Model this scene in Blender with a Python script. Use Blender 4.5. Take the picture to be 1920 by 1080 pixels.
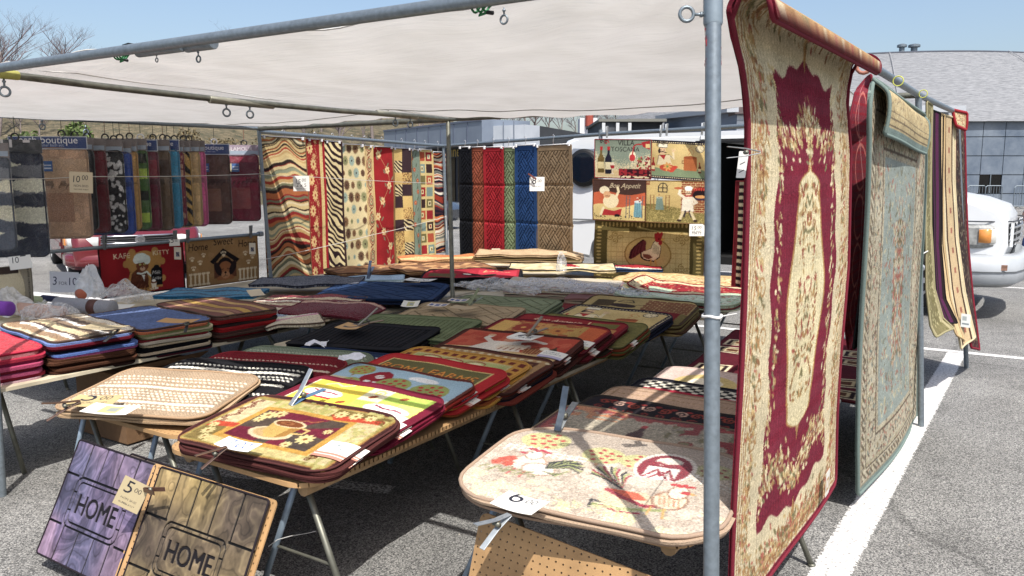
import bpy, math, random
import numpy as np
from mathutils import Vector, Matrix
for o in list(bpy.data.objects): bpy.data.objects.remove(o)
SC = bpy.context.scene
COL = SC.collection
R = math.radians
rng = np.random.RandomState(7)
# ---------------------------------------------------------------- camera
CAM_H, PITCH, YAW, FPX = 1.6, R(8), R(32), 1500.0
cd = bpy.data.cameras.new('camera'); cam = bpy.data.objects.new('camera', cd); COL.objects.link(cam)
cam.location = (0, 0, CAM_H); cam.rotation_euler = (R(90) - PITCH, 0, YAW)
cd.sensor_width = 36; cd.lens = FPX / 1920 * 36; cd.clip_start = .05; cd.clip_end = 2000
SC.camera = cam
# ---------------------------------------------------------------- light
EXPO = 0.68
SUN_EL = R(57.5); SUN_DIR = Vector((.73, -.68, 0)).normalized()       # horizontal direction towards the sun
w = bpy.data.worlds.new('World'); SC.world = w; w.use_nodes = True
nt = w.node_tree; bg = nt.nodes['Background']
sky = nt.nodes.new('ShaderNodeTexSky'); sky.sky_type = 'NISHITA'; sky.sun_disc = False
sky.sun_elevation = SUN_EL; sky.sun_rotation = math.atan2(SUN_DIR.x, SUN_DIR.y) ; sky.air_density = 1.0; sky.dust_density = 3.2; sky.ozone_density = 1.0
nt.links.new(sky.outputs[0], bg.inputs[0]); bg.inputs[1].default_value = .122
sl = bpy.data.lights.new('sun', 'SUN'); so = bpy.data.objects.new('sun', sl); COL.objects.link(so)
sl.energy = 4.2; sl.angle = R(.5); sl.color = (1, .96, .9)
dv = Vector((-SUN_DIR.x * math.cos(SUN_EL), -SUN_DIR.y * math.cos(SUN_EL), -math.sin(SUN_EL)))
so.rotation_euler = dv.to_track_quat('-Z', 'Y').to_euler(); so.location = (6, -6, 12)
SC.view_settings.view_transform = 'Standard'; SC.view_settings.look = 'None'
SC.view_settings.exposure = EXPO; SC.view_settings.gamma = 1
SC.view_settings.use_curve_mapping = False
# ---------------------------------------------------------------- where a pixel of the 1920x1080 photograph lies in the place
FW = np.array([-math.sin(YAW) * math.cos(PITCH), math.cos(YAW) * math.cos(PITCH), -math.sin(PITCH)])
RT = np.array([math.cos(YAW), math.sin(YAW), 0.]); UP = np.cross(RT, FW); CP = np.array([0, 0, CAM_H])
FH = np.array([-math.sin(YAW), math.cos(YAW), 0.])
def ray(x, y): return FW + RT * (x - 960) / FPX + UP * (540 - y) / FPX
def onz(x, y, z): d = ray(x, y); return CP + d * ((z - CAM_H) / d[2])
def ont(x, y, t): d = ray(x, y); return CP + d * (t / d[1])
def ons(x, y, s): d = ray(x, y); return CP + d * (s / d[0])
def ond(x, y, Z): d = ray(x, y); return CP + d * (Z / (d @ FH))
# ---------------------------------------------------------------- objects
ORG = {}
def tag(o, label=None, cat=None, group=None, kind=None):
    if label: o['label'] = label
    if cat: o['category'] = cat
    if group: o['group'] = group
    if kind: o['kind'] = kind
    return o
def root(name, loc, label, cat, group=None):
    o = bpy.data.objects.new(name, None); COL.objects.link(o); o.location = [float(v) for v in loc]
    o.empty_display_size = .1; ORG[o] = np.array(loc, float); return tag(o, label, cat, group)
def link(me, name, parent=None, loc=None):
    o = bpy.data.objects.new(name, me); COL.objects.link(o)
    if parent is not None: o.parent = parent; ORG[o] = ORG[parent]
    else:
        o.location = [float(v) for v in loc]; ORG[o] = np.array(loc, float)
    return o
def mesh(name, V, F, mat, parent=None, smooth=False, base=None, cols=None):
    """V world coordinates (n,3); F list of faces or array (m,4)."""
    V = np.asarray(V, float)
    if parent is not None: org = ORG[parent]
    elif base is not None: org = np.array(base, float)
    else: org = np.array([V[:, 0].mean(), V[:, 1].mean(), V[:, 2].min()])
    me = bpy.data.meshes.new(name)
    if isinstance(F, np.ndarray):
        L = (V - org).astype(np.float32); me.vertices.add(len(L)); me.vertices.foreach_set('co', L.ravel())
        m, k = F.shape; me.loops.add(m * k); me.loops.foreach_set('vertex_index', F.ravel().astype(np.int32))
        me.polygons.add(m); me.polygons.foreach_set('loop_start', np.arange(0, m * k, k, dtype=np.int32))
        me.update(calc_edges=True)
    else:
        me.from_pydata((V - org).tolist(), [], [list(map(int, f)) for f in F]); me.update()
    if cols is not None:
        at = me.color_attributes.new('Col', 'FLOAT_COLOR', 'POINT')
        c4 = np.ones((len(V), 4), np.float32); c4[:, :3] = cols; at.data.foreach_set('color', c4.ravel())
    if smooth:
        me.polygons.foreach_set('use_smooth', np.ones(len(me.polygons), bool))
    if mat: me.materials.append(mat)
    return link(me, name, parent, org)
class MB:
    """collects shapes into one mesh"""
    def __init__(s): s.V = []; s.F = []; s.n = 0
    def add(s, V, F):
        V = np.asarray(V, float); s.V.append(V); s.F += [[i + s.n for i in f] for f in F]; s.n += len(V); return s
    def box(s, c, d, ax=None, bev=0):
        """centre c, full sizes d, optional 3x3 rows = axes"""
        A = np.eye(3) if ax is None else np.array(ax, float); h = np.array(d) / 2.
        if bev <= 0:
            P = [np.array(c) + (A.T @ (h * np.array(k))) for k in [(-1,-1,-1),(1,-1,-1),(1,1,-1),(-1,1,-1),(-1,-1,1),(1,-1,1),(1,1,1),(-1,1,1)]]
            return s.add(P, [(0,3,2,1),(4,5,6,7),(0,1,5,4),(1,2,6,5),(2,3,7,6),(3,0,4,7)])
        b = min(bev, h.min() * .9); rings = []
        for z, q in ((-h[2], b), (-h[2] + b, 0), (h[2] - b, 0), (h[2], b)):
            rings.append([(-h[0]+q, -h[1]+q*1., z), (h[0]-q, -h[1]+q, z), (h[0]-q, h[1]-q, z), (-h[0]+q, h[1]-q, z)])
        P = [np.array(c) + A.T @ np.array(p) for r_ in rings for p in r_]
        F = [(3,2,1,0), (12,13,14,15)]
        for k in range(3):
            for i in range(4): F.append((k*4+i, k*4+(i+1)%4, k*4+4+(i+1)%4, k*4+4+i))
        return s.add(P, F)
    def tube(s, pts, r, n=10, caps=True, closed=False):
        pts = [np.array(p, float) for p in pts]; m = len(pts); V = []; rr = r if hasattr(r, '__len__') else [r] * m
        prev = None
        for i, p in enumerate(pts):
            if closed: t = pts[(i+1) % m] - pts[i-1]
            else: t = pts[min(i+1, m-1)] - pts[max(i-1, 0)]
            t = t / (np.linalg.norm(t) + 1e-12)
            if prev is None:
                a = np.array([0, 0, 1.]) if abs(t[2]) < .9 else np.array([1., 0, 0])
            else: a = prev
            u = np.cross(t, a); u = np.cross(u, t) if prev is not None else u
            u = u - t * (u @ t); u /= (np.linalg.norm(u) + 1e-12); prev = u; v = np.cross(t, u)
            for k in range(n):
                an = 2 * math.pi * k / n; V.append(p + rr[i] * (math.cos(an) * u + math.sin(an) * v))
        F = []
        for i in range(m if closed else m - 1):
            j = (i + 1) % m
            for k in range(n): F.append((i*n+k, i*n+(k+1)%n, j*n+(k+1)%n, j*n+k))
        if caps and not closed: F.append(tuple(range(n-1, -1, -1))); F.append(tuple((m-1)*n+k for k in range(n)))
        return s.add(V, F)
    def lathe(s, c, prof, n=24, ax=(0,0,1)):
        """prof list of (radius, height) along ax"""
        ax = np.array(ax, float); ax /= np.linalg.norm(ax); a = np.array([1., 0, 0]) if abs(ax[0]) < .9 else np.array([0, 1., 0])
        u = np.cross(ax, a); u /= np.linalg.norm(u); v = np.cross(ax, u); V = []
        for r_, h in prof:
            for k in range(n):
                an = 2*math.pi*k/n; V.append(np.array(c) + ax*h + r_*(math.cos(an)*u + math.sin(an)*v))
        F = []
        for i in range(len(prof)-1):
            for k in range(n): F.append((i*n+k, i*n+(k+1)%n, (i+1)*n+(k+1)%n, (i+1)*n+k))
        F.append(tuple(range(n-1,-1,-1))); F.append(tuple((len(prof)-1)*n+k for k in range(n)))
        return s.add(V, F)
    def prism(s, poly, d):
        """poly: list of 3D points, extruded by vector d"""
        P = [np.array(p, float) for p in poly]; n = len(P); V = P + [p + np.array(d) for p in P]
        F = [tuple(range(n-1,-1,-1)), tuple(range(n, 2*n))] + [(i, (i+1)%n, n+(i+1)%n, n+i) for i in range(n)]
        return s.add(V, F)
    def build(s, name, mat, parent=None, smooth=False, base=None, auto=None):
        o = mesh(name, np.concatenate(s.V), s.F, mat, parent, smooth, base)
        if auto:
            o.data.polygons.foreach_set('use_smooth', np.ones(len(o.data.polygons), bool)); o.data.update()
            o.data.set_sharp_from_angle(angle=R(auto))
        return o
# ---------------------------------------------------------------- materials
DS = .14       # dyes are a little greyer than they look
def lin(c, k=1.0):
    q = [(v / 255.) ** 2.2 * k for v in c]; m = .3*q[0] + .55*q[1] + .15*q[2]; return tuple(float(min(1, max(0, v + (m - v)*DS))) for v in q)
AK = .80       # what a sunlit surface shows, brought down to its own reflectance
_m = {}
def nmat(name):
    m = bpy.data.materials.new(name); m.use_nodes = True; return m, m.node_tree, m.node_tree.nodes['Principled BSDF']
def bump(nt, b, kind, scale, strength, dist=.002, coord='Object', extra=None):
    tc = nt.nodes.new('ShaderNodeTexCoord')
    t = nt.nodes.new({'noise': 'ShaderNodeTexNoise', 'vor': 'ShaderNodeTexVoronoi', 'wave': 'ShaderNodeTexWave'}[kind])
    t.inputs['Scale'].default_value = scale; nt.links.new(tc.outputs[coord], t.inputs['Vector'])
    bp = nt.nodes.new('ShaderNodeBump'); bp.inputs['Strength'].default_value = strength; bp.inputs['Distance'].default_value = dist
    nt.links.new(t.outputs[0], bp.inputs['Height']); nt.links.new(bp.outputs[0], b.inputs['Normal']); return t
def mcol(c, rough=.6, metal=0, kind=None, scale=60, var=.12, bs=.3, bd=.002, spec=.5, coat=0, name=None):
    """plain coloured material with noise variation; c sRGB 0..255"""
    key = (tuple(c), rough, metal, kind, scale, var, bs, bd, spec, coat)
    if key in _m: return _m[key]
    m, nt, b = nmat(name or 'surface'); b.inputs['Roughness'].default_value = rough; b.inputs['Metallic'].default_value = metal
    b.inputs['Specular IOR Level'].default_value = spec; b.inputs['Coat Weight'].default_value = coat
    tc = nt.nodes.new('ShaderNodeTexCoord'); n = nt.nodes.new('ShaderNodeTexNoise'); n.inputs['Scale'].default_value = scale; n.inputs['Detail'].default_value = 6
    nt.links.new(tc.outputs['Object'], n.inputs['Vector'])
    r_ = nt.nodes.new('ShaderNodeMapRange'); r_.inputs[1].default_value = .3; r_.inputs[2].default_value = .7
    r_.inputs[3].default_value = 1 - var; r_.inputs[4].default_value = 1 + var; nt.links.new(n.outputs[0], r_.inputs[0])
    mx = nt.nodes.new('ShaderNodeVectorMath'); mx.operation = 'SCALE'; mx.inputs[0].default_value = lin(c, AK)
    nt.links.new(r_.outputs[0], mx.inputs['Scale']); nt.links.new(mx.outputs[0], b.inputs['Base Color'])
    if kind: bump(nt, b, kind, scale, bs, bd)
    _m[key] = m; return m
def m_col(name, rough=.95, bscale=420, bs=.5, bd=.002, spec=.15, sheen=.0, weave=0, var=.25, vscale=260):
    """material of a patterned textile: colour attribute of the mesh times fine yarn noise"""
    m, nt, b = nmat(name); at = nt.nodes.new('ShaderNodeAttribute'); at.attribute_name = 'Col'
    b.inputs['Roughness'].default_value = rough; b.inputs['Specular IOR Level'].default_value = spec
    b.inputs['Sheen Weight'].default_value = sheen
    tc = nt.nodes.new('ShaderNodeTexCoord'); n = nt.nodes.new('ShaderNodeTexNoise'); n.inputs['Scale'].default_value = vscale; n.inputs['Detail'].default_value = 3
    nt.links.new(tc.outputs['Object'], n.inputs['Vector'])
    r_ = nt.nodes.new('ShaderNodeMapRange'); r_.inputs[1].default_value = .3; r_.inputs[2].default_value = .7
    r_.inputs[3].default_value = 1 - var; r_.inputs[4].default_value = 1 + var; nt.links.new(n.outputs[0], r_.inputs[0])
    mx = nt.nodes.new('ShaderNodeVectorMath'); mx.operation = 'SCALE'
    nt.links.new(at.outputs['Color'], mx.inputs[0]); nt.links.new(r_.outputs[0], mx.inputs['Scale']); nt.links.new(mx.outputs[0], b.inputs['Base Color'])
    bump(nt, b, 'noise', bscale, bs, bd); return m
M_WOVEN = m_col('woven_pile', bscale=500, bs=.5)
M_PLUSH = m_col('plush_pile', bscale=170, bs=1, bd=.006, sheen=.2, var=.3, vscale=150)
M_RUBBER = m_col('molded_rubber', rough=.62, bscale=120, bs=.25, spec=.3, var=.1, vscale=40)
M_PAPER = m_col('printed_paper', rough=.55, bscale=30, bs=.05, spec=.3, var=.02)
M_METAL = mcol((128, 140, 149), .46, .55, 'noise', 60, .16, .2, .001, name='galvanised_steel')
M_METALD = mcol((120, 120, 108), .5, .6, 'noise', 18, .25, .1, .001, name='weathered_steel')
M_BLUEMET = mcol((140, 160, 178), .5, .35, 'noise', 20, .15, .1, .001, name='painted_steel_tube')
M_CHROME = mcol((200, 200, 205), .25, .9, None, 20, .05, name='chrome')
M_BLACK = mcol((22, 22, 24), .6, 0, None, 20, .1, name='black_plastic')
M_WHITEP = mcol((235, 235, 235), .4, 0, None, 20, .03, name='white_plastic')
def m_glassy(name, c, alpha, rough=.12):
    """thin clear film: transparent mixed with a glossy coat"""
    m = bpy.data.materials.new(name); m.use_nodes = True; nt = m.node_tree; nt.nodes.clear()
    o = nt.nodes.new('ShaderNodeOutputMaterial'); mx = nt.nodes.new('ShaderNodeMixShader'); t = nt.nodes.new('ShaderNodeBsdfTransparent')
    p = nt.nodes.new('ShaderNodeBsdfPrincipled'); p.inputs['Base Color'].default_value = (*lin(c), 1); p.inputs['Roughness'].default_value = rough
    tc = nt.nodes.new('ShaderNodeTexCoord'); n = nt.nodes.new('ShaderNodeTexNoise'); n.inputs['Scale'].default_value = 14; n.inputs['Detail'].default_value = 5; n.inputs['Distortion'].default_value = 1.5
    nt.links.new(tc.outputs['Object'], n.inputs[0]); bp = nt.nodes.new('ShaderNodeBump'); bp.inputs['Strength'].default_value = .9; bp.inputs['Distance'].default_value = .03
    nt.links.new(n.outputs[0], bp.inputs['Height']); nt.links.new(bp.outputs[0], p.inputs['Normal'])
    mr = nt.nodes.new('ShaderNodeMapRange'); mr.inputs[1].default_value = .42; mr.inputs[2].default_value = .68; mr.inputs[3].default_value = alpha * .6; mr.inputs[4].default_value = min(1, alpha * 2.2)
    nt.links.new(n.outputs[0], mr.inputs[0]); nt.links.new(mr.outputs[0], mx.inputs[0]); nt.links.new(t.outputs[0], mx.inputs[1]); nt.links.new(p.outputs[0], mx.inputs[2]); nt.links.new(mx.outputs[0], o.inputs[0]); return m
M_FILM = m_glassy('clear_plastic_film', (240, 242, 246), .04, .06)
def m_bag(name, lo, hi):
    m = bpy.data.materials.new(name); m.use_nodes = True; nt = m.node_tree; nt.nodes.clear(); N = nt.nodes.new; L = nt.links.new
    o = N('ShaderNodeOutputMaterial'); t = N('ShaderNodeBsdfTransparent'); d = N('ShaderNodeBsdfDiffuse'); r_ = N('ShaderNodeBsdfTranslucent'); g = N('ShaderNodeBsdfGlossy'); g.inputs['Roughness'].default_value = .14
    for q in (d, r_): q.inputs[0].default_value = (.90, .92, .95, 1)
    tc = N('ShaderNodeTexCoord'); n = N('ShaderNodeTexNoise'); n.inputs['Scale'].default_value = 9; n.inputs['Detail'].default_value = 4; n.inputs['Distortion'].default_value = 2; L(tc.outputs['Object'], n.inputs[0])
    bp = N('ShaderNodeBump'); bp.inputs['Strength'].default_value = .55; bp.inputs['Distance'].default_value = .02; L(n.outputs[0], bp.inputs['Height'])
    for q in (d, r_, g): L(bp.outputs[0], q.inputs['Normal'])
    a1 = N('ShaderNodeMixShader'); a1.inputs[0].default_value = .5; L(d.outputs[0], a1.inputs[1]); L(r_.outputs[0], a1.inputs[2])
    a2 = N('ShaderNodeMixShader'); a2.inputs[0].default_value = .14; L(a1.outputs[0], a2.inputs[1]); L(g.outputs[0], a2.inputs[2])
    mr = N('ShaderNodeMapRange'); mr.inputs[1].default_value = .35; mr.inputs[2].default_value = .65; mr.inputs[3].default_value = lo; mr.inputs[4].default_value = hi; L(n.outputs[0], mr.inputs[0])
    a3 = N('ShaderNodeMixShader'); L(mr.outputs[0], a3.inputs[0]); L(t.outputs[0], a3.inputs[1]); L(a2.outputs[0], a3.inputs[2]); L(a3.outputs[0], o.inputs[0]); return m
M_BAG = m_bag('plastic_bag', .08, .50)
# ---------------------------------------------------------------- painter: a woven or printed design as an array of colours
def vnoise(nx, ny, gx, gy, seed):
    r_ = np.random.RandomState(seed); g = r_.rand(int(gy) + 2, int(gx) + 2)
    X = np.linspace(0, gx, nx); Y = np.linspace(0, gy, ny); xi = np.minimum(X.astype(int), int(gx)); yi = np.minimum(Y.astype(int), int(gy))
    fx = X - xi; fy = (Y - yi)[:, None]; fx = fx * fx * (3 - 2 * fx); fy = fy * fy * (3 - 2 * fy)
    a = g[yi][:, xi]; b = g[yi][:, xi + 1]; c = g[yi + 1][:, xi]; d = g[yi + 1][:, xi + 1]
    return (a * (1 - fx) + b * fx) * (1 - fy) + (c * (1 - fx) + d * fx) * fy
_tc = {}
def txt_tris(s, shear=0):
    k = (s, shear)
    if k in _tc: return _tc[k]
    cu = bpy.data.curves.new('lettering', 'FONT'); cu.body = s; cu.size = 1; cu.shear = shear; cu.resolution_u = 3
    ob = bpy.data.objects.new('lettering', cu); COL.objects.link(ob)
    me = ob.to_mesh(); me.calc_loop_triangles()
    v = np.array([x.co[:2] for x in me.vertices]) if len(me.vertices) else np.zeros((0, 2))
    T = [v[list(t.vertices)] for t in me.loop_triangles]
    ob.to_mesh_clear(); bpy.data.objects.remove(ob); bpy.data.curves.remove(cu)
    T = np.array(T); T[..., 0] -= v[:, 0].min(); T /= (v[:, 0].max() - v[:, 0].min()); hh = v[:, 1].max() - v[:, 1].min()
    _tc[k] = (T, hh / (v[:, 0].max() - v[:, 0].min()), v[:, 1].min() / (v[:, 0].max() - v[:, 0].min())); return _tc[k]
class Cv:
    """canvas W x H centimetres, y up; res points per centimetre"""
    def __init__(s, W, H, res, bg):
        s.W, s.H = W, H; s.nx = max(4, int(W * res) + 1); s.ny = max(4, int(H * res) + 1)
        s.X, s.Y = np.meshgrid(np.linspace(0, W, s.nx), np.linspace(0, H, s.ny)); s.a = np.zeros((s.ny, s.nx, 3)); s.a[:] = bg
        s.h = np.zeros((s.ny, s.nx)); s.rf = np.random.RandomState(int(W * 13 + H * 7 + sum(bg)) % 9999)
    def m(s, mask, c):
        s.a[mask] = c; return s
    def n(s, gx, gy, seed=1): return vnoise(s.nx, s.ny, s.W / gx, s.H / gy, seed)
    def rect(s, x0, y0, x1, y1, c): return s.m((s.X >= x0) & (s.X <= x1) & (s.Y >= y0) & (s.Y <= y1), c)
    def frame(s, d, w, c):
        e = np.minimum(np.minimum(s.X, s.W - s.X), np.minimum(s.Y, s.H - s.Y)); return s.m((e >= d) & (e < d + w), c)
    def ell(s, x, y, rx, ry, c, rot=0):
        dx, dy = s.X - x, s.Y - y; cs, sn = math.cos(rot), math.sin(rot); u = dx * cs + dy * sn; v = -dx * sn + dy * cs
        return s.m((u / rx) ** 2 + (v / ry) ** 2 <= 1, c)
    def _pm(s, P):
        P = np.asarray(P, float); x0, y0 = P.min(0); x1, y1 = P.max(0)
        i0 = max(0, int(x0 / s.W * (s.nx - 1))); i1 = min(s.nx, int(x1 / s.W * (s.nx - 1)) + 2); j0 = max(0, int(y0 / s.H * (s.ny - 1))); j1 = min(s.ny, int(y1 / s.H * (s.ny - 1)) + 2)
        if i1 <= i0 or j1 <= j0: return None
        X = s.X[j0:j1, i0:i1]; Y = s.Y[j0:j1, i0:i1]; ins = np.zeros(X.shape, bool)
        for k in range(len(P)):
            (ax, ay), (bx, by) = P[k], P[k - 1]
            if ay == by: continue
            cond = ((ay > Y) != (by > Y)) & (X < (bx - ax) * (Y - ay) / (by - ay) + ax); ins ^= cond
        return (slice(j0, j1), slice(i0, i1)), ins
    def poly(s, P, c):
        q = s._pm(P)
        if q: s.a[q[0]][q[1]] = c
        return s
    def line(s, P, w, c, closed=False):
        P = list(P); P = P + [P[0]] if closed else P
        for (ax, ay), (bx, by) in zip(P[:-1], P[1:]):
            dx, dy = bx - ax, by - ay; L = dx * dx + dy * dy + 1e-9; t = np.clip(((s.X - ax) * dx + (s.Y - ay) * dy) / L, 0, 1)
            s.m((s.X - ax - t * dx) ** 2 + (s.Y - ay - t * dy) ** 2 <= w * w / 4, c)
        return s
    def text(s, x, y, w, st, c, shear=0, arc=0, stretch=1, hgt=None):
        """text of width w cm with its left end at x, baseline y"""
        T, asp, _ = txt_tris(st, shear); msk = np.zeros((s.ny, s.nx), bool)
        for t in T:
            P = t * w; P = np.stack([x + P[:, 0], y + P[:, 1] * stretch + arc * (1 - ((P[:, 0] / w - .5) * 2) ** 2)], 1)
            q = s._pm(P)
            if q:
                if hgt is None: s.a[q[0]][q[1]] = c
                msk[q[0]] |= q[1]
        if hgt is not None: s.h[msk] = hgt; s.a[msk] = c
        return s
    def flower(s, x, y, r_, c, c2, n=8, rot=0, wid=.22):
        for k in range(n):
            a = 2 * math.pi * k / n + rot; s.ell(x + math.cos(a) * r_ * .55, y + math.sin(a) * r_ * .55, r_ * .5, r_ * wid, c, a)
        return s.ell(x, y, r_ * .25, r_ * .25, c2)
    def scroll(s, x, y, r_, w, c, turns=1.3, rot=0, flip=1):
        return s.line([(x + flip * r_ * (1 - k / 14) * math.cos(rot + k * turns * .45), y + r_ * (1 - k / 14) * math.sin(rot + k * turns * .45)) for k in range(13)], w, c)
    def scatter(s, n, box, cols, sz, asp=.4, mirror=False, mask=None):
        x0, y0, x1, y1 = box
        for k in range(n):
            x, y = s.rf.uniform(x0, x1), s.rf.uniform(y0, y1)
            if mask is not None and not mask[min(s.ny-1, int(y/s.H*(s.ny-1))), min(s.nx-1, int(x/s.W*(s.nx-1)))]: continue
            c = cols[s.rf.randint(len(cols))]; r_ = s.rf.uniform(*sz); a = s.rf.uniform(0, 3.1)
            for mx in ((0, 1) if mirror else (0,)):
                xx, aa = (s.W - x, -a) if mx else (x, a)
                i0 = max(0, int((xx - r_) / s.W * (s.nx-1))); i1 = min(s.nx, int((xx + r_) / s.W * (s.nx-1)) + 2); j0 = max(0, int((y - r_) / s.H * (s.ny-1))); j1 = min(s.ny, int((y + r_) / s.H * (s.ny-1)) + 2)
                if i1 <= i0 or j1 <= j0: continue
                X = s.X[j0:j1, i0:i1] - xx; Y = s.Y[j0:j1, i0:i1] - y; u = X * math.cos(aa) + Y * math.sin(aa); v = -X * math.sin(aa) + Y * math.cos(aa)
                s.a[j0:j1, i0:i1][(u / r_) ** 2 + (v / (r_ * asp)) ** 2 <= 1] = c
        return s
    def grain(s, amp, seed=3, g=0):
        r_ = np.random.RandomState(seed); nz = (r_.rand(s.ny, s.nx) - .5) * 2 if not g else (s.n(g, g, seed) - .5) * 2
        s.a = np.clip(s.a * (1 + amp * nz[..., None]), 0, 255); return s
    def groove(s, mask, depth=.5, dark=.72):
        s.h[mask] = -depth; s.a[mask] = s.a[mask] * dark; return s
def samp(A, fx, fy):
    ny, nx = A.shape[:2]; x = np.clip(fx, 0, 1) * (nx - 1); y = np.clip(fy, 0, 1) * (ny - 1); i = np.minimum(x.astype(int), nx - 2); j = np.minimum(y.astype(int), ny - 2)
    u = x - i; v = y - j
    if A.ndim == 3: u = u[..., None]; v = v[..., None]
    return (A[j, i] * (1 - u) + A[j, i + 1] * u) * (1 - v) + (A[j + 1, i] * (1 - u) + A[j + 1, i + 1] * u) * v
def outline(W, H, r, n=6, k=12):
    """points round a rounded rectangle, centre 0"""
    P = []
    cs = [(W/2-r, -H/2+r, -90), (W/2-r, H/2-r, 0), (-W/2+r, H/2-r, 90), (-W/2+r, -H/2+r, 180)]
    for q in range(4):
        cx, cy, a0 = cs[q]; nx_, ny_, _ = cs[(q + 1) % 4]
        for i in range(n + 1): a = R(a0 + 90 * i / n); P.append((cx + r * math.cos(a), cy + r * math.sin(a)))
        a = P[-1]; b0 = R(cs[(q+1)%4][2]); b = (nx_ + r * math.cos(b0), ny_ + r * math.sin(b0))
        for i in range(1, k): P.append((a[0] + (b[0]-a[0]) * i / k, a[1] + (b[1]-a[1]) * i / k))
    return np.array(P)
def sheet(name, parent, S, W, H, r=.04, th=.008, cv=None, mat=None, nx=None, ny=None, hs=.01, loc=None, sides=True):
    """textile sheet on the surface S(x, y) -> points; rounded corners r; colours and relief from the canvas"""
    if cv is not None:
        nx = nx or cv.nx; ny = ny or cv.ny
    else: nx = nx or 24; ny = ny or 16
    v = np.linspace(-H/2, H/2, ny)
    if r > 1e-4:      # denser rows near the rounded ends
        v = np.sort(np.concatenate([v, -H/2 + r * (1 - np.cos(np.linspace(.15, 1.3, 6))), H/2 - r * (1 - np.cos(np.linspace(.15, 1.3, 6)))])); ny = len(v)
    dy = np.maximum(0, r - (H/2 - np.abs(v))); hw = W/2 - r + np.sqrt(np.maximum(0, r*r - dy*dy))
    u = np.linspace(-1, 1, nx); lx = u[None, :] * hw[:, None]; ly = np.repeat(v[:, None], nx, 1)
    P = S(lx, ly); e = 1e-3
    tx = S(lx + e, ly) - P; ty = S(lx, ly + e) - P; N = np.cross(tx, ty); N /= (np.linalg.norm(N, axis=-1, keepdims=True) + 1e-15)
    Pt = P.copy()
    cols = None
    if cv is not None:
        fx, fy = lx / W + .5, ly / H + .5
        if mat is not M_PAPER and mat is not M_RUBBER:      # tufts and stitches make every edge of the design ragged
            jr = np.random.RandomState(nx + ny); ja = .0020 if mat is M_PLUSH else .0016; fx = fx + jr.normal(size=fx.shape)*ja/W; fy = fy + jr.normal(size=fy.shape)*ja/H
        C = samp(cv.a, fx, fy); cols = (np.clip(C, 0, 255) / 255.) ** 2.2 * AK; cols += ((cols @ np.array([.3, .55, .15]))[..., None] - cols)*DS
        if mat is not M_PAPER: cols = cols*(.86 + .28*vnoise(nx, ny, W*9, H*9, nx))[..., None]
        if cv.h.any(): Pt = Pt + N * (samp(cv.h, fx, fy) * hs)[..., None]
    idx = np.arange(nx * ny).reshape(ny, nx)
    F = np.stack([idx[:-1, :-1], idx[:-1, 1:], idx[1:, 1:], idx[1:, :-1]], -1).reshape(-1, 4)
    V = [Pt.reshape(-1, 3)]; Cs = [cols.reshape(-1, 3)] if cols is not None else None; Fs = [F]
    if sides:
        loop = np.concatenate([idx[0, :], idx[1:, -1], idx[-1, -2::-1], idx[-2:0:-1, 0]])
        B = P - N * th; st = max(1, nx // 40); sx = max(1, ny // 40)
        jj = np.unique(np.r_[np.arange(0, ny, sx), ny - 1]); ii = np.unique(np.r_[np.arange(0, nx, st), nx - 1])
        Bc = B[np.ix_(jj, ii)]; n0 = nx * ny; id2 = n0 + np.arange(len(jj) * len(ii)).reshape(len(jj), len(ii))
        V.append(Bc.reshape(-1, 3)); Fs.append(np.stack([id2[:-1, :-1], id2[1:, :-1], id2[1:, 1:], id2[:-1, 1:]], -1).reshape(-1, 4))
        n1 = n0 + id2.size; L = len(loop); Pf = P.reshape(-1, 3)[loop]; Bf = B.reshape(-1, 3)[loop]
        ctr = P.reshape(-1, 3).mean(0); V += [Pf, Bf]; a = n1 + np.arange(L); b = a + L
        Fs.append(np.stack([a, b, np.roll(b, -1), np.roll(a, -1)], -1))
        if cols is not None:
            c0 = cols.reshape(-1, 3); Cs += [c0.reshape(ny, nx, 3)[np.ix_(jj, ii)].reshape(-1, 3)*.85 + c0.mean(0)[None]*.08, c0[loop], c0[loop]]
    V = np.concatenate(V); Fs = np.concatenate(Fs)
    if cols is not None: Cs = np.concatenate(Cs)
    o = mesh(name, V, Fs, mat or M_WOVEN, parent, True, loc, Cs)
    return o
def binding(parent, S, W, H, r, rad, c, inset=0., name='binding', n=6, k=14, flat=.9, rough=.85):
    P = outline(W - inset*2, H - inset*2, max(.002, r - inset), 6, k); Q = S(P[:, 0], P[:, 1])
    mb = MB(); mb.tube(list(Q), rad, n, closed=True); return mb.build(name, mcol(c, rough, 0, 'noise', 300, .15, .5, .001, spec=.2), parent, True)
def flat(cx, cy, rot, z0, tilt=0., roll=0., wave=.004, droop=None, seed=0, size=(.76, .48)):
    """surface of a mat lying on a pile: tilt raises its back, droop=(side, start, rate) bends it down past a table edge"""
    r_ = np.random.RandomState(seed + 11); p = r_.rand(4) * 6; cs, sn = math.cos(rot), math.sin(rot); dl = droop if isinstance(droop, list) else ([droop] if droop else [])
    def S(x, y):
        z = z0 + tilt * y + roll * x + wave * (np.sin(x * 9 + p[0]) * np.cos(y * 8 + p[1]) + .6 * np.sin(x * 17 + y * 11 + p[2]))
        for (sd, st, rate) in dl:
            q = {'r': x, 'l': -x, 'f': -y, 'b': y}[sd] - st; q = np.maximum(0, q); z = z - rate * q * q
        return np.stack([cx + x * cs - y * sn, cy + x * sn + y * cs, z + 0 * x], -1)
    return S
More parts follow.
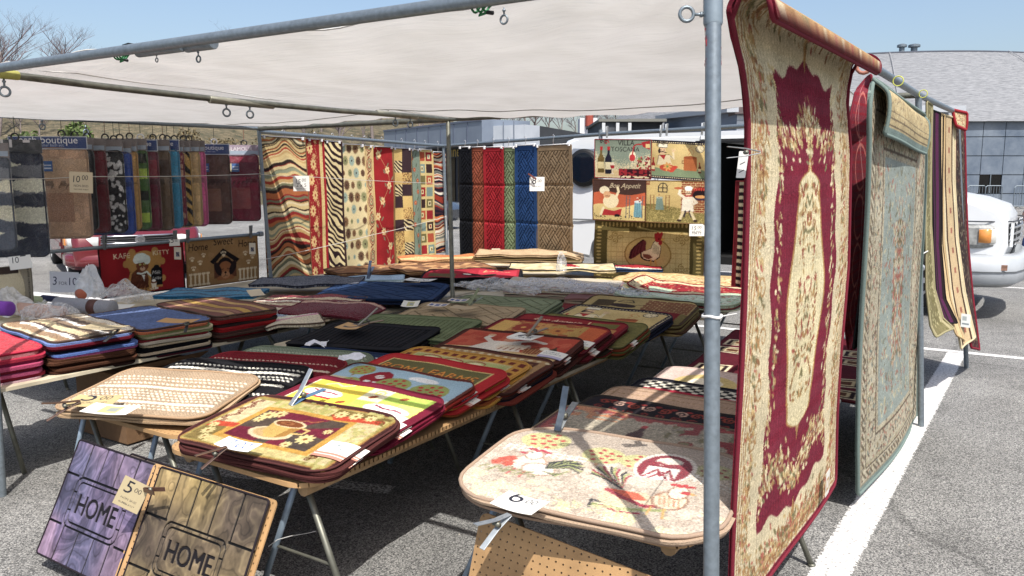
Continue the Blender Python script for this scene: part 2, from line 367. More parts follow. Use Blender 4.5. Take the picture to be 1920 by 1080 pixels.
# ================================================================= SETTING
def m_asphalt():
    m, nt, b = nmat('asphalt'); L = nt.links.new; N = nt.nodes.new
    tc = N('ShaderNodeTexCoord')
    def noise(sc, det=6, rough=.6):
        n = N('ShaderNodeTexNoise'); n.inputs['Scale'].default_value = sc; n.inputs['Detail'].default_value = det; n.inputs['Roughness'].default_value = rough; L(tc.outputs['Object'], n.inputs[0]); return n
    a = noise(.55, 8, .65); v = N('ShaderNodeTexVoronoi'); v.inputs['Scale'].default_value = 190; L(tc.outputs['Object'], v.inputs[0])
    f = noise(120, 4, .7)
    cr = N('ShaderNodeValToRGB'); e = cr.color_ramp.elements; e[0].position = .30; e[0].color = (.032, .032, .034, 1); e[1].position = .74; e[1].color = (.31, .305, .29, 1)
    e2 = e.new(.5); e2.color = (.125, .124, .120, 1)
    mx = N('ShaderNodeMath'); mx.operation = 'MULTIPLY_ADD'; mx.inputs[1].default_value = .55; L(v.outputs['Color'], mx.inputs[0])
    m2 = N('ShaderNodeMath'); m2.operation = 'MULTIPLY_ADD'; m2.inputs[1].default_value = .55; m2.inputs[2].default_value = -.02; L(f.outputs[0], m2.inputs[0]); L(m2.outputs[0], mx.inputs[2]); L(mx.outputs[0], cr.inputs[0])
    r2 = N('ShaderNodeMapRange'); r2.inputs[1].default_value = .3; r2.inputs[2].default_value = .7; r2.inputs[3].default_value = .70; r2.inputs[4].default_value = 1.45
    st_ = noise(2.3, 7, .75); mm = N('ShaderNodeMath'); mm.operation = 'MULTIPLY_ADD'; mm.inputs[1].default_value = .45; mm.inputs[2].default_value = -.22; L(st_.outputs[0], mm.inputs[0]); ma_ = N('ShaderNodeMath'); ma_.operation = 'ADD'; L(mm.outputs[0], ma_.inputs[0]); L(a.outputs[0], ma_.inputs[1]); L(ma_.outputs[0], r2.inputs[0])
    sc = N('ShaderNodeVectorMath'); sc.operation = 'SCALE'; L(cr.outputs[0], sc.inputs[0]); L(r2.outputs[0], sc.inputs['Scale'])
    # thin wandering cracks
    vc = N('ShaderNodeTexVoronoi'); vc.feature = 'DISTANCE_TO_EDGE'; vc.inputs['Scale'].default_value = .33
    dn = noise(1.2, 5); mxv = N('ShaderNodeMix'); mxv.data_type = 'VECTOR'; mxv.inputs[0].default_value = .35; L(tc.outputs['Object'], mxv.inputs[4]); L(dn.outputs['Color'], mxv.inputs[5]); L(mxv.outputs[1], vc.inputs[0])
    cm = N('ShaderNodeMapRange'); cm.inputs[1].default_value = .002; cm.inputs[2].default_value = .006; cm.inputs[3].default_value = .74; cm.inputs[4].default_value = 1; L(vc.outputs[0], cm.inputs[0])
    os_ = noise(1.1, 3, .5); om = N('ShaderNodeMapRange'); om.inputs[1].default_value = .60; om.inputs[2].default_value = .72; om.inputs[3].default_value = 1; om.inputs[4].default_value = .62; L(os_.outputs[0], om.inputs[0]); s3 = N('ShaderNodeVectorMath'); s3.operation = 'SCALE'; L(sc.outputs[0], s3.inputs[0]); L(om.outputs[0], s3.inputs['Scale'])
    s2 = N('ShaderNodeVectorMath'); s2.operation = 'SCALE'; L(s3.outputs[0], s2.inputs[0]); L(cm.outputs[0], s2.inputs['Scale']); L(s2.outputs[0], b.inputs['Base Color'])
    b.inputs['Roughness'].default_value = .92; b.inputs['Specular IOR Level'].default_value = .2
    bp = N('ShaderNodeBump'); bp.inputs['Strength'].default_value = .6; bp.inputs['Distance'].default_value = .006; L(mx.outputs[0], bp.inputs['Height']); L(bp.outputs[0], b.inputs['Normal']); return m
g = MB(); g.add([(-700, -300, 0), (700, -300, 0), (700, 900, 0), (-700, 900, 0)], [(0, 1, 2, 3)])
tag(g.build('parking_lot_ground', m_asphalt(), base=(0, 0, 0)), kind='structure')
def m_paint():
    m = bpy.data.materials.new('road_paint'); m.use_nodes = True; nt = m.node_tree; N = nt.nodes.new; L = nt.links.new
    b = nt.nodes['Principled BSDF']; b.inputs['Roughness'].default_value = .8; o = nt.nodes['Material Output']
    tc = N('ShaderNodeTexCoord'); n = N('ShaderNodeTexNoise'); n.inputs['Scale'].default_value = 60; n.inputs['Detail'].default_value = 8; n.inputs['Roughness'].default_value = .7; L(tc.outputs['Object'], n.inputs[0])
    cr = N('ShaderNodeValToRGB'); e = cr.color_ramp.elements; e[0].position = .36; e[0].color = (.26, .255, .245, 1); e[1].position = .56; e[1].color = (.64, .63, .61, 1); L(n.outputs[0], cr.inputs[0]); L(cr.outputs[0], b.inputs['Base Color'])
    at = N('ShaderNodeAttribute'); at.attribute_name = 'edge'; t = N('ShaderNodeBsdfTransparent'); ms = N('ShaderNodeMixShader')
    ad = N('ShaderNodeMath'); ad.operation = 'ADD'; L(n.outputs[0], ad.inputs[0]); L(at.outputs['Fac'], ad.inputs[1])
    st = N('ShaderNodeMapRange'); st.inputs[1].default_value = .40; st.inputs[2].default_value = .47; L(ad.outputs[0], st.inputs[0])
    L(st.outputs[0], ms.inputs[0]); L(t.outputs[0], ms.inputs[1]); L(b.outputs[0], ms.inputs[2]); L(ms.outputs[0], o.inputs[0]); return m
MP = m_paint()
def stripe(name, a, b_, wdt, wear=0.):
    a = np.array(a, float); b_ = np.array(b_, float); d = b_ - a; L = np.linalg.norm(d); d /= L; n = np.array([-d[1], d[0]])
    k = int(L / .25) + 1; r_ = np.random.RandomState(5); V = []; F = []; E = []
    for i in range(k + 1):
        p = a + d * L * i / k
        for q, ed in ((-1.08, -.18), (-.84, .07), (.84, .07), (1.08, -.18)):
            V.append([*(p + n * q * wdt / 2), .004]); E.append(ed - wear)
        if i < k:
            for c in range(3): F.append([i*4+c, i*4+c+1, (i+1)*4+c+1, (i+1)*4+c][::-1])
    o = mesh(name, V, F, MP, base=(*a, .004)); at = o.data.attributes.new('edge', 'FLOAT', 'POINT'); at.data.foreach_set('value', np.array(E, np.float32)); return tag(o, kind='structure')
stripe('parking_line', (-.66, -.5), (-.345, 8.2), .15)
stripe('parking_line', (-4.5, 8.22), (14, 8.30), .11)
stripe('parking_line', (-4.0, 2.55), (-2.6, 3.0), .12, .12)
stripe('parking_line', (-14, 5.2), (-8.3, 5.9), .6, .05)
stripe('parking_line', (-6.2, 13.0), (9, 14.2), .12, .05)
# ---- round building with a shingled dome
def hk(nt, coord='Object', scale=(1, 1, 1)):
    tc = nt.nodes.new('ShaderNodeTexCoord'); mp = nt.nodes.new('ShaderNodeMapping'); mp.inputs['Scale'].default_value = scale; nt.links.new(tc.outputs[coord], mp.inputs[0]); return mp
def m_streak(name, c1, c2, scale, sv, rough=.8, lo=.35, hi=.65):
    m, nt, b = nmat(name); mp = hk(nt, scale=scale); n = nt.nodes.new('ShaderNodeTexNoise'); n.inputs['Scale'].default_value = sv; n.inputs['Detail'].default_value = 7; n.inputs['Roughness'].default_value = .65
    nt.links.new(mp.outputs[0], n.inputs[0]); cr = nt.nodes.new('ShaderNodeValToRGB'); e = cr.color_ramp.elements; e[0].position = lo; e[1].position = hi; e[0].color = (*lin(c1, AK), 1); e[1].color = (*lin(c2, AK), 1)
    nt.links.new(n.outputs[0], cr.inputs[0]); nt.links.new(cr.outputs[0], b.inputs['Base Color']); b.inputs['Roughness'].default_value = rough; return m
dc = ond(1602, 330, 62); dcx, dcy = dc[0], dc[1]; DR = 19.7
dome = root('domed_hall', (dcx, dcy, 0), 'round hall with grey shingled dome roof and blue-grey panel walls', 'building')
m_sh = m_streak('dome_shingles', (84, 88, 94), (140, 142, 146), (.9, .9, 14), 3.2, lo=.30, hi=.60)
rows = 30; prof = []
for i in range(rows):        # shingle courses: small steps up the slope
    f0 = i / rows; r0 = DR + .3 - (DR + .3 - 14.2) * f0; h0 = 4.35 + 4.35 * (1 - (1 - f0) ** 1.25)
    f1 = (i + 1) / rows; r1 = DR + .3 - (DR + .3 - 14.2) * f1; h1 = 4.35 + 4.35 * (1 - (1 - f1) ** 1.25)
    prof += [(r0, h0 + .03), (r1 + .02, h1)]
mb = MB(); mb.lathe((dcx, dcy, 0), prof, 144); rf = mb.build('roof', m_sh, dome)
mb = MB(); mb.lathe((dcx, dcy, 0), [(14.15, 8.60), (14.25, 8.72), (14.0, 8.82), (6, 8.95), (.1, 9.0)], 96); mb.build('roof_cap', mcol((70, 74, 84), .7), rf)
for (px, rr_) in ((1690, .28), (1713, .34)):
    p = ond(px, 105, 50); p[2] = 9.08; mb = MB(); mb.lathe(p, [(rr_*.55, -.3), (rr_*.55, .20), (rr_, .22), (rr_, .34), (rr_*.8, .38), (.1, .42)], 16); mb.build('roof_vent', M_METAL, rf)
for k in range(2):
    a = R(-75 + k * 27); mb = MB(); mb.tube([(dcx + (DR+.28-(DR-14.1)*f)*math.cos(a), dcy + (DR+.28-(DR-14.1)*f)*math.sin(a), 4.42+4.35*(1-(1-f)**1.25)) for f in np.linspace(0, 1, 8)], .02, 6)
    mb.build('roof_hip', mcol((150, 152, 156), .8), rf)
m_pan = m_streak('glass_panel', (92, 106, 124), (122, 134, 148), (1, 1, 1), .9, .35)
mb = MB(); mb.lathe((dcx, dcy, 0), [(DR - .12, 0), (DR - .12, 4.4)], 96); mb.build('wall', mcol((66, 76, 90), .7), dome)
mb = MB(); aw = 1.12 / DR; win_a = math.atan2(*(ond(1858, 330, 42.3)[:2] - dc[:2])[::-1])
for k in range(-34, 30):
    a = win_a + k * aw
    for j in range(5):
        z0, z1 = j * .98 - .3, (j + 1) * .98 - .34
        if j == 1 and k in (0,): continue
        z0 = max(z0, .02); z1 = min(z1, 4.36)
        c = np.array([dcx + DR * math.cos(a), dcy + DR * math.sin(a), (z0 + z1) / 2]); ax = [(-math.sin(a), math.cos(a), 0), (math.cos(a), math.sin(a), 0), (0, 0, 1)]
        mb.box(c, (1.09, .06, z1 - z0), ax)
mb.build('cladding', m_pan, dome)
a = win_a; ax = [(-math.sin(a), math.cos(a), 0), (math.cos(a), math.sin(a), 0), (0, 0, 1)]; c = np.array([dcx + (DR - .05) * math.cos(a), dcy + (DR - .05) * math.sin(a), 1.2])
mb = MB(); mb.box(c, (1.09, .04, 1.0), ax); wn = mb.build('window', mcol((14, 18, 22), .15), dome)
mb = MB(); mb.box(c + np.array([math.cos(a), math.sin(a), 0]) * .05, (.04, .05, 1.0), ax); mb.build('mullion', M_METAL, wn)
# ---- crowd barriers before the hall
def barrier(px0, px1, Z, label):
    A = ond(px0, 380, Z); B = ond(px1, 380, Z); A[2] = B[2] = 0; rt_ = root('crowd_barrier', A, label, 'barrier', 'steel crowd barriers before the hall')
    d = (B - A); L = np.linalg.norm(d); d /= L; up = np.array([0, 0, 1.])
    mb = MB(); r_ = .025; mb.tube([A + up*.12, A + up*1.02, A + d*.08 + up*1.1, B - d*.08 + up*1.1, B + up*1.02, B + up*.12], r_, 6, closed=True); mb.build('frame', M_METAL, rt_)
    mb = MB(); k = int(L / .13)
    for i in range(1, k): p = A + d * L * i / k; mb.tube([p + up*.12, p + up*1.1], .011, 5)
    mb.build('bars', M_METAL, rt_)
    n = np.array([-d[1], d[0], 0])
    for q in (A + d*.25, B - d*.25):
        mb = MB(); mb.tube([q - n*.3, q + up*.12, q + n*.3], .02, 6); mb.build('foot', M_METAL, rt_)
barrier(1812, 1846, 40.2, 'first steel crowd barrier beside the white hood, left of the window')
barrier(1846, 1877, 40.0, 'second steel crowd barrier, standing just under the dark window of the hall')
barrier(1900, 1960, 39.2, 'steel crowd barrier at the right edge, apart from the other two')
# ---- low buildings far behind
def bbox(px0, px1, y_top, Z0, Z1, depth, zb=0.):
    """box whose near face runs between two pixel columns at depths Z0, Z1; returns corners and height"""
    A = ond(px0, y_top, Z0); B = ond(px1, y_top, Z1); h = max(A[2], B[2]); A = A.copy(); B = B.copy(); A[2] = B[2] = zb
    d = B - A; L = np.linalg.norm(d); d /= L; n = np.array([-d[1], d[0], 0]);
    if n @ FH < 0: n = -n
    return A, B, d, n, L, h
def gbox(mb, A, d, n, x0, x1, y0, y1, z0, z1):
    c = A + d * (x0 + x1) / 2 + n * (y0 + y1) / 2 + np.array([0, 0, (z0 + z1) / 2]); return mb.box(c, (x1 - x0, y1 - y0, z1 - z0), [d, n, (0, 0, 1)])
A, B, d, n, L, h = bbox(742, 925, 237, 46, 37, 9)
shop = root('shop_building', A, 'low glass-fronted shop building with pale blue-grey fascia and gold lettering', 'building')
mb = MB(); gbox(mb, A, d, n, 0, L, .6, 3, 0, 3.0); mb.build('wall', mcol((50, 54, 66), .5, spec=.4), shop)
mb = MB(); gbox(mb, A, d, n, -.3, L, -.6, 2, 3.02, 3.02 + 1.1); fs = mb.build('fascia', m_streak('fascia_panel', (112, 124, 142), (128, 140, 156), (1, 1, 1), .5, .4), shop)
mb = MB()
for k in range(1, 8): gbox(mb, A, d, n, L*k/8 - .03, L*k/8 + .03, -.63, -.6, 3.03, 4.1)
gbox(mb, A, d, n, -.3, L, -.64, -.6, 4.04, 4.13); mb.build('seam', mcol((90, 100, 120), .6), fs)
for k in range(7):
    mb = MB(); gbox(mb, A, d, n, L*(k+.1)/7, L*(k+.9)/7, .55, .6, .3, 2.5); wn = mb.build('window', mcol((26, 30, 38), .12, 0, None, 20, .05, spec=.8), shop)
    mb = MB(); gbox(mb, A, d, n, L*(k+.5)/7 - .03, L*(k+.5)/7 + .03, .5, .55, .3, 2.5); mb.build('frame', mcol((190, 196, 204), .5), wn)
T, asp, _ = txt_tris('Fine Jewelry')
V = []; F = []
for t_ in T:
    F.append([len(V), len(V)+1, len(V)+2]); V += [A + d * (L*.50 + q[0] * L*.36) + n * (.5) + np.array([0, 0, 2.55 + q[1] * L*.36]) for q in t_]
mesh('lettering', V, F, mcol((190, 160, 60), .5), shop)
A2, B2, d2, n2, L2, h2 = bbox(925, 984, 237, 37, 36, 9)
mb = MB(); gbox(mb, A2, d2, n2, 0, L2, 0, 1.2, 0, ond(950, 236, 37)[2]); wb = mb.build('end_wall', m_streak('white_panel', (176, 184, 194), (200, 206, 214), (1, 1, 1), .6, .45), shop)
mb = MB()
for zz in (1.3, 2.3, 3.2): gbox(mb, A2, d2, n2, 0, L2, -.03, 0, zz - .02, zz + .02)
for k in (1, 2): gbox(mb, A2, d2, n2, L2*k/3 - .02, L2*k/3 + .02, -.03, 0, 0, 4.0)
mb.build('seam', mcol((120, 130, 145), .6), wb)
A3, B3, d3, n3, L3, h3 = bbox(950, 1125, 250, 44, 44, 8)
bk = root('dark_warehouse', A3, 'low dark grey building with black curved roof and small white rooftop box', 'building')
mb = MB(); gbox(mb, A3, d3, n3, 0, L3, 0, 8, 0, 3.1); mb.build('wall', mcol((88, 94, 102), .8, 0, 'noise', 3, .15), bk)
mb = MB(); mb.prism([A3 + d3*x + n3*-.2 + np.array([0, 0, z]) for x, z in ((-.3, 3.05), (L3 + .2, 3.05), (L3 + .2, 3.6), (L3*.7, 3.95), (L3*.35, 4.25), (L3*.15, 4.1), (-.3, 3.7))], n3 * 8); rf3 = mb.build('roof', mcol((48, 52, 58), .8, 0, 'noise', 2, .2), bk)
mb = MB(); gbox(mb, A3, d3, n3, L3*.80, L3*.99, 1, 2.4, 3.9, 4.75); mb.build('rooftop_box', mcol((228, 228, 232), .6), rf3)
mb = MB(); mb.tube([A3 + d3*L3*.9 + n3*.9 + np.array([0, 0, 4.3]), A3 + d3*L3*.9 + n3*.9 + np.array([0, 0, 4.95])], .22, 10); mb.build('vent_pipe', mcol((170, 70, 50), .7), rf3)
A4, B4, d4, n4, L4, h4 = bbox(1126, 1245, 232, 36, 36, 7)
sh = root('dark_shed', A4, 'row of flat-roofed dark grey sheds with pale posts behind the van', 'building')
mb = MB(); gbox(mb, A4, d4, n4, 0, L4*.42, 0, 6, 0, 3.95); gbox(mb, A4, d4, n4, L4*.44, L4, .4, 6, 0, 3.95); mb.build('wall', mcol((74, 78, 84), .8, 0, 'noise', 3, .25), sh)
mb = MB(); gbox(mb, A4, d4, n4, -.1, L4*.43, -.15, 6, 3.952, 4.06); gbox(mb, A4, d4, n4, L4*.431, L4 + .1, -.1, 6, 3.955, 4.08); mb.build('roof', mcol((120, 120, 112), .8), sh)
for x in (0.02, .24, .43):
    mb = MB(); gbox(mb, A4, d4, n4, L4*x, L4*x + .14, -.14, -.02, 0, 3.9); mb.build('post', mcol((200, 204, 206), .7), sh)
A5, B5, d5, n5, L5, h5 = bbox(1246, 1381, 215, 40, 27, 8)
if n5 @ RT > 0: n5 = n5
else: n5 = -n5
ho = root('siding_house', A5, 'grey-blue siding house with white trimmed window and shed roof behind the pole', 'building')
za, zb_ = ond(1246, 224, 40)[2], ond(1381, 212, 27)[2]; up = np.array([0, 0, 1.])
mb = MB(); mb.prism([A5, A5 + d5*L5, A5 + d5*L5 + up*zb_, A5 + up*za], n5 * 7); mb.build('wall', m_streak('siding', (104, 118, 142), (122, 136, 158), (.2, .2, 8), 1.2, .7), ho)
mb = MB(); mb.prism([A5 - n5*.4 - d5*.3 + up*(za + .01), A5 - n5*.4 + d5*(L5 + .3) + up*(zb_ + .01), A5 - n5*.4 + d5*(L5 + .3) + up*(zb_ + .22), A5 - n5*.4 - d5*.3 + up*(za + .2)], n5 * 7.8); mb.build('roof', mcol((176, 182, 190), .6), ho)
wx = L5 * .62; mb = MB(); gbox(mb, A5, d5, n5, wx, wx + .9, -.06, 0, 2.2, 3.2); wf = mb.build('window', mcol((225, 230, 236), .5), ho)
mb = MB(); gbox(mb, A5, d5, n5, wx + .17, wx + .73, -.09, -.05, 2.4, 3.05); mb.build('pane', mcol((60, 76, 100), .15), wf)
A6 = A5 + d5 * L5; d6 = RT - FH * .1; d6 /= np.linalg.norm(d6); n6 = np.array([-d6[1], d6[0], 0])
if n6 @ FH < 0: n6 = -n6
mb = MB(); gbox(mb, A6, d6, n6, .02, 4, 0, 6, 0, zb_ - .05); ew = mb.build('end_wall', mcol((216, 222, 230), .7), ho)
mb = MB()
for k in range(24): gbox(mb, A6, d6, n6, .02, 4, -.03, 0, .1 + k*.15, .12 + k*.15)
mb.build('clapboards', mcol((160, 168, 180), .7), ew)
mb = MB(); gbox(mb, A6, d6, n6, -.1, 4.2, -.3, 6, zb_ - .04, zb_ + .25); mb.build('end_roof', mcol((96, 84, 84), .8), ho)
# ---- wooded hillside
def m_hill():
    m, nt, b = nmat('leaf_litter'); mp = hk(nt); n = nt.nodes.new('ShaderNodeTexNoise'); n.inputs['Scale'].default_value = 1.6; n.inputs['Detail'].default_value = 9; n.inputs['Roughness'].default_value = .8; nt.links.new(mp.outputs[0], n.inputs[0])
    cr = nt.nodes.new('ShaderNodeValToRGB'); e = cr.color_ramp.elements; e[0].position = .36; e[0].color = (.022, .028, .012, 1); e[1].position = .66; e[1].color = (.20, .155, .092, 1); q = e.new(.5); q.color = (.085, .070, .038, 1)
    nt.links.new(n.outputs[0], cr.inputs[0]); nt.links.new(cr.outputs[0], b.inputs['Base Color']); b.inputs['Roughness'].default_value = 1; bump(nt, b, 'noise', 5, 1, .2); return m
nx, nz = 90, 26; V = []; hr = np.random.RandomState(3)
for j in range(nz):
    for i in range(nx):
        px = -500 + i * 2600 / (nx - 1); Z = 44 + j * 3.2; p = ond(px, 330, Z); f = j / (nz - 1)
        hh = (1 - (1 - f) ** 1.6) * (13.5 - 7.5 * min(1, max(0, (px - 300) / 900))) + .5 * math.sin(i * .7 + j) * f + hr.rand() * .35
        V.append((p[0], p[1], hh - .1 if j else -.1))
F = [[j*nx+i, j*nx+i+1, (j+1)*nx+i+1, (j+1)*nx+i] for j in range(nz-1) for i in range(nx-1)]
tag(mesh('hillside', V, F, m_hill(), base=(V[0][0], V[0][1], 0), smooth=True), kind='structure')
def hill_z(px, Z):
    f = max(0, (Z - 44) / (3.2 * 25)); return (1 - (1 - min(1, f)) ** 1.6) * (13.5 - 7.5 * min(1, max(0, (px - 300) / 900))) - .3
# bare trees: trunk, limbs and twigs by recursion
def tree_meshes(seed, H, cone=.42, levels=4):
    r_ = random.Random(seed); T = MB(); B_ = MB()
    def grow(p, d_, L_, rad, lev):
        k = 4; pts = [p]; rr = [rad]; q = np.array(p)
        for i in range(k):
            d_ = d_ + np.array([r_.uniform(-.16, .16), r_.uniform(-.16, .16), r_.uniform(-.03, .10)]); d_ /= np.linalg.norm(d_)
            q = q + d_ * L_ / k; pts.append(q.copy()); rr.append(rad * (1 - .62 * (i + 1) / k))
        (T if lev == 0 else B_).tube(pts, rr, 6 if lev < 2 else 3, caps=False)
        if lev >= levels: return
        nb = (9, 6, 5, 4)[min(lev, 3)]
        for b_ in range(nb):
            f = r_.uniform(.3 if lev == 0 else .2, 1); i = min(k - 1, int(f * k)); s_ = pts[i] + (pts[i+1] - pts[i]) * (f * k - i)
            a = r_.uniform(0, 6.28); dd = d_ * (1 - cone) + np.array([math.cos(a), math.sin(a), .25]) * cone * 1.5; dd /= np.linalg.norm(dd)
            grow(s_, dd, L_ * r_.uniform(.42, .62) * (1.15 - .3 * f), rr[i] * .55, lev + 1)
    grow(np.zeros(3), np.array([0, 0, 1.]), H * .62, H * .017, 0); return T, B_
m_bark = mcol((128, 116, 112), .95, 0, 'noise', 8, .25, .5, .02, name='bark'); m_twig = mcol((112, 100, 104), .95, 0, None, 8, .2, name='twigs')
protos = []
for sd in range(4):
    T, B_ = tree_meshes(sd + 2, 10.)
    rt_ = root('bare_tree', (0, 0, 0), 'leafless tree', 'tree', 'bare trees on the hillside'); a_ = T.build('trunk', m_bark, rt_, True); b2 = B_.build('crown', m_twig, rt_); protos.append((rt_, [a_, b2]))
def place_tree(k, px, Z, s, label, rot=0):
    rt_, ch = protos[k]
    if rt_.get('used'):
        n_ = rt_.copy(); COL.objects.link(n_)
        for c in ch: d_ = c.copy(); d_.parent = n_; COL.objects.link(d_)
    else: n_ = rt_
    p = ond(px, 330, Z); n_.location = (p[0], p[1], hill_z(px, Z)); n_.scale = (s,) * 3; n_.rotation_euler = (0, 0, rot); n_['label'] = label; rt_['used'] = 1
place_tree(0, 2, 62, 1.12, 'tall bare tree rising against the sky at the top left corner', 1)
place_tree(1, -110, 58, 1.2, 'bare tree cut by the left edge beside the tall one')
tr = random.Random(4)
for k in range(64):
    px = -150 + k * 23 + tr.uniform(-12, 12); Z = tr.uniform(58, 100); s = tr.uniform(.55, 1.0) * (1 if px < 700 else .85)
    if px < 480 and Z < 80: s *= .42          # low saplings where the canopy edge shows only the foot of the slope
    place_tree(k % 4, px, Z, s, 'leafless grey-brown tree among many on the wooded slope behind the stall', k * 1.7)
for rt_, ch in protos:
    if 'used' in rt_: del rt_['used']
for o in COL.objects:
    if 'used' in o: del o['used']
# green shrubs at the left edge of the slope
def leafy(name, p, rad, hgt, n, c, label, cat, grp=None, flatn=.12, seed=1):
    r_ = np.random.RandomState(seed); q = r_.normal(size=(n, 3)); q /= np.linalg.norm(q, axis=1)[:, None]; q *= (r_.rand(n) ** .45)[:, None] * np.array([rad, rad, hgt/2]) * (0.75 + .25*np.sin(q[:, :1]*9)); q += np.array([p[0], p[1], p[2] + hgt*.55])
    V = np.repeat(q, 4, 0); a = r_.normal(size=(n, 3)); a /= np.linalg.norm(a, axis=1)[:, None]; b_ = np.cross(a, r_.normal(size=(n, 3))); b_ /= np.linalg.norm(b_, axis=1)[:, None]
    V = V.reshape(n, 4, 3); V[:, 0] -= a*flatn; V[:, 1] += b_*flatn*.6; V[:, 2] += a*flatn; V[:, 3] -= b_*flatn*.6
    rt_ = root(name, p, label, cat, grp); mesh('crown', V.reshape(-1, 3), np.arange(n*4).reshape(-1, 4), c, rt_)
    mb = MB(); mb.tube([p, np.array(p) + (0, 0, hgt*.5)], [.08, .03], 6); mb.build('trunk', m_bark, rt_); return rt_
m_leaf = mcol((92, 112, 50), .8, 0, None, 3, .35, name='leaves'); m_leafb = mcol((112, 98, 66), .9, 0, None, 3, .3, name='dry_leaves')
for k, (px, Z, rad) in enumerate(((15, 47, 2.0), (60, 52, 1.6), (150, 55, 1.2))):
    p = ond(px, 330, Z); p[2] = hill_z(px, Z); leafy('green_shrub', p, rad, 2.6, 1800, m_leaf, ['green shrub at the left edge under the canopy rail', 'green shrub right of the one at the left edge', 'small green shrub farthest right on the slope'][k], 'shrub', 'green shrubs on the slope', .16, k)
for k in range(26):
    px = 60 + k * 33 + tr.uniform(-12, 12); Z = tr.uniform(46, 60); p = ond(px, 330, Z); p[2] = hill_z(px, Z)
    leafy('brown_brush', p, tr.uniform(1.0, 1.8), tr.uniform(1.2, 2.2), 500, m_leafb, 'clump of dry brown brush on the leaf-strewn slope', 'shrub', 'dry brush on the slope', .11, k + 9)
p = ond(1237, 330, 31); p[2] = 0; leafy('round_dry_bush', p, .55, 2.4, 900, m_leafb, 'pale dry pompom-shaped treetop standing before the dark sheds', 'shrub', None, .07, 77)
# ================================================================= VEHICLES
def tf(o, hd, y):    # local (x forward, y left, z) to world
    c, s = math.cos(hd), math.sin(hd)
    def f(P): P = np.atleast_2d(np.array(P, float)); return np.stack([o[0] + P[:, 0]*c - P[:, 1]*s, o[1] + P[:, 0]*s + P[:, 1]*c, o[2] + P[:, 2]], -1)
    return f
def hull(f, prof, halfw, zt, inset=.16, name='body', mat=None, parent=None, rnd=.10, y0=None, y1=None):
    """side profile (x,z) swept across; narrows above zt; rounded shoulders"""
    prof = np.array(prof, float); n = len(prof); V = []; cen = prof.mean(0)
    sl = [(-1, rnd), (-.965, rnd*.35), (-.9, 0), (-.45, 0), (0, 0), (.45, 0), (.9, 0), (.965, rnd*.35), (1, rnd)]
    for q, sh in sl:
        for x, z in prof:
            dx = cen[0] - x; dz = cen[1] - z; L_ = math.hypot(dx, dz) + 1e-6
            k = 1 - inset * max(0, z - zt); nose = 1 - .10 * max(0, (x + .35) / .5) ** 2 if x > -.35 else 1
            V.append((x + np.sign(dx) * min(abs(dx), sh * 1.2) * (1 if abs(dx) > 1.5 else .3), q * halfw * k * nose, z + np.sign(dz) * sh * .5))
    F = []
    for j in range(len(sl) - 1):
        for i in range(n): F.append((j*n+i, j*n+(i+1)%n, (j+1)*n+(i+1)%n, (j+1)*n+i))
    F.append(tuple(range(n))); F.append(tuple((len(sl)-1)*n + i for i in range(n-1, -1, -1)))
    o = mesh(name, f(V), F, mat, parent, True); o.data.set_sharp_from_angle(angle=R(38)); return o
M_TYRE = mcol((34, 34, 36), .85, 0, 'noise', 60, .15, name='tyre_rubber'); M_RIM = mcol((190, 194, 198), .35, .7, None, 20, .05, name='alloy')
def wheel(f, x, y, r_, parent, w_=.22, spokes=7, rim=M_RIM):
    s = 1 if y > 0 else -1; c = f([(x, y, r_)])[0]; ax = f([(x, y + s, r_)])[0] - c; e = f([(x + 1, y, r_)])[0] - c
    mb = MB(); mb.lathe(c, [(r_*.62, -w_), (r_*.92, -w_), (r_, -w_*.85), (r_, -w_*.2), (r_*.95, -.02), (r_*.8, 0), (r_*.66, -.01), (r_*.62, -.03)], 32, ax); wh = mb.build('wheel', M_TYRE, parent, True)
    mb = MB(); mb.lathe(c, [(r_*.64, -.05), (r_*.66, -.012), (r_*.60, -.004), (r_*.58, -.045), (r_*.2, -.06)], 32, ax)
    for k in range(spokes):
        a = 2*math.pi*k/spokes; dd = e*math.cos(a) + np.array([0, 0, 1.])*math.sin(a); tt = -e*math.sin(a) + np.array([0, 0, 1.])*math.cos(a)
        mb.box(c + dd*r_*.36 - ax*.022, (r_*.50, r_*.16, .03), [dd, tt, ax])
    mb.lathe(c, [(r_*.16, -.04), (r_*.16, -.008), (.01, -.002)], 16, ax); mb.build('rim', rim, wh)
    mb = MB(); mb.lathe(c, [(r_*.6, -.09), (r_*.6, -.07)], 24, ax); mb.build('brake_disc', M_BLACK, wh)
# --- white cargo van parked behind the stall, side door open
hd = R(-3); vo = (.02, 10.10 + 1.02, .05); vf = tf(vo, hd, 0)
van = root('cargo_van', (vo[0], vo[1], 0), 'white cargo van with round side window, open side door and scuffed front corner', 'van')
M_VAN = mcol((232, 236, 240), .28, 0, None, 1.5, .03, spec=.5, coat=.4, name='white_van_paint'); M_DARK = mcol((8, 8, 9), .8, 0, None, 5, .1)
M_VSC = mcol((150, 152, 150), .7, 0, None, 14, .4, name='scuffed_primer')
arch = lambda cx, r_, n=9: [(cx + r_*math.cos(R(180 - 180*k/(n-1))), .36 + r_*math.sin(R(180 - 180*k/(n-1)))) for k in range(n)]
rear = [(-5.72, .42)] + arch(-4.72, .46) + [(-3.52, .36), (-3.52, 2.10), (-5.4, 2.12), (-5.62, 2.06), (-5.74, 1.75)]
frontp = [(-2.55, .36), (-1.42, .36)] + arch(-.95, .47)[::1] + [(-.12, .40), (.0, .78), (-.02, 1.08), (-.10, 1.20), (-.35, 1.29), (-1.05, 1.42), (-1.22, 1.47), (-1.95, 2.07), (-2.15, 2.11), (-2.55, 2.12)]
hull(vf, rear, 1.0, 1.25, .10, 'body', M_VAN, van)
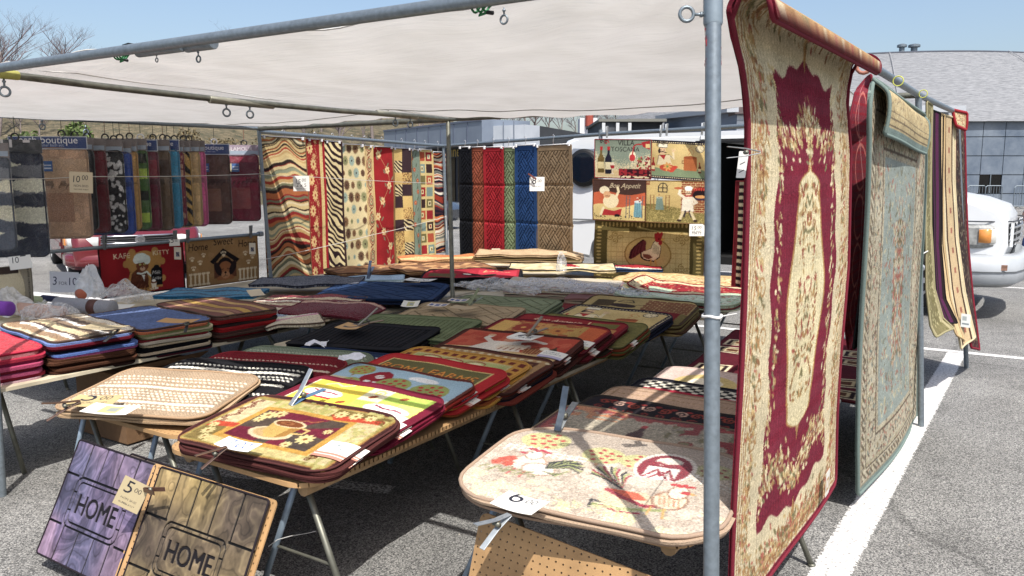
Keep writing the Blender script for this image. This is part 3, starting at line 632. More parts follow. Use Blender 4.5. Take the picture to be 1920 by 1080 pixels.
hull(vf, frontp, 1.0, 1.25, .12, 'cab', M_VAN, van)
mb = MB(); mb.add(vf([(-3.53, -.95, 2.02), (-2.54, -.95, 2.02), (-2.54, .95, 2.02), (-3.53, .95, 2.02), (-3.53, -.93, 2.12), (-2.54, -.93, 2.12), (-2.54, .93, 2.12), (-3.53, .93, 2.12)]), [(0,3,2,1),(4,5,6,7),(0,1,5,4),(1,2,6,5),(2,3,7,6),(3,0,4,7)])
mb.build('roof', M_VAN, van)
mb = MB(); c_ = lambda x, y, z: vf([(x, y, z)])[0]; vax = [vf([(1, 0, 0)])[0] - vf([(0, 0, 0)])[0], vf([(0, 1, 0)])[0] - vf([(0, 0, 0)])[0], (0, 0, 1)]
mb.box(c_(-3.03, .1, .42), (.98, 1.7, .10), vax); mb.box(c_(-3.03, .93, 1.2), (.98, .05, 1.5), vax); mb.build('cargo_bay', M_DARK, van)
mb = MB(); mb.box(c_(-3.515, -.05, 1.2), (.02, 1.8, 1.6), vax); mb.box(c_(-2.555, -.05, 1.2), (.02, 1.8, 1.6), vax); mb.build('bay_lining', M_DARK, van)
mb = MB(); mb.lathe(c_(-5.25, -.985, 1.66), [(.27, 0), (.27, .03), (.23, .05)], 28, -vax[1]); pw = mb.build('round_window', M_BLACK, van, True)
mb = MB(); mb.lathe(c_(-5.25, -.985, 1.66), [(.225, .04), (.21, .052), (.05, .056)], 28, -vax[1]); mb.build('pane', mcol((26, 34, 46), .08, 0, None, 5, .05), pw)
for x, z0, z1 in ((-4.1, .5, 2.0), (-1.5, .5, 1.4)): mb = MB(); mb.box(c_(x, -1.0, (z0+z1)/2), (.012, .012, z1 - z0), vax); mb.build('panel_seam', mcol((120, 124, 128), .6), van)
mb = MB(); mb.box(c_(-4.55, -1.004, .92), (1.9, .012, .02), vax); mb.build('panel_seam', mcol((120, 124, 128), .6), van)
mb = MB(); mb.box(c_(-3.3, -1.02, 2.085), (4.2, .05, .05), vax); mb.build('drip_rail', M_VAN, van)
mb = MB(); mb.box(c_(-3.05, -1.06, 1.98), (1.0, .03, .035), vax, .005); mb.build('door_track', M_BLACK, van)
sd = MB(); sd.box(c_(-4.55, -1.07, 1.2), (.06, .02, .02), vax); sd.build('door_handle', M_BLACK, van)
bmp = MB(); pts = []
for k in range(15):
    a = R(-90 + 180*k/14); pts.append((-.22 + .34*math.cos(a)**.6 if abs(math.cos(a)) > 1e-6 else -.22, 1.03*math.sin(a), 0))
def band(z0, z1, dd, path, thick=.06):
    m_ = MB(); n_ = len(path); V = []
    for (x, y, _) in path:
        for (ex, z) in ((0, z0), (dd, z0 + (z1-z0)*.15), (dd, z0 + (z1-z0)*.85), (0, z1)):
            nn = np.array([max(.05, x + .5), y*.8]); nn /= np.linalg.norm(nn); V.append((x + nn[0]*ex, y + nn[1]*ex, z))
    F = [(i*4+k, (i+1)*4+k, (i+1)*4+(k+1)%4, i*4+(k+1)%4) for i in range(n_-1) for k in range(4)] + [(0, 1, 2, 3), tuple((n_-1)*4 + k for k in (3, 2, 1, 0))]
    m_.add(vf(V), F); return m_
pth = [(-.62, -1.0, 0), (-.45, -1.02, 0), (-.25, -1.0, 0), (-.08, -.92, 0), (.03, -.78, 0), (.07, -.5, 0), (.09, 0, 0), (.07, .5, 0), (.03, .78, 0), (-.08, .92, 0), (-.25, 1.0, 0), (-.62, 1.0, 0)]
b1 = band(.33, .70, .10, pth).build('front_bumper', mcol((172, 178, 184), .45, 0, None, 3, .12, name='bumper_grey'), van, True)
band(.505, .515, .115, pth).build('bumper_groove', mcol((90, 94, 98), .6), b1)
mb = MB(); mb.box(c_(-.06, -1.0, .56), (.16, .02, .06), vax); mb.build('rust_scuff', mcol((150, 110, 90), .9, 0, None, 30, .4), b1)
hp = [(-.42, -1.0, 0), (-.28, -.995, 0), (-.14, -.95, 0), (-.035, -.84, 0), (.0, -.72, 0)]
band(.76, 1.02, .03, [hp[0], hp[1], hp[2]]).build('scuff', M_VSC, van)
hl = band(.79, 1.0, .035, hp[1:4]).build('headlight', mcol((214, 214, 206), .12, 0, None, 30, .05, coat=.5), van, True)
band(.80, .99, .045, [hp[1], ((hp[1][0]+hp[2][0])/2, -.975, 0), (-.17, -.962, 0)]).build('turn_signal', mcol((226, 140, 30), .2, 0, None, 30, .05, coat=.5), hl, True)
gr = band(.78, 1.03, .02, [(-.01, -.80, 0), (.03, -.6, 0), (.045, 0, 0), (.03, .6, 0), (-.01, .8, 0)]).build('grille', M_BLACK, van)
for z in (.83, .90, .97): band(z, z + .025, .04, [(-.01, -.80, 0), (.03, -.6, 0), (.045, 0, 0), (.03, .6, 0), (-.01, .8, 0)]).build('grille_bar', M_RIM, gr)
for y in (-.8, -.45, 0, .45, .8): mb = MB(); mb.box(c_(.05 - .03*abs(y), y, .905), (.03, .03, .26), vax); mb.build('grille_post', M_VAN, gr)
band(1.045, 1.06, .012, pth[1:-1]).build('hood_seam', mcol((60, 64, 72), .6), van)
mb = MB(); mb.add(vf([(-1.24, -.84, 1.49), (-1.24, .84, 1.49), (-1.90, .76, 2.04), (-1.90, -.76, 2.04)]) + np.array([.02, 0, .02]), [(0, 1, 2, 3)]); mb.build('windscreen', mcol((22, 28, 34), .06), van)
mb = MB(); P = vf([(-1.42, -.99, 1.46), (-2.05, -.935, 1.98), (-2.5, -.93, 2.0), (-2.5, -.985, 1.46)]) - vax[1] * .012; mb.prism(list(P), vax[1] * .01); mb.build('side_window', mcol((22, 28, 34), .06), van)
for x in (-4.72, -.95):
    for y in (-.97, .97): wheel(vf, x, y, .36, van, .24, 8)
# --- dark red minivan at the left
mo = np.array([-11.1, 7.2, 0]); mh = R(-24); mf = tf(mo, mh, 0)
mini = root('minivan', mo, 'dark red minivan with chrome grille and clear headlights behind the bath sets', 'minivan')
M_RED = mcol((112, 26, 36), .25, .1, None, 1, .05, coat=.6, name='dark_red_paint')
mp_ = [(-4.7, .35)] + arch(-3.75, .37) + [(-2.9, .25), (-1.4, .25)] + arch(-.92, .38) + [(-.2, .22), (-.02, .28), (.03, .48), (-.02, .72), (-.15, .80), (-.6, .93), (-1.2, 1.02), (-1.9, 1.55), (-2.3, 1.70), (-3.8, 1.74), (-4.5, 1.62), (-4.75, .95)]
hull(mf, mp_, .93, .85, .18, 'body', M_RED, mini, .09)
vf_, vf = vf, mf
gp = [(.0, -.50, 0), (.05, -.3, 0), (.07, 0, 0), (.05, .3, 0), (.0, .5, 0)]
g1 = band(.60, .72, .02, gp).build('grille', M_BLACK, mini)
for z in (.595, .70): band(z, z + .028, .045, gp).build('chrome_strip', M_CHROME, g1, True)
for z in (.635, .67): band(z, z + .008, .04, gp).build('grille_bar', M_CHROME, g1)
mb = MB(); mb.lathe(mf([(.10, 0, .66)])[0], [(.07, 0), (.07, .015), (.04, .02)], 20, mf([(1, 0, 0)])[0] - mf([(0, 0, 0)])[0]); mb.build('emblem', M_CHROME, g1)
for s in (-1, 1):
    pl = [(-.30, s*.93, 0), (-.16, s*.89, 0), (-.05, s*.76, 0), (-.0, s*.54, 0)]; pl = pl if s < 0 else pl[::-1]
    h_ = band(.56, .71, .03, pl).build('headlight', mcol((216, 218, 216), .1, 0, None, 30, .05, coat=.5), mini, True)
    pl2 = [(-.36, s*.935, 0), (-.27, s*.925, 0)]; pl2 = pl2 if s < 0 else pl2[::-1]
    band(.57, .70, .04, pl2).build('turn_signal', mcol((228, 140, 34), .2), h_)
band(.26, .47, .05, [(-.5, -.93, 0), (-.2, -.92, 0), (-.02, -.75, 0), (.05, 0, 0), (-.02, .75, 0), (-.2, .92, 0), (-.5, .93, 0)]).build('bumper', M_RED, mini, True)
maxx = [mf([(1, 0, 0)])[0] - mf([(0, 0, 0)])[0], mf([(0, 1, 0)])[0] - mf([(0, 0, 0)])[0], (0, 0, 1)]
mb = MB(); mb.box(mf([(-2.5, -.925, .52)])[0], (2.2, .03, .06), maxx); mb.build('side_molding', M_RED, mini)
mb = MB(); P = mf([(-1.45, -.86, 1.05), (-1.95, -.78, 1.5), (-4.4, -.76, 1.55), (-4.5, -.86, 1.05)]) - maxx[1]*.03; mb.prism(list(P), maxx[1]*.03); mb.build('side_window', mcol((20, 24, 28), .08), mini)
mb = MB(); mb.add(mf([(-1.22, -.75, 1.05), (-1.22, .75, 1.05), (-1.88, .68, 1.53), (-1.88, -.68, 1.53)]) + np.array([.03, 0, .02]), [(0, 1, 2, 3)]); mb.build('windscreen', mcol((20, 24, 28), .06), mini)
for x in (-3.75, -.92):
    for y in (-.90, .90): wheel(mf, x, y, .325, mini, .2, 7)
# --- dark saloon car far behind, between the poles
co = ond(838, 330, 24); co[2] = 0; ch_ = R(10); cf = tf(co, ch_, 0); car = root('saloon_car', co, 'dark grey saloon car with bright wheels seen between the poles behind the runners', 'car')
cp_ = [(-4.2, .35)] + arch(-3.4, .36) + [(-2.6, .22), (-1.2, .22)] + arch(-.55, .36) + [(.1, .25), (.28, .35), (.3, .6), (.05, .78), (-.9, .92), (-1.6, 1.38), (-2.8, 1.42), (-3.6, 1.05), (-4.2, 1.0)]
hull(cf, cp_, .9, .8, .2, 'body', mcol((52, 58, 70), .2, .3, None, 1, .05, coat=.6), car, .09); cax = [cf([(1, 0, 0)])[0] - cf([(0, 0, 0)])[0], cf([(0, 1, 0)])[0] - cf([(0, 0, 0)])[0], (0, 0, 1)]
mb = MB(); P = cf([(-1.15, -.85, .93), (-1.65, -.74, 1.33), (-2.75, -.74, 1.36), (-3.4, -.85, .98)]) - cax[1]*.02; mb.prism(list(P), cax[1]*.03); mb.build('side_window', mcol((16, 20, 24), .08), car)
for x in (-3.4, -.55):
    for y in (-.87, .87): wheel(cf, x, y, .33, car, .2, 5)
vf = vf_
# --- somebody walking past at the right edge
def person(base, face, label):
    rt_ = root('person', base, label, 'person'); c, s = math.cos(face), math.sin(face)
    J = [(0, 0, .95), (0, 0, 1.15), (0, 0, 1.42), (.01, 0, 1.53), (.03, 0, 1.68),
         (0, .09, .9), (.29, .10, .54), (.29, .10, .09), (.42, .11, .04), (0, -.09, .9), (-.02, -.10, .50), (-.26, -.10, .10), (-.12, -.11, .03),
         (0, .19, 1.40), (-.06, .24, 1.13), (.06, .25, .90), (0, -.19, 1.40), (.05, -.24, 1.13), (.16, -.24, .92)]
    rad = [.13, .12, .14, .055, .10, .10, .065, .045, .04, .10, .065, .045, .04, .06, .045, .035, .06, .045, .035]
    E_ = [(0,1),(1,2),(2,3),(3,4),(0,5),(5,6),(6,7),(7,8),(0,9),(9,10),(10,11),(11,12),(2,13),(13,14),(14,15),(2,16),(16,17),(17,18)]
    for hb in (15, 18):      # fingers
        x, y, z = J[hb]
        for k in range(5):
            J.append((x + .03 - .018*k, y, z - .075)); rad.append(.016); E_.append((hb, len(J)-1)); J.append((x + .035 - .02*k, y, z - .12 - .01*(2 - abs(2-k)))); rad.append(.011); E_.append((len(J)-2, len(J)-1))
    me = bpy.data.meshes.new('body'); me.from_pydata([(x*c - y*s, x*s + y*c, z) for x, y, z in J], E_, []); o = link(me, 'body', rt_)
    mo_ = o.modifiers.new('skin', 'SKIN')
    for v_, r_ in zip(me.skin_vertices[0].data if me.skin_vertices else [], rad): v_.radius = (r_, r_)
    return rt_, o, rad
pb = ond(1960, 330, 13.4); pb[2] = 0
prt, pob, prad = person(pb, R(212), 'person in blue jeans walking at the right edge, one leg in view')
def split_clothes():
    import bmesh
    bpy.context.view_layer.objects.active = pob
    me = pob.data
    if not me.skin_vertices:
        bm = bmesh.new(); bm.from_mesh(me); lay = bm.verts.layers.skin.verify()
        for v_, r_ in zip(bm.verts, prad): v_[lay].radius = (r_, r_)
        bm.verts.ensure_lookup_table(); bm.verts[0][lay].use_root = True; bm.to_mesh(me); bm.free()
    sub = pob.modifiers.new('sub', 'SUBSURF'); sub.levels = 2; sub.render_levels = 2
    mats = [mcol((196, 148, 120), .6, name='skin'), mcol((46, 72, 130), .9, 0, 'noise', 200, .2, name='denim'), mcol((150, 160, 170), .9), mcol((120, 84, 60), .8)]
    dg = bpy.context.evaluated_depsgraph_get(); ev = pob.evaluated_get(dg); nm = bpy.data.meshes.new_from_object(ev); pob.modifiers.clear(); pob.data = nm
    nm.materials.clear(); [nm.materials.append(x) for x in mats]
    for p_ in nm.polygons:
        z = p_.center.z; p_.material_index = 3 if z < .1 else 1 if z < 1.02 and abs(math.hypot(p_.center.x, p_.center.y)) < (.6 if z < .7 else .2) else 2 if z < 1.5 and z > 1.0 else 0; p_.use_smooth = True
split_clothes()
mb = MB(); mb.lathe(pb + np.array([-.02, 0, 1.68]), [(.02, .14), (.09, .10), (.112, .02), (.10, -.05), (.08, -.06)][::-1], 20); mb.build('hair', mcol((60, 44, 34), .8, 0, 'noise', 90, .3), prt, True)

# small stones and grit scattered on the asphalt
gr_ = np.random.RandomState(12); V = []; F = []
for k in range(900):
    x, y = gr_.uniform(-4.5, 3.5), gr_.uniform(1.2, 9); s = gr_.uniform(.002, .006); a0 = gr_.rand()*3; n0 = len(V)
    for q in range(4): V.append((x + s*math.cos(a0 + q*1.57), y + s*math.sin(a0 + q*1.57)*.7, .0005))
    V.append((x, y, s*.9)); F += [[n0+q, n0+(q+1) % 4, n0+4] for q in range(4)]
tag(mesh('grit', V, F, mcol((168, 160, 146), .9, 0, None, 8, .3), base=(0, 3, 0)), 'small stones and grit strewn over the asphalt', 'grit', kind='stuff')
# ================================================================= STALL FRAME AND CANOPY
ZB = 2.08
P0 = np.array([-.635, 1.90, ZB]); Pf = np.array([-.49, 1.66, 0.]); L0 = np.array([-4.12, 1.92, ZB]); Lf = np.array([-4.22, 1.90, 0]); Lf = onz(5, 930, 0)
M0 = onz(840, 224, ZB); Mf = np.array([*onz(851, 556, .62)[:2], 0]); Mf = M0 + (Mf - M0); Mf[2] = 0
R0 = onz(1722, 178, ZB); Rf = onz(1727, 800, 0)
N0 = onz(485, 241, ZB); Nf = N0.copy(); Nf[2] = 0; Nf[0] += .12
Q0 = onz(832, 274, 2.05); O0 = onz(1126, 252, 2.05); Q0 = np.array([-7.0, 9.35, 2.02]); Of = onz(1136, 520, .55); Of = O0 + (Of - O0) * 1.0; Of[2] = 0; Of[:2] = O0[:2] + np.array([.1, -.05])
F0 = onz(1795, 212, ZB); Ff = onz(1812, 690, 0); W0 = onz(-60, 214, ZB)
frame = root('stall_frame', Lf, 'galvanised pipe frame of the rug stall with eye bolts along its rails', 'stall frame')
PR = .0185
def pole(a, b, r_=PR, mat=M_METAL, name='pole', parent=frame):
    mb = MB(); mb.tube([a, b], r_, 18); o = mb.build(name, mat, parent, auto=40); return o
def coupler(p, d, l=.12, r_=PR + .004, parent=frame, mat=M_METAL):
    d = np.array(d, float); d /= np.linalg.norm(d); mb = MB(); mb.tube([p - d*l/2, p - d*(l/2 - .003), p + d*(l/2 - .003), p + d*l/2], [r_ - .002, r_, r_, r_ - .002], 18); return mb.build('pipe_coupler', mat, parent, auto=40)
def eyebolt(p, d=(0, 0, -1), n=(1, 0, 0), s=1., parent=frame):
    p = np.array(p, float); d = np.array(d, float); n = np.array(n, float); mb = MB(); mb.tube([p, p + d*.045*s], .006*s, 8); mb.tube([p + d*.012*s, p + d*.022*s], .011*s, 6)
    c = p + d * .072*s; mb.tube([c + (d*math.cos(a) + n*math.sin(a))*.026*s for a in np.linspace(0, 6.28, 17)[:-1]], .007*s, 8, closed=True); return mb.build('eye_bolt', M_METAL, parent, True)
pol = pole(P0 + (0, 0, .02), Pf); pole(L0, Lf); pole(M0, Mf, mat=M_METALD); pole(R0, Rf); pole(N0, Nf); pole(Q0, Q0 * (1, 1, 0) + (.05, 0, 0), .022); pole(O0, Of, .022); pole(F0, Ff)
pole(W0, W0 * (1, 1, 0))
AL = L0 + (L0 - P0) / np.linalg.norm(L0 - P0) * .5
pole(P0 + (.02, .0, 0), AL, PR + .001, M_METAL, 'rail'); BR_ = [ons(-40, 134.5, -4.15), ons(10, 139.5, -4.15), ons(200, 163, -4.15), ons(424, 188, -4.14), ons(640, 208, -4.13), ons(770, 217, -4.13), M0]; mb = MB(); mb.tube(BR_, PR, 18); mb.build('rail', M_METALD, frame, auto=40)
pole(P0, R0, PR, name='rail'); pole(R0, F0 + (F0 - R0) * .08, PR, name='rail'); pole(M0 + (M0 - R0) * .03, R0, PR, M_METALD, 'rail')
pole(M0, N0, PR + .006, M_METALD, 'rail'); pole(N0 + (N0-W0)*.02, W0, PR, name='rail'); pole(N0 + (0, 0, -.03), Q0 + (Q0 - N0) * .01, .021, name='rail')
pole(Q0, O0 + (O0 - Q0) * .02, .021, name='rail'); OE = onz(1402, 236, 2.05); pole(O0, OE, .022, name='rail'); pole(O0 * (1, 1, 1), O0 + (0, 0, .05), .022, name='rail_end')
aL = (L0 - P0); 
for f in (.42, .545, .60): pass
coupler(onz(375, 84, ZB) * (1, 1, 1), aL, .16); coupler(onz(300, 92, ZB), aL, .28, PR + .003); 
for px, py in ((293, 100), (371, 92), (945, 10)):
    q = onz(px, py - 4, ZB); eyebolt(q + (0, 0, -.012), n=(1, 0, 0), s=.45 if px != 293 else .3)
bL = M0 - L0
for px, py, l in ((455, 196, .5), (745, 219, .5)): coupler(ons(px, py - 3.5, -4.14), bL, l, mat=mcol((150, 148, 132), .5, .4, 'noise', 20))
for px, py in ((424, 192), (468, 196), (741, 216), (769, 219)): eyebolt(ons(px, py, -4.14) + (0, 0, .0), n=(.3, .95, 0), s=.85)
coupler(ons(6, 139, -4.15), bL, .14, PR + .004, mat=mcol((172, 168, 74), .7)); eyebolt(ons(7, 147, -4.15), n=(.3, .95, 0), s=.85)
for px, py in ((160, 236), (78, 224)): eyebolt(onz(px, py - 4, ZB) + (0, 0, -.012), n=(.1, .95, 0), s=.9)
# front pole: top sleeve, eye bolt, red paint marks
dP = (P0 - Pf) / np.linalg.norm(P0 - Pf)
def on_pole(y): q = ons(1350, y, 0) if 0 else None; d_ = ray(1350, y); k = (1.9 / d_[1]); z = (CP + d_*k)[2]; f = (z - Pf[2]) / (P0[2] - Pf[2]); return Pf + (P0 - Pf) * f
sl_ = on_pole(20); mb = MB(); mb.tube([sl_ - dP*.035, sl_ - dP*.03, sl_ + dP*.14], [PR + .002, PR + .004, PR + .004], 20); mb.build('top_sleeve', mcol((150, 166, 178), .45, .5, 'noise', 30), frame, auto=40)
eyebolt(on_pole(28) + np.array([-.85, -.5, 0]) * .017, d=(-.86, -.5, .03), n=(0, 0, 1), s=.62)
mcv = on_pole(90)
mr, ntm, bm_ = nmat('worn_red_paint'); 
def red_marks():
    nt = mr.node_tree; b = bm_; b.inputs['Roughness'].default_value = .6; b.inputs['Base Color'].default_value = (*lin((190, 60, 70)), 1)
    tc = nt.nodes.new('ShaderNodeTexCoord'); n = nt.nodes.new('ShaderNodeTexNoise'); n.inputs['Scale'].default_value = 45; n.inputs['Detail'].default_value = 5; nt.links.new(tc.outputs['Object'], n.inputs[0])
    t = nt.nodes.new('ShaderNodeBsdfTransparent'); ms = nt.nodes.new('ShaderNodeMixShader'); st = nt.nodes.new('ShaderNodeMapRange'); st.inputs[1].default_value = .5; st.inputs[2].default_value = .64; nt.links.new(n.outputs[0], st.inputs[0])
    nt.links.new(st.outputs[0], ms.inputs[0]); nt.links.new(t.outputs[0], ms.inputs[1]); nt.links.new(b.outputs[0], ms.inputs[2]); nt.links.new(ms.outputs[0], nt.nodes['Material Output'].inputs[0])
red_marks(); mb = MB(); mb.tube([on_pole(50), on_pole(125)], PR + .0012, 20, caps=False); mb.build('paint_mark', mr, frame, True)
# canopy sheets: thin white cloth that lets light through
def m_canopy():
    m = bpy.data.materials.new('canopy_cloth'); m.use_nodes = True; nt = m.node_tree; nt.nodes.clear(); N = nt.nodes.new; L = nt.links.new
    o = N('ShaderNodeOutputMaterial'); d_ = N('ShaderNodeBsdfDiffuse'); t = N('ShaderNodeBsdfTranslucent'); mx = N('ShaderNodeMixShader'); mx.inputs[0].default_value = .30
    mp = hk(nt, scale=(1, 1, 1)); n = N('ShaderNodeTexNoise'); n.inputs['Scale'].default_value = 3; n.inputs['Detail'].default_value = 8; L(mp.outputs[0], n.inputs[0]); n2 = N('ShaderNodeTexNoise'); n2.inputs['Scale'].default_value = 18; n2.inputs['Detail'].default_value = 6; mp2 = hk(nt, scale=(.25, 1.6, 1)); L(mp2.outputs[0], n2.inputs[0])
    cr = N('ShaderNodeValToRGB'); e = cr.color_ramp.elements; e[0].position = .3; e[0].color = (.66, .645, .615, 1); e[1].position = .6; e[1].color = (.76, .745, .72, 1); L(n.outputs[0], cr.inputs[0])
    n3 = N('ShaderNodeTexNoise'); n3.inputs['Scale'].default_value = 2.1; n3.inputs['Detail'].default_value = 9; n3.inputs['Roughness'].default_value = .7; n3.inputs['Distortion'].default_value = .8; mp3 = hk(nt, scale=(1, 2.2, 1)); L(mp3.outputs[0], n3.inputs[0]); c3 = N('ShaderNodeMapRange'); c3.inputs[1].default_value = .66; c3.inputs[2].default_value = .74; c3.inputs[3].default_value = 1; c3.inputs[4].default_value = .78; L(n3.outputs[0], c3.inputs[0]); vs = N('ShaderNodeVectorMath'); vs.operation = 'SCALE'; L(cr.outputs[0], vs.inputs[0]); L(c3.outputs[0], vs.inputs['Scale'])
    L(vs.outputs[0], d_.inputs[0]); L(vs.outputs[0], t.inputs[0]); bp = N('ShaderNodeBump'); bp.inputs['Strength'].default_value = .5; bp.inputs['Distance'].default_value = .02; L(n2.outputs[0], bp.inputs['Height']); L(bp.outputs[0], d_.inputs['Normal']); L(bp.outputs[0], t.inputs['Normal'])
    L(d_.outputs[0], mx.inputs[1]); L(t.outputs[0], mx.inputs[2]); L(mx.outputs[0], o.inputs[0]); return m
MC = m_canopy()
def canopy(name, c00, c10, c11, c01, sags, label, rise=.0, n=96, seams=()):
    """bilinear sheet, corners front-left, front-right, back-right, back-left; sags: edge sag inward and body sag"""
    u, v = np.meshgrid(np.linspace(0, 1, n), np.linspace(0, 1, n)); c00, c10, c11, c01 = [np.array(c, float) for c in (c00, c10, c11, c01)]
    P = (c00*(1-u)[..., None] + c10*u[..., None])*(1-v)[..., None] + (c01*(1-u)[..., None] + c11*u[..., None])*v[..., None]
    fi, bi, li, ri, body = sags
    P += ((c01 - c00) / np.linalg.norm(c01 - c00))[None, None] * ((4*u*(1-u))[..., None] * ((1-v)*fi - v*bi)[..., None])
    P += ((c10 - c00) / np.linalg.norm(c10 - c00))[None, None] * ((4*v*(1-v))[..., None] * ((1-u)*li - u*ri)[..., None])
    P[..., 2] += -body * (16*u*(1-u)*v*(1-v)) ** .7 + .006*np.sin(u*31 + v*5)*np.sin(v*23) + .01*np.sin(u*7+v*9) + .010*np.sin(u*38 + 2*np.sin(v*5))*(np.exp(-v*9) + np.exp(-(1-v)*7)) + .012*np.sin(np.arctan2(v + .02, 1.02 - u)*22)*np.exp(-3.2*np.hypot(1-u, v)) + .012*np.sin(np.arctan2(v + .02, u + .02)*20)*np.exp(-3.2*np.hypot(u, v))
    idx = np.arange(n*n).reshape(n, n); F = np.stack([idx[:-1, :-1], idx[:-1, 1:], idx[1:, 1:], idx[1:, :-1]], -1).reshape(-1, 4)
    rt_ = root(name, P.reshape(-1, 3).mean(0), label, 'canopy'); o = mesh('cloth', P.reshape(-1, 3), F, MC, rt_, True)
    msn = mcol((196, 192, 184), .9, name='hem'); 
    for edge in (P[0], P[-1], P[:, 0], P[:, -1]): mb = MB(); mb.tube(list(edge[::2]) + [edge[-1]], .0035, 5); mb.build('hem', msn, rt_)
    for f in seams:
        j = int(f * (n-1)); mb = MB(); mb.tube(list(P[j, ::2] - np.array([0, 0, .003])), .0028, 5); mb.build('seam', mcol((150, 146, 136), .9), rt_)
    return P
z_ = np.array([0, 0, 1.])
canopy('canopy_sheet', (-4.12, 1.99, 2.105), (-.66, 1.97, 2.095), (-.80, 5.50, 2.03), (-4.10, 5.72, 2.09), (.05, .04, .03, .05, .065), 'large off-white cloth canopy stretched over the front bay of the stall', seams=(.72,))
wl = W0 * (1, 1, 1); canopy('canopy_sheet', (-7.9, 1.9, 2.12), (-4.17, 2.0, 2.115), (-4.2, 5.70, 2.105), (-6.62, 5.70, 2.10), (.05, .10, .0, .03, .06), 'off-white cloth canopy over the left bay beside the diagonal rail', seams=(.80,))
mb = MB()
def ropetie(px, py, label, parts=3, c=(40, 120, 70), zz=ZB, seed=1, tail=True):
    q = onz(px, py, zz); r_ = random.Random(seed); mb = MB(); ax = aL / np.linalg.norm(aL); n_ = np.cross(ax, z_)
    for k in range(parts):
        o_ = q + ax * (k - 1) * .018; mb.tube([o_ + (n_*math.cos(a) + z_*math.sin(a))*(PR + .004) + ax*a*.002 for a in np.linspace(0, 6.28, 15)[:-1]], .0035, 7, closed=True)
    mb.tube([q - z_*.018, q - z_*.032 + ax*.012, q - z_*.026 - ax*.02, q - z_*.022 - ax*.01], .004, 7)
    o = root('rope_tie', q - z_*.05, label, 'rope', 'green rope ties on the front rail'); mb.build('rope', mcol(c, .8, 0, 'noise', 200, .3, .6), o, True)
    if tail:
        mb = MB(); mb.tube([q + z_*.03 - ax*.01, q + z_*.034 - ax*.05, q + z_*.028 - ax*.085], .003, 6); mb.tube([q - z_*.026 - ax*.015, q - z_*.03 - ax*.035], .006, 7); mb.build('bungee_end', M_BLACK, o, True)
ropetie(228, 100, 'green rope tie with black bungee end on the left of the front rail'); ropetie(905, 6, 'green rope tie with black bungee end near the top edge of the photo', seed=2)
def cord(name, pts, r_, c, label, cat='cord', grp=None, sag=0):
    mb = MB(); P = []
    for a, b in zip(pts[:-1], pts[1:]):
        a, b = np.array(a, float), np.array(b, float)
        for k in range(13): f = k/12; P.append(a + (b-a)*f - np.array([0, 0, sag*4*f*(1-f)]))
    mb.tube(P, r_, 6); return tag(mb.build(name, mcol(c, .7, 0, 'noise', 300, .1), None, True), label, cat, grp)
# ================================================================= TABLES
def m_peg(name='pegboard', c=(196, 150, 92), holes=True):
    m, nt, b = nmat(name); N = nt.nodes.new; L = nt.links.new; tc = N('ShaderNodeTexCoord')
    n = N('ShaderNodeTexNoise'); n.inputs['Scale'].default_value = 6; n.inputs['Detail'].default_value = 8; L(tc.outputs['Object'], n.inputs[0]); cr = N('ShaderNodeValToRGB'); e = cr.color_ramp.elements
    e[0].position = .35; e[0].color = (*lin(c, .55), 1); e[1].position = .65; e[1].color = (*lin(c, .85), 1); L(n.outputs[0], cr.inputs[0]); L(cr.outputs[0], b.inputs['Base Color']); b.inputs['Roughness'].default_value = .7
    if holes:
        uv = N('ShaderNodeAttribute'); uv.attribute_name = 'pos'; sc = N('ShaderNodeVectorMath'); sc.operation = 'SCALE'; sc.inputs['Scale'].default_value = 1/.0254; L(uv.outputs['Vector'], sc.inputs[0])
        fr = N('ShaderNodeVectorMath'); fr.operation = 'FRACTION'; L(sc.outputs[0], fr.inputs[0]); sb = N('ShaderNodeVectorMath'); sb.operation = 'SUBTRACT'; sb.inputs[1].default_value = (.5, .5, .5); L(fr.outputs[0], sb.inputs[0])
        mu = N('ShaderNodeVectorMath'); mu.operation = 'MULTIPLY'; mu.inputs[1].default_value = (1, 1, 0); L(sb.outputs[0], mu.inputs[0]); ln = N('ShaderNodeVectorMath'); ln.operation = 'LENGTH'; L(mu.outputs[0], ln.inputs[0])
        lt = N('ShaderNodeMath'); lt.operation = 'LESS_THAN'; lt.inputs[1].default_value = .125; L(ln.outputs['Value'], lt.inputs[0]); t = N('ShaderNodeBsdfTransparent'); ms = N('ShaderNodeMixShader'); L(lt.outputs[0], ms.inputs[0]); L(b.outputs[0], ms.inputs[1]); L(t.outputs[0], ms.inputs[2]); L(ms.outputs[0], nt.nodes['Material Output'].inputs[0])
    return m
M_PEG = m_peg(); M_PEGW = m_peg('pale_table_board', (214, 200, 168), False)
def board(name, parent, S, W, H, th=.006, r=.03, mat=None, nx=30, ny=20, base=None):
    """board with rounded corners that carries its own flat coordinates for the peg holes"""
    o = sheet(name, parent, S, W, H, r, th, None, mat or M_PEG, nx, ny, loc=base)
    v = np.empty(len(o.data.vertices) * 3, np.float32); o.data.vertices.foreach_get('co', v)
    return o
def add_pos(o, org, ex, ey):
    v = np.empty(len(o.data.vertices) * 3, np.float32); o.data.vertices.foreach_get('co', v); v = v.reshape(-1, 3); w_ = v + ORG[o]
    q = np.zeros((len(v), 3), np.float32); q[:, 0] = (w_ - org) @ np.array(ex); q[:, 1] = (w_ - org) @ np.array(ey)
    at = o.data.attributes.new('pos', 'FLOAT_VECTOR', 'POINT'); at.data.foreach_set('vector', q.ravel())
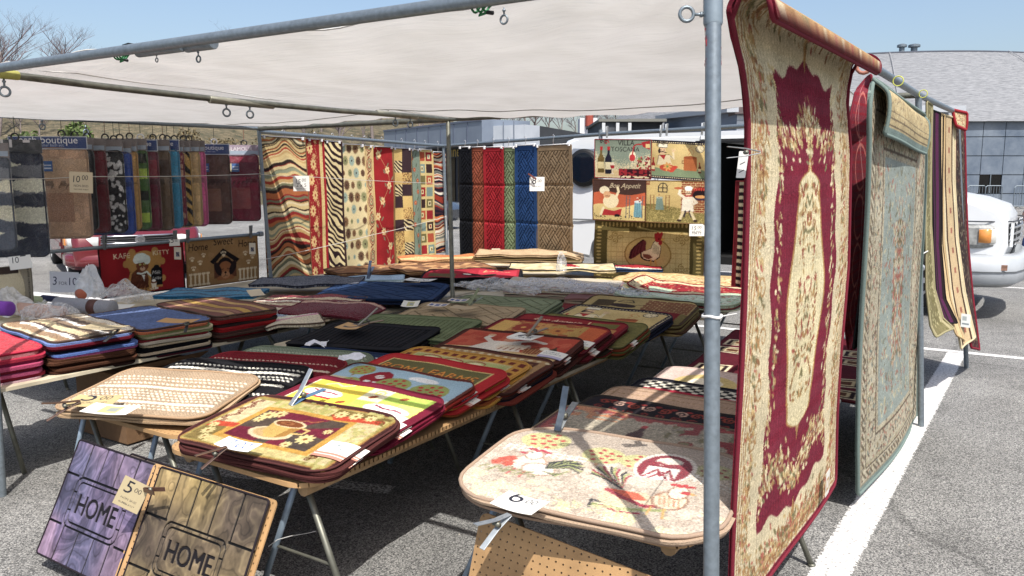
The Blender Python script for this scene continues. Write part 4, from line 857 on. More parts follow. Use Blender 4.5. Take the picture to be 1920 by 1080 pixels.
def leg_pair(parent, x, y, z, spread=.26, axis='y', r_=.012, mats=(None, None), brace=True, foot=0.):
    for k, s in enumerate((-1, 1)):
        a = np.array([x, y, z]); b = np.array([x, y, foot]); b[0 if axis == 'x' else 1] += s * spread; a[0 if axis == 'x' else 1] += s*.02
        mb = MB(); mb.tube([a, b], r_, 12); mb.tube([b + (0, 0, .012), b], r_ * 1.3, 10); lg = mb.build('leg', mats[k] or M_METALD, parent, True)
    if brace:
        mb = MB(); f = .55; q = spread*f; a = np.array([x, y, z*(1-f)]); b = a.copy(); i = 0 if axis == 'x' else 1; a[i] -= q; b[i] += q; mb.tube([a, b], .006, 8); mb.build('brace', M_METALD, parent)
def table(x0, x1, y0, y1, z, label, mat=None, legs=(), axis='x', r=.05, trestle=True, grp='display tables of the stall'):
    rt_ = root('display_table', ((x0+x1)/2, (y0+y1)/2, 0), label, 'table', grp); S = lambda x, y: np.stack([(x0+x1)/2 + x, (y0+y1)/2 + y, z + 0*x], -1)
    o = board('table_top', rt_, S, x1-x0, y1-y0, .018, r, mat or M_PEGW)
    if (mat or M_PEGW) is M_PEG: add_pos(o, np.array([x0, y0, z]), (1, 0, 0), (0, 1, 0))
    if trestle:
        for xx in (x0 + .08, x1 - .08):      # wooden bearer rails under the board
            mb = MB(); mb.tube([(xx, y0 + .06, z - .045), (xx, y1 - .06, z - .045)], .026, 10); mb.build('bearer', mcol((186, 148, 100), .8, 0, 'noise', 20, .25, .4, .004), rt_, auto=50)
    for (x, y) in legs: leg_pair(rt_, x, y, z - .03, .25, axis, mats=(M_BLUEMET, M_METALD))
    return rt_
ZT = .545
table(-2.78, -1.98, 1.84, 3.5, ZT, 'low pegboard table carrying the coffee cup and farm mats', M_PEG, ((-2.1, 1.93), (-2.62, 1.93), (-2.1, 3.3), (-2.62, 3.3)), axis='x', r=.1)
table(-3.80, -2.83, 1.96, 3.4, ZT - .01, 'low pegboard table carrying the braided mats', M_PEG, ((-3.05, 2.02), (-3.6, 2.02), (-3.1, 3.2)), axis='x', r=.1)
table(-2.80, -1.98, 3.52, 5.7, ZT, 'low table carrying the chef and bistro mats', None, ((-2.1, 3.9), (-2.1, 5.3), (-2.6, 4.6)), axis='x')
table(-3.95, -2.85, 3.42, 5.6, ZT - .01, 'low table carrying the black, green and tan molded mats', None, ((-3.05, 3.6), (-3.1, 5.2)), axis='x')
table(-1.48, -.72, 2.10, 3.5, ZT, 'low pegboard table carrying the rooster mats', M_PEG, ((-1.4, 2.2), (-1.3, 3.3), (-.85, 3.3)), axis='x', r=.08)
table(-1.5, -.74, 3.52, 6.0, ZT - .1, 'low table carrying the large square-patterned rug', None, ((-1.3, 3.8), (-1.3, 5.8)), axis='x')
table(-5.05, -4.22, 1.2, 3.95, ZT, 'white-edged table carrying the tall stacks of bath mats at the left', M_PEGW, (), axis='x', trestle=False)
tl = [o for o in COL.objects if o.name.startswith('display_table')][-1]
for (a, b) in (((-4.62, 2.1, ZT - .02), onz(46, 888, 0)), ((-4.3, 3.7, ZT - .02), (-4.25, 3.98, 0)), ((-4.9, 3.7, ZT-.02), (-4.95, 3.9, 0)), ((-4.35, 3.55, ZT-.02), (-4.3, 3.2, 0)), ((-4.9, 1.4, ZT-.02), (-4.95, 1.2, 0))):
    mb = MB(); mb.tube([a, b], .013, 10); mb.build('leg', M_METALD, tl, True)
table(-6.5, -5.1, 2.9, 5.5, ZT, 'long table behind the tall stacks carrying bagged mats and shag rugs', M_PEGW, ((-6.2, 3.2), (-5.3, 5.2)), trestle=False)
table(-6.3, -4.15, 5.5, 8.4, ZT, 'wide table under the hanging patterned runners', M_PEGW, ((-4.5, 7.9), (-5.9, 5.9)), trestle=False)
table(-5.0, -4.1, 3.98, 5.4, ZT, 'table carrying the shag rugs beside the far pole', M_PEGW, ((-4.3, 4.2), (-4.3, 5.2)), trestle=False)
table(-4.1, -1.85, 5.75, 7.6, ZT, 'wide table with bagged mats beside the tapestries', M_PEGW, ((-3.8, 6.0), (-2.1, 6.0), (-2.1, 7.3)), trestle=False)

bx_ = root('cardboard_box', (-4.62, 2.95, 0), 'brown cardboard box standing under the table with the tall stacks', 'box'); mb = MB(); mb.box((-4.62, 2.95, .22), (.5, .55, .42), None, .006); bb = mb.build('box_body', mcol((120, 88, 56), .9, 0, 'noise', 30, .12), bx_)
for s in (-1, 1): mb = MB(); mb.box((-4.62 + s*.24, 2.95, .445), (.2, .53, .006), [(math.cos(.5), 0, s*math.sin(.5)), (0, 1, 0), (-s*math.sin(.5), 0, math.cos(.5))]); mb.build('flap', mcol((130, 96, 62), .9, 0, 'noise', 30, .12), bx_)
# ================================================================= DESIGNS (centimetres; x right, y up)
C_ = dict(cream=(226,208,160), tan=(186,160,120), brown=(96,62,44), dk=(44,32,30), red=(176,32,40), maroon=(110,26,44), olive=(120,112,60), green=(96,112,60), sage=(150,164,130), navy=(36,62,104), gold=(206,156,56), teal=(110,136,126), white=(236,232,222), black=(26,26,30), orange=(206,90,40), grey=(150,150,150), burg=(96,22,40))
def K(k): return C_[k]
def tree_(c, x, y, r_, g=(150,160,84), dots=(186,50,44), n=11, trunk=(150,110,76)):
    c.line([(x, y - r_*1.2), (x, y)], r_*.22, trunk); c.ell(x, y, r_*1.15, r_, g); rr = random.Random(int(x*7))
    for k in range(n): a = k*2.4; q = r_*.85*math.sqrt((k+.5)/n); c.ell(x + q*1.1*math.cos(a), y + q*math.sin(a), r_*.14, r_*.12, dots)
def barn_(c, x, y, w_, h_, col=(150,26,44), wh=(230,226,216)):
    c.poly([(x, y), (x+w_, y), (x+w_, y+h_*.6), (x+w_*.78, y+h_*.9), (x+w_*.5, y+h_), (x+w_*.22, y+h_*.9), (x, y+h_*.6)], col)
    c.rect(x+w_*.25, y+h_*.08, x+w_*.75, y+h_*.42, wh); c.line([(x+w_*.27, y+h_*.1), (x+w_*.5, y+h_*.38), (x+w_*.73, y+h_*.1)], w_*.06, col); c.line([(x+w_*.5, y+h_*.1), (x+w_*.5, y+h_*.4)], w_*.05, col)
    c.ell(x+w_*.5, y+h_*.68, w_*.16, h_*.1, wh); c.line([(x+w_*.38, y+h_*.62), (x+w_*.62, y+h_*.74)], w_*.04, col)
def d_cup():
    c = Cv(76, 48, 4.2, (168,150,72)); c.m(c.n(6, 6, 4) > .55, (186,168,88)); c.frame(0, 2.0, (84,46,44)); c.frame(2.0, .7, (176,128,60))
    c.rect(4, 5, 15, 43, (222,200,150)); c.rect(60, 5, 72, 43, (218,198,140)); c.rect(14, 38, 46, 44.5, (214,198,128)); c.rect(14, 3.5, 60, 8.5, (216,196,124)); c.rect(46, 38, 72, 44.5, (132,108,52)); c.rect(4, 3.5, 14, 16, (140,118,60))
    c.m((c.n(2.2, 2.2, 8) > .62) & (c.Y > 38) & (c.X < 46) & (c.X > 14), (180,178,92)); c.m((c.n(2, 2, 9) > .62) & (c.X > 60) & (c.X < 72), (196,186,108))
    for k in range(11): c.scroll(6.2 + 1.2*math.sin(k*1.9), 18 + k*2.4, 1.5, .55, (110,40,30), 1.5, k); c.scroll(63 + 1.6*math.sin(k*1.7), 7 + k*1.9 if k < 8 else 40, 1.5, .55, (110,40,30), 1.5, k + 2)
    c.rect(14, 8.5, 61, 38, (212,158,52)); x0, x1, y0, y1 = 17, 58, 11, 35.5; c.rect(x0, y0, x1, y1, (92,76,66))
    cx, cy = 38, 23; c.poly([(x0, y1), (x1-8, y1), (cx, cy)], (124,34,58)); c.poly([(x1, y0), (x1, y0+2), (cx, cy), (x0+10, y0)], (84,72,66)); c.poly([(x0, y0), (x0, y0+8), (cx, cy), (cx-6, y0)], (118,32,56)); c.poly([(x1, y1-4), (x1, y1-14), (cx, cy)], (120,34,56)); c.poly([(cx, y0), (cx+9, y0), (cx+2, cy)], (126,34,58))
    c.poly([(50, 36), (70, 38), (70, 41), (46, 40)], (206,72,36)); c.poly([(4, 14), (16, 17), (16, 21), (5, 19)], (206,72,36)); c.grain(.10, 2, 1.4)
    c.ell(34, 18.5, 10.5, 5.0, (228,206,160)); c.ell(34, 18.9, 8.4, 3.9, (206,170,110)); c.poly([(28.2, 27), (44, 27), (42, 18), (37, 15.6), (33, 15.8), (29.6, 19)], (216,176,84)); c.poly([(40, 27), (44, 27), (42, 18), (38, 16)], (176,126,48)); c.line([(44, 25.5), (47.5, 25), (47, 21.5), (42.6, 20.5)], 1.1, (222,186,104))
    c.ell(36.1, 27, 8, 3.0, (236,212,160)); c.ell(36.1, 26.9, 6.7, 2.3, (134,72,30)); c.ell(35, 27, 3.4, 1.1, (168,102,52)); c.ell(35, 27, 1.7, .5, (120,60,26)); c.line([(38, 30), (41, 31.5), (44, 31.2), (47, 33.5)], .6, (178,110,60))
    for x, y, r_ in ((21, 31, 3.6), (25.5, 33, 3.2), (20, 27, 2.6), (51, 19, 3.8), (47, 13, 2.4), (55, 27, 2.0), (50, 41, 3.0), (57, 41.3, 3.0), (64, 41.6, 2.6), (9, 11, 3.0), (12, 6.5, 2.4), (7, 16, 2.2)): c.flower(x, y, r_, (234,214,140), (150,90,40), 9, x)
    c.text(17.5, 39.5, 27, 'Java Latte', (196,176,96), .3); c.scroll(69, 40, 2.2, .7, (140,60,30)); c.frame(0, 1.3, (74,40,40)); c.a *= .84; return c.grain(.10)
def d_yellow():
    c = Cv(76, 48, 3.4, (232,222,180)); c.rect(5, 22, 38, 45, (240,212,20)); c.rect(5, 4, 30, 22, (236,226,178)); c.rect(30, 4, 54, 20, (228,220,180)); c.rect(38, 20, 72, 45, (176,206,70)); c.rect(38, 32, 50, 45, (236,226,182)); c.rect(54, 4, 72, 26, (236,232,214)); c.rect(60, 26, 72, 36, (222,226,90))
    for x, y, w_, col in ((14, 32, 11, (244,240,232)), (54, 28, 12, (244,240,236))): c.ell(x+4, y, w_, 4.2, col); c.line([(x-3, y+2), (x+2, y+.4), (x+8, y+1), (x+12, y+.4)], 1.1, (140,36,60)); c.line([(x-4, y-4.4), (x+12, y-4.6)], 1.5, (190,26,60))
    for x, y in ((33, 27), (28, 19), (36, 17), (44, 36), (47, 24), (58, 40)): c.ell(x, y, 2.2, 1.3, (150,60,30), .6); c.line([(x-1.4, y-.6), (x+1.4, y+.7)], .4, (200,130,80))
    c.line([(12, 40), (16, 43), (21, 41), (26, 43.5)], 1.2, (246,236,150)); c.scroll(44, 40, 3, .7, (220,200,60)); c.frame(0, 4.0, (112,22,48)); return c.grain(.06)
def d_barn():
    c = Cv(76, 48, 3.2, (156,188,204)); c.m(c.Y < 20 + 3*np.sin(c.X/9), (214,196,150)); c.m(c.Y < 12 + 2*np.sin(c.X/7), (150,160,90)); c.m((c.Y < 30) & (c.X < 18), (206,190,150))
    tree_(c, 12, 40, 6, (160,160,74), n=9); barn_(c, 18, 22, 17, 21); tree_(c, 39, 30, 8.5, n=13); tree_(c, 60, 31, 8.5, n=14); c.ell(50, 41, 8, 2.6, (236,236,232)); c.ell(45, 40.4, 4, 1.8, (236,236,232)); tree_(c, 16, 26, 5)
    for x in range(42, 76, 4): c.line([(x, 21), (x, 26)], .9, (232,232,228))
    c.line([(42, 24.4), (76, 24)], .9, (232,232,228)); c.frame(0, 1.4, (110,52,40)); return c.grain(.06)
def d_roma():
    c = Cv(76, 48, 3.2, (186,26,34)); c.rect(6, 6, 70, 42, (214,190,110)); c.rect(7, 7, 69, 41, (104,98,56)); c.text(9, 27.5, 58, 'ROMA FARMS', (116,48,28), 0); c.text(8.4, 28.3, 58, 'ROMA FARMS', (220,142,36), 0)
    for k in range(5): c.ell(16 + k*11, 15, 4.4, 4, (190,50,36)); c.ell(16 + k*11, 18, 2, 1, (90,120,50))
    c.m(c.n(3, 3, 3) * (c.X > 7) > .72, (120,110,60)) if 0 else None; return c.grain(.06)
def d_gold():
    c = Cv(76, 48, 3, (196,178,118)); c.frame(0, 7.5, (196,140,40))
    for k in range(12): c.rect(4 + k*6, 42, 7 + k*6, 45.4, (112,46,34)); c.rect(4 + k*6, 2.6, 7 + k*6, 6, (112,46,34))
    for k in range(7): c.rect(2.4, 5 + k*6, 5.4, 8 + k*6, (112,46,34)); c.rect(70.6, 5 + k*6, 73.6, 8 + k*6, (112,46,34))
    c.rect(9, 9, 67, 39, (172,176,104)); 
    for x in (20, 34, 48): c.line([(x + 6*math.cos(a), 36 + 3*math.sin(a)) for a in np.linspace(0, 3.14, 12)], .8, (150,30,40)); c.ell(x, 35, 5, 2.4, (222,210,160))
    c.frame(0, .9, (150,96,30)); return c.grain(.06)
def d_brown():
    c = Cv(76, 48, 2.4, (88,50,40)); c.frame(3, 4, (168,130,84)); 
    for k in range(14): c.ell(5 + k*5.2, 43, 1.4, 1.1, (204,190,150))
    c.rect(9, 9, 67, 38, (150,104,60)); return c.grain(.08)
def d_braid(base, light, rows, field):
    """chenille braid: rows = [(y, height, kind)]"""
    c = Cv(76, 48, 4, base); ph = (c.Y * 1.25) % 1; q = (c.X * .62 + np.floor(c.Y*1.25)*.5) % 1; c.h += .25*np.abs(np.sin(c.X*2.0 + np.floor(c.Y*1.25)*1.57)) - .35*(ph < .2); c.a *= (.84 + .16*(q > .35))[..., None]
    for (y, h_, kd) in rows:
        m = (np.abs(c.Y - y - .25*np.sin(c.X*2.2)) < h_/2) & (c.X > 2.6) & (c.X < 73.4) & (c.Y > 2) & (c.Y < 46)
        if kd == 1: c.a[m] = light; c.h[m] += .22
        else: mm = m & ((((c.X + (c.Y - y)*.9) * .42) % 1) < .58); c.a[mm] = light; c.h[mm] += .25
    c.frame(0, .9, tuple(v*.8 for v in field)); return c.grain(.07)
def d_ribs(base, frame_=True, step=3.4, inset=6):
    c = Cv(76, 48, 3.4, base); c.frame(0, .9, tuple(v*.85 for v in base)); e = np.minimum(np.minimum(c.X, 76 - c.X), np.minimum(c.Y, 48 - c.Y))
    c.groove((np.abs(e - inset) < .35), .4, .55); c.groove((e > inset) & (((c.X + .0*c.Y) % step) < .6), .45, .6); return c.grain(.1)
def d_basket(W, H, base, res=3.2, cell=15., inset=4.5, dark=.5, hd=.42, ns=3, gw=.2):
    c = Cv(W, H, res, base); e = np.minimum(np.minimum(c.X, W - c.X), np.minimum(c.Y, H - c.Y)); inn = e > inset
    u = (c.X + c.Y) / 1.414 / cell; v = (c.X - c.Y) / 1.414 / cell; b_ = (np.floor(u) + np.floor(v)) % 2; f = np.where(b_ > 0, (u * ns) % 1, (v * ns) % 1); fb = np.where(b_ > 0, v % 1, u % 1)
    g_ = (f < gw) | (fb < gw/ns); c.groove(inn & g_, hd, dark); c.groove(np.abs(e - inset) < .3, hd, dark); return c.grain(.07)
def chef_(c, x, y, s, body=(228,214,186), apron=(236,228,206), scarf=(176,36,36), face=(222,186,146), outline=None):
    c.ell(x, y+9*s, 5.2*s, 7*s, body); c.poly([(x-4.4*s, y+12*s), (x+4.4*s, y+12*s), (x+5.6*s, y), (x-5.6*s, y)], apron); c.line([(x-4*s, y+14*s), (x-8*s, y+17*s), (x-7*s, y+21*s)], 2.4*s, body); c.line([(x+4*s, y+13*s), (x+8*s, y+9*s), (x+4.6*s, y+7*s)], 2.4*s, body)
    c.ell(x-7*s, y+22*s, 1.3*s, 1.2*s, face); c.ell(x+.4*s, y+18.4*s, 2.8*s, 3.0*s, face); c.ell(x+.4*s, y+22.6*s, 3.6*s, 2.2*s, (240,236,224)); c.rect(x-2.2*s, y+20.2*s, x+3*s, y+22*s, (240,236,224)); c.line([(x-1.6*s, y+17.6*s), (x+2.4*s, y+17.6*s)], .8*s, (60,40,30)); c.line([(x-2*s, y+15*s), (x+3*s, y+15*s)], 1.3*s, scarf)
    c.ell(x-.6*s, y+19*s, .4*s, .4*s, (40,30,30)); c.ell(x+1.4*s, y+19*s, .4*s, .4*s, (40,30,30)); c.line([(x-2*s, y), (x-3*s, y-5*s)], 2*s, (70,60,60)); c.line([(x+2*s, y), (x+3.4*s, y-5*s)], 2*s, (70,60,60))
def bottle_(c, x, y, h_, col, lab=(214,196,140)):
    c.poly([(x-h_*.13, y), (x+h_*.13, y), (x+h_*.13, y+h_*.55), (x+h_*.045, y+h_*.72), (x+h_*.045, y+h_), (x-h_*.045, y+h_), (x-h_*.045, y+h_*.72), (x-h_*.13, y+h_*.55)], col); c.rect(x-h_*.12, y+h_*.16, x+h_*.12, y+h_*.42, lab); c.rect(x-h_*.05, y+h_*.86, x+h_*.05, y+h_, (176,30,36))
def glass_(c, x, y, h_): c.ell(x, y+h_*.72, h_*.22, h_*.3, (216,200,170)); c.m((((c.X-x)/(h_*.2))**2 + ((c.Y-y-h_*.7)/(h_*.27))**2 <= 1) & (c.Y < y+h_*.75), (160,24,36)); c.line([(x, y), (x, y+h_*.45)], h_*.06, (216,200,170)); c.line([(x-h_*.15, y), (x+h_*.15, y)], h_*.05, (216,200,170))
def d_bon():
    c = Cv(76, 48, 3.6, (178,66,44)); c.m(c.n(5, 5, 3) > .6, (190,84,56)); c.m(c.Y < 15 + 2*np.sin(c.X/13), (212,176,118)); c.frame(0, 3.0, (78,40,32)); c.m((c.Y > 45) , (78,40,32))
    c.ell(34, 21, 12, 9, (226,214,198)); c.poly([(18, 14), (50, 14), (44, 30), (26, 30)], (228,216,200)); c.line([(26, 28), (20, 34), (21, 39)], 3.6, (226,214,198)); c.line([(40, 29), (50, 34), (57, 32)], 3.6, (226,214,198)); c.ell(36, 33, 4.4, 3.6, (206,130,96)); c.ell(37, 38, 6.2, 3.6, (236,228,216)); c.ell(20.5, 40, 2.4, 1.8, (214,160,120))
    for k in range(5): c.ell(36 + k*3.6, 20 + k*.4, 2.6, 4.2, (226,206,178)); c.line([(36 + k*3.6, 16), (38 + k*3.6, 24)], .8, (150,70,50))
    c.ell(57, 17, 6, 5, (132,74,44)); 
    for k in range(-3, 4): c.line([(57 + k*1.7, 12.5), (57 + k*1.9, 21)], .5, (196,140,90))
    c.line([(51, 19), (57, 24), (63, 19)], 1.1, (110,56,36)); c.ell(61, 23, 2.6, 3, (228,212,184)); c.text(46, 5.5, 22, 'Bon Appetit', (60,36,30), .4); c.line([(10, 8), (30, 7)], .7, (150,90,60)); bottle_(c, 66, 14, 17, (72,56,40)); return c.grain(.09)
def d_collage():
    c = Cv(76, 48, 3, (150,40,36)); c.rect(3, 3, 24, 44, (214,168,80)); c.rect(14, 22, 38, 44, (196,140,72)); c.rect(38, 26, 62, 44, (176,138,66)); c.rect(62, 3, 73, 44, (206,96,44)); c.rect(24, 3, 62, 26, (110,96,52)); c.m((c.n(3, 3, 5) > .6) & (c.X > 14) & (c.X < 60), (160,86,50))
    c.flower(22, 34, 7, (150,56,40), (206,150,70), 7, 0, .4); c.flower(46, 33, 6, (186,120,50), (120,50,40), 8, 0, .3); c.flower(56, 18, 5, (200,150,70), (120,50,40), 8); c.ell(40, 12, 8, 5, (170,70,50)); c.frame(0, 1.6, (104,24,38)); return c.grain(.09)
def d_bon2():
    c = Cv(76, 48, 3, (146,34,38)); c.rect(4, 4, 72, 34, (186,132,70)); c.text(12, 37.5, 34, 'Bon Appetit', (230,210,170), .35); c.rect(52, 36, 70, 44, (112,104,50)); c.line([(50, 38), (50, 44)], .8, (226,200,150)); c.frame(0, 1.8, (110,22,36)); c.flower(26, 20, 7, (140,60,40), (200,160,80), 9); return c.grain(.08)
def dot_border(c, w_, d_, bc, dc):
    c.frame(0, w_, bc); W, H = c.W, c.H
    for k in range(int((W-w_)/d_)+1):
        for y in (w_*.55, H - w_*.55): c.ell(w_*.5 + k*d_, y, .8, .55, dc)
    for k in range(int((H-w_)/d_)+1):
        for x in (w_*.55, W - w_*.55): c.ell(x, w_*.5 + k*d_, .55, .8, dc)
def d_chefdot(res=3):
    c = Cv(70, 44, res, (208,180,112)); c.m(((c.X + c.Y) % 1.6) < .5, (198,170,104)); c.m(c.Y < 12 + np.sin(c.X/4), (120,136,100)); dk_ = (50,40,44)
    c.ell(16, 32, 4, 4.6, (216,176,130)); c.line([(11, 36), (12, 41), (15, 40), (17, 41.6), (20, 40.4), (22, 41), (21, 36)], .5, dk_, True); c.m((c.X > 11.4) & (c.X < 21.4) & (c.Y > 36) & (c.Y < 40), (232,222,190)); c.line([(12, 36), (21, 36)], .6, dk_); c.ell(14.5, 33, .5, .6, dk_); c.ell(18, 33, .5, .6, dk_); c.line([(13, 30.4), (16.4, 31.4), (20.6, 30.2)], 1.0, dk_); c.ell(12.6, 32, 1.2, 3, dk_)
    c.poly([(10, 16), (27, 16), (24, 28), (12, 27)], (226,206,160)); c.line([(24, 27), (29, 24), (28, 31)], 2.2, (226,206,160)); c.poly([(12, 27.4), (20, 27.6), (18, 22), (15, 25)], (176,38,40)); 
    for a in (-.5, -.1, .3, .7): c.line([(28, 31), (28 + 4*math.sin(a), 31 + 4*math.cos(a))], .9, (216,180,134))
    c.line([(10, 16), (12, 27), (24, 28), (28, 24)], .4, dk_); c.ell(22, 13, 9, 4, (190,70,40)); c.flower(22, 14.5, 5, (214,150,70), (120,140,60), 7); c.poly([(28, 8), (34, 15), (30, 16), (24, 8)], (196,60,36))
    c.rect(40, 11, 54, 26, (178,98,46)); c.ell(47, 26, 7, 1.8, (150,76,36)); c.line([(40, 22), (38, 22), (38, 19), (40, 19)], .7, (120,60,30)); c.line([(45, 29), (47, 32), (44, 35), (48, 38)], .7, (190,130,70)); c.line([(49, 29), (51, 33), (48, 36)], .5, (190,130,70))
    c.ell(57, 36.5, 4.7, 4.5, (60,50,50)); c.ell(57, 36.5, 4.1, 3.9, (226,208,160)); c.line([(57, 39), (57, 36.5), (59, 35)], .4, dk_)
    for k in range(12): c.ell(57 + 3.3*math.cos(k*.5236), 36.5 + 3.1*math.sin(k*.5236), .3, .3, dk_)
    bottle_(c, 57, 9, 12, (110,60,40)); bottle_(c, 6, 8, 16, (150,40,40)); dot_border(c, 3.2, 2.4, (40,34,52), (222,204,150)); return c.grain(.06)
def d_villa(res=3):
    c = Cv(68, 44, res, (122,134,116)); z = c.n(.5, .5, 3); c.m(z + (30 - c.Y)/22 * 1.0 + (np.abs(c.X-34) - 20)/60 > .95, (214,196,150)); c.rect(30, 3, 66, 11, (150,30,40)); c.m((c.n(2.4, 1.6, 6) > .55) & (c.Y < 11) & (c.X > 32), (60,24,34)); c.rect(2, 2, 30, 9, (206,178,124))
    bottle_(c, 8, 6, 30, (104,84,40)); bottle_(c, 17, 5, 31, (34,34,48), (220,206,160)); glass_(c, 22, 5, 13); c.ell(46, 25, 4, 5.6, (224,208,170)); c.m((((c.X-46)/3.4)**2 + ((c.Y-23.6)/4)**2 <= 1), (178,40,44)); c.line([(46, 14), (46, 20)], .7, (224,208,170))
    c.line([(46, 27), (47, 36), (50, 38.5), (60, 39)], 1.4, (168,30,38)); c.poly([(56, 41), (66, 43), (66, 33), (58, 36)], (168,30,38)); c.rect(61, 35, 66, 39, (220,190,120)); c.text(28, 37.4, 20, 'VILLA', (34,30,34)); c.text(20, 30.6, 34, 'TOSCANA', (34,30,34))
    c.scatter(40, (52, 10, 66, 26), [(150,30,40), (170,46,40), (120,40,50), (110,120,60)], (.8, 1.4), .9); c.scroll(14, 40.6, 3, .9, (190,30,40)); c.scroll(8, 41, 2.4, .8, (40,30,30)); c.frame(0, .8, (50,44,44)); return c.grain(.07)
def d_bonapp():
    c = Cv(64, 46, 3, (184,84,46)); c.m(c.Y > 31 + 2*np.sin(c.X/9), (72,50,44)); c.m(c.Y < 17 + 2*np.sin(c.X/7), (206,180,110)); c.scatter(60, (2, 1, 62, 9), [(40,34,34)], (.4, .7), .9); c.text(20, 37, 38, 'Bon Appetit', (206,188,150), .45)
    c.ell(22, 22, 9.5, 8, (224,206,160)); c.ell(14, 34, 6, 4.4, (228,214,176)); c.ell(17, 29, 4.6, 4, (214,160,110)); c.line([(15, 27.4), (20, 27.6)], .8, (90,50,36)); c.line([(28, 26), (31, 33), (30, 37)], 3, (224,206,160)); c.poly([(10, 6), (34, 6), (36, 14), (26, 11), (14, 13)], (170,36,40)); c.ell(30, 6, 3.4, 1.6, (34,30,34)); c.line([(13, 14), (10, 7)], 3, (224,206,160))
    c.poly([(50, 5), (60, 5), (58.6, 22), (51, 22)], (104,150,160)); c.ell(55, 22, 4.6, 1.5, (190,206,206)); 
    for k in range(3): c.line([(51.6 + k*2.6, 5), (52 + k*2.2, 21)], .5, (70,110,124))
    for x in (43, 62): c.line([(x-2, 4), (x-2, 28)], .7, (90,90,96)); c.line([(x+2, 4), (x+2, 28)], .7, (90,90,96)); [c.line([(x-2, y), (x+2, y)], .5, (90,90,96)) for y in (14, 20, 24, 28)]
    glass_(c, 54, 22, 5); bottle_(c, 57, 22, 7, (120,30,36)); c.frame(0, .8, (60,44,40)); return c.grain(.08)
def brick_(c, x0, y0, x1, y1, b_=(140,66,40), mo=(206,180,120)):
    m = (c.X > x0) & (c.X < x1) & (c.Y > y0) & (c.Y < y1); row = np.floor(c.Y/2.7); c.a[m] = b_; c.a[m & (((c.Y % 2.7) < .55) | (((c.X + (row % 2)*2.6) % 5.2) < .55))] = mo
def d_brick():
    c = Cv(78, 52, 3, (200,172,104)); c.m(c.Y < 20 + 3*np.sin(c.X/16 + 1), (122,110,58)); c.m((c.n(.6, .6, 2) > .62) & (c.Y < 22), (176,156,88)); brick_(c, 44, 13, 77, 51); brick_(c, 2, 46, 8, 51)
    c.ell(66, 37, 10.5, 7.5, (120,44,34)); c.ell(66, 35, 8.5, 6, (40,26,30)); c.rect(55, 29, 77, 31.5, (60,54,76)); c.ell(66, 33, 6, 2, (214,150,80)); 
    for k in range(6): c.ell(59 + k*2.6, 42, .7, 1.8, (206,60,40))
    c.line([(18, 38), (18, 45), (20, 48), (23, 49), (26, 48), (28, 45), (28, 38)], 1, (34,32,40), True); c.line([(23, 38), (23, 49)], .7, (34,32,40)); c.line([(18, 43), (28, 43)], .7, (34,32,40))
    c.poly([(15, 16), (25, 16), (23, 31), (16, 31)], (116,138,126)); c.ell(19.6, 31, 4, 1.3, (160,176,160)); bottle_(c, 19, 31, 5, (120,40,40))
    for x in (11, 29): c.line([(x-2, 17), (x-2, 34)], .7, (140,104,60)); c.line([(x+2, 17), (x+2, 34)], .7, (140,104,60)); [c.line([(x-2, y), (x+2, y)], .5, (140,104,60)) for y in (24, 28, 31, 34)]
    chef_(c, 52, 15, 1.25); c.ell(41, 43, 5, 1.4, (180,90,50)); c.line([(47, 14), (44, 6)], 3, (214,196,150)); c.line([(56, 14), (60, 5)], 3, (214,196,150)); c.ell(43, 3.6, 2.6, 1.4, (60,44,40)); c.ell(61, 3.6, 2.6, 1.4, (60,44,40)); c.frame(0, .9, (110,84,50)); return c.grain(.08)
def d_roosterbig():
    c = Cv(112, 84, 2.2, (92,80,42)); 
    for k in range(26): x = 8 + k*3.9; c.ell(x, 76, 1.0, 2.8, (176,150,84)); c.ell(x, 8, 1.0, 2.8, (176,150,84))
    for k in range(15): y = 12 + k*4.3; c.ell(5, y, 2.6, 1.1, (176,150,84)); c.ell(107, y, 2.6, 1.1, (176,150,84))
    c.rect(14, 14, 98, 68, (208,180,112)); c.m((c.X > 14) & (c.X < 98) & (c.Y > 14) & (c.Y < 68) & (((c.X % 6) < .5) | ((c.Y % 6) < .5)), (176,146,84))
    for x, y in ((22, 60), (90, 60), (22, 22), (90, 22)):
        for k in range(4): c.scroll(x + 5*math.cos(k*1.57), y + 4*math.sin(k*1.57), 3.6, .8, (150,120,56), 1.5, k*1.57)
    c.ell(56, 40, 24, 22, (150,118,56)); c.ell(56, 40, 22.6, 20.6, (196,164,92))
    rooster_(c, 57.4, 41.5, 1.52, dk_=(40,24,24), body=(40,24,24), tail=(60,24,28)); rooster_(c, 58, 42, 1.38, body=(226,204,156), dk_=(120,70,50)); return c.grain(.07)
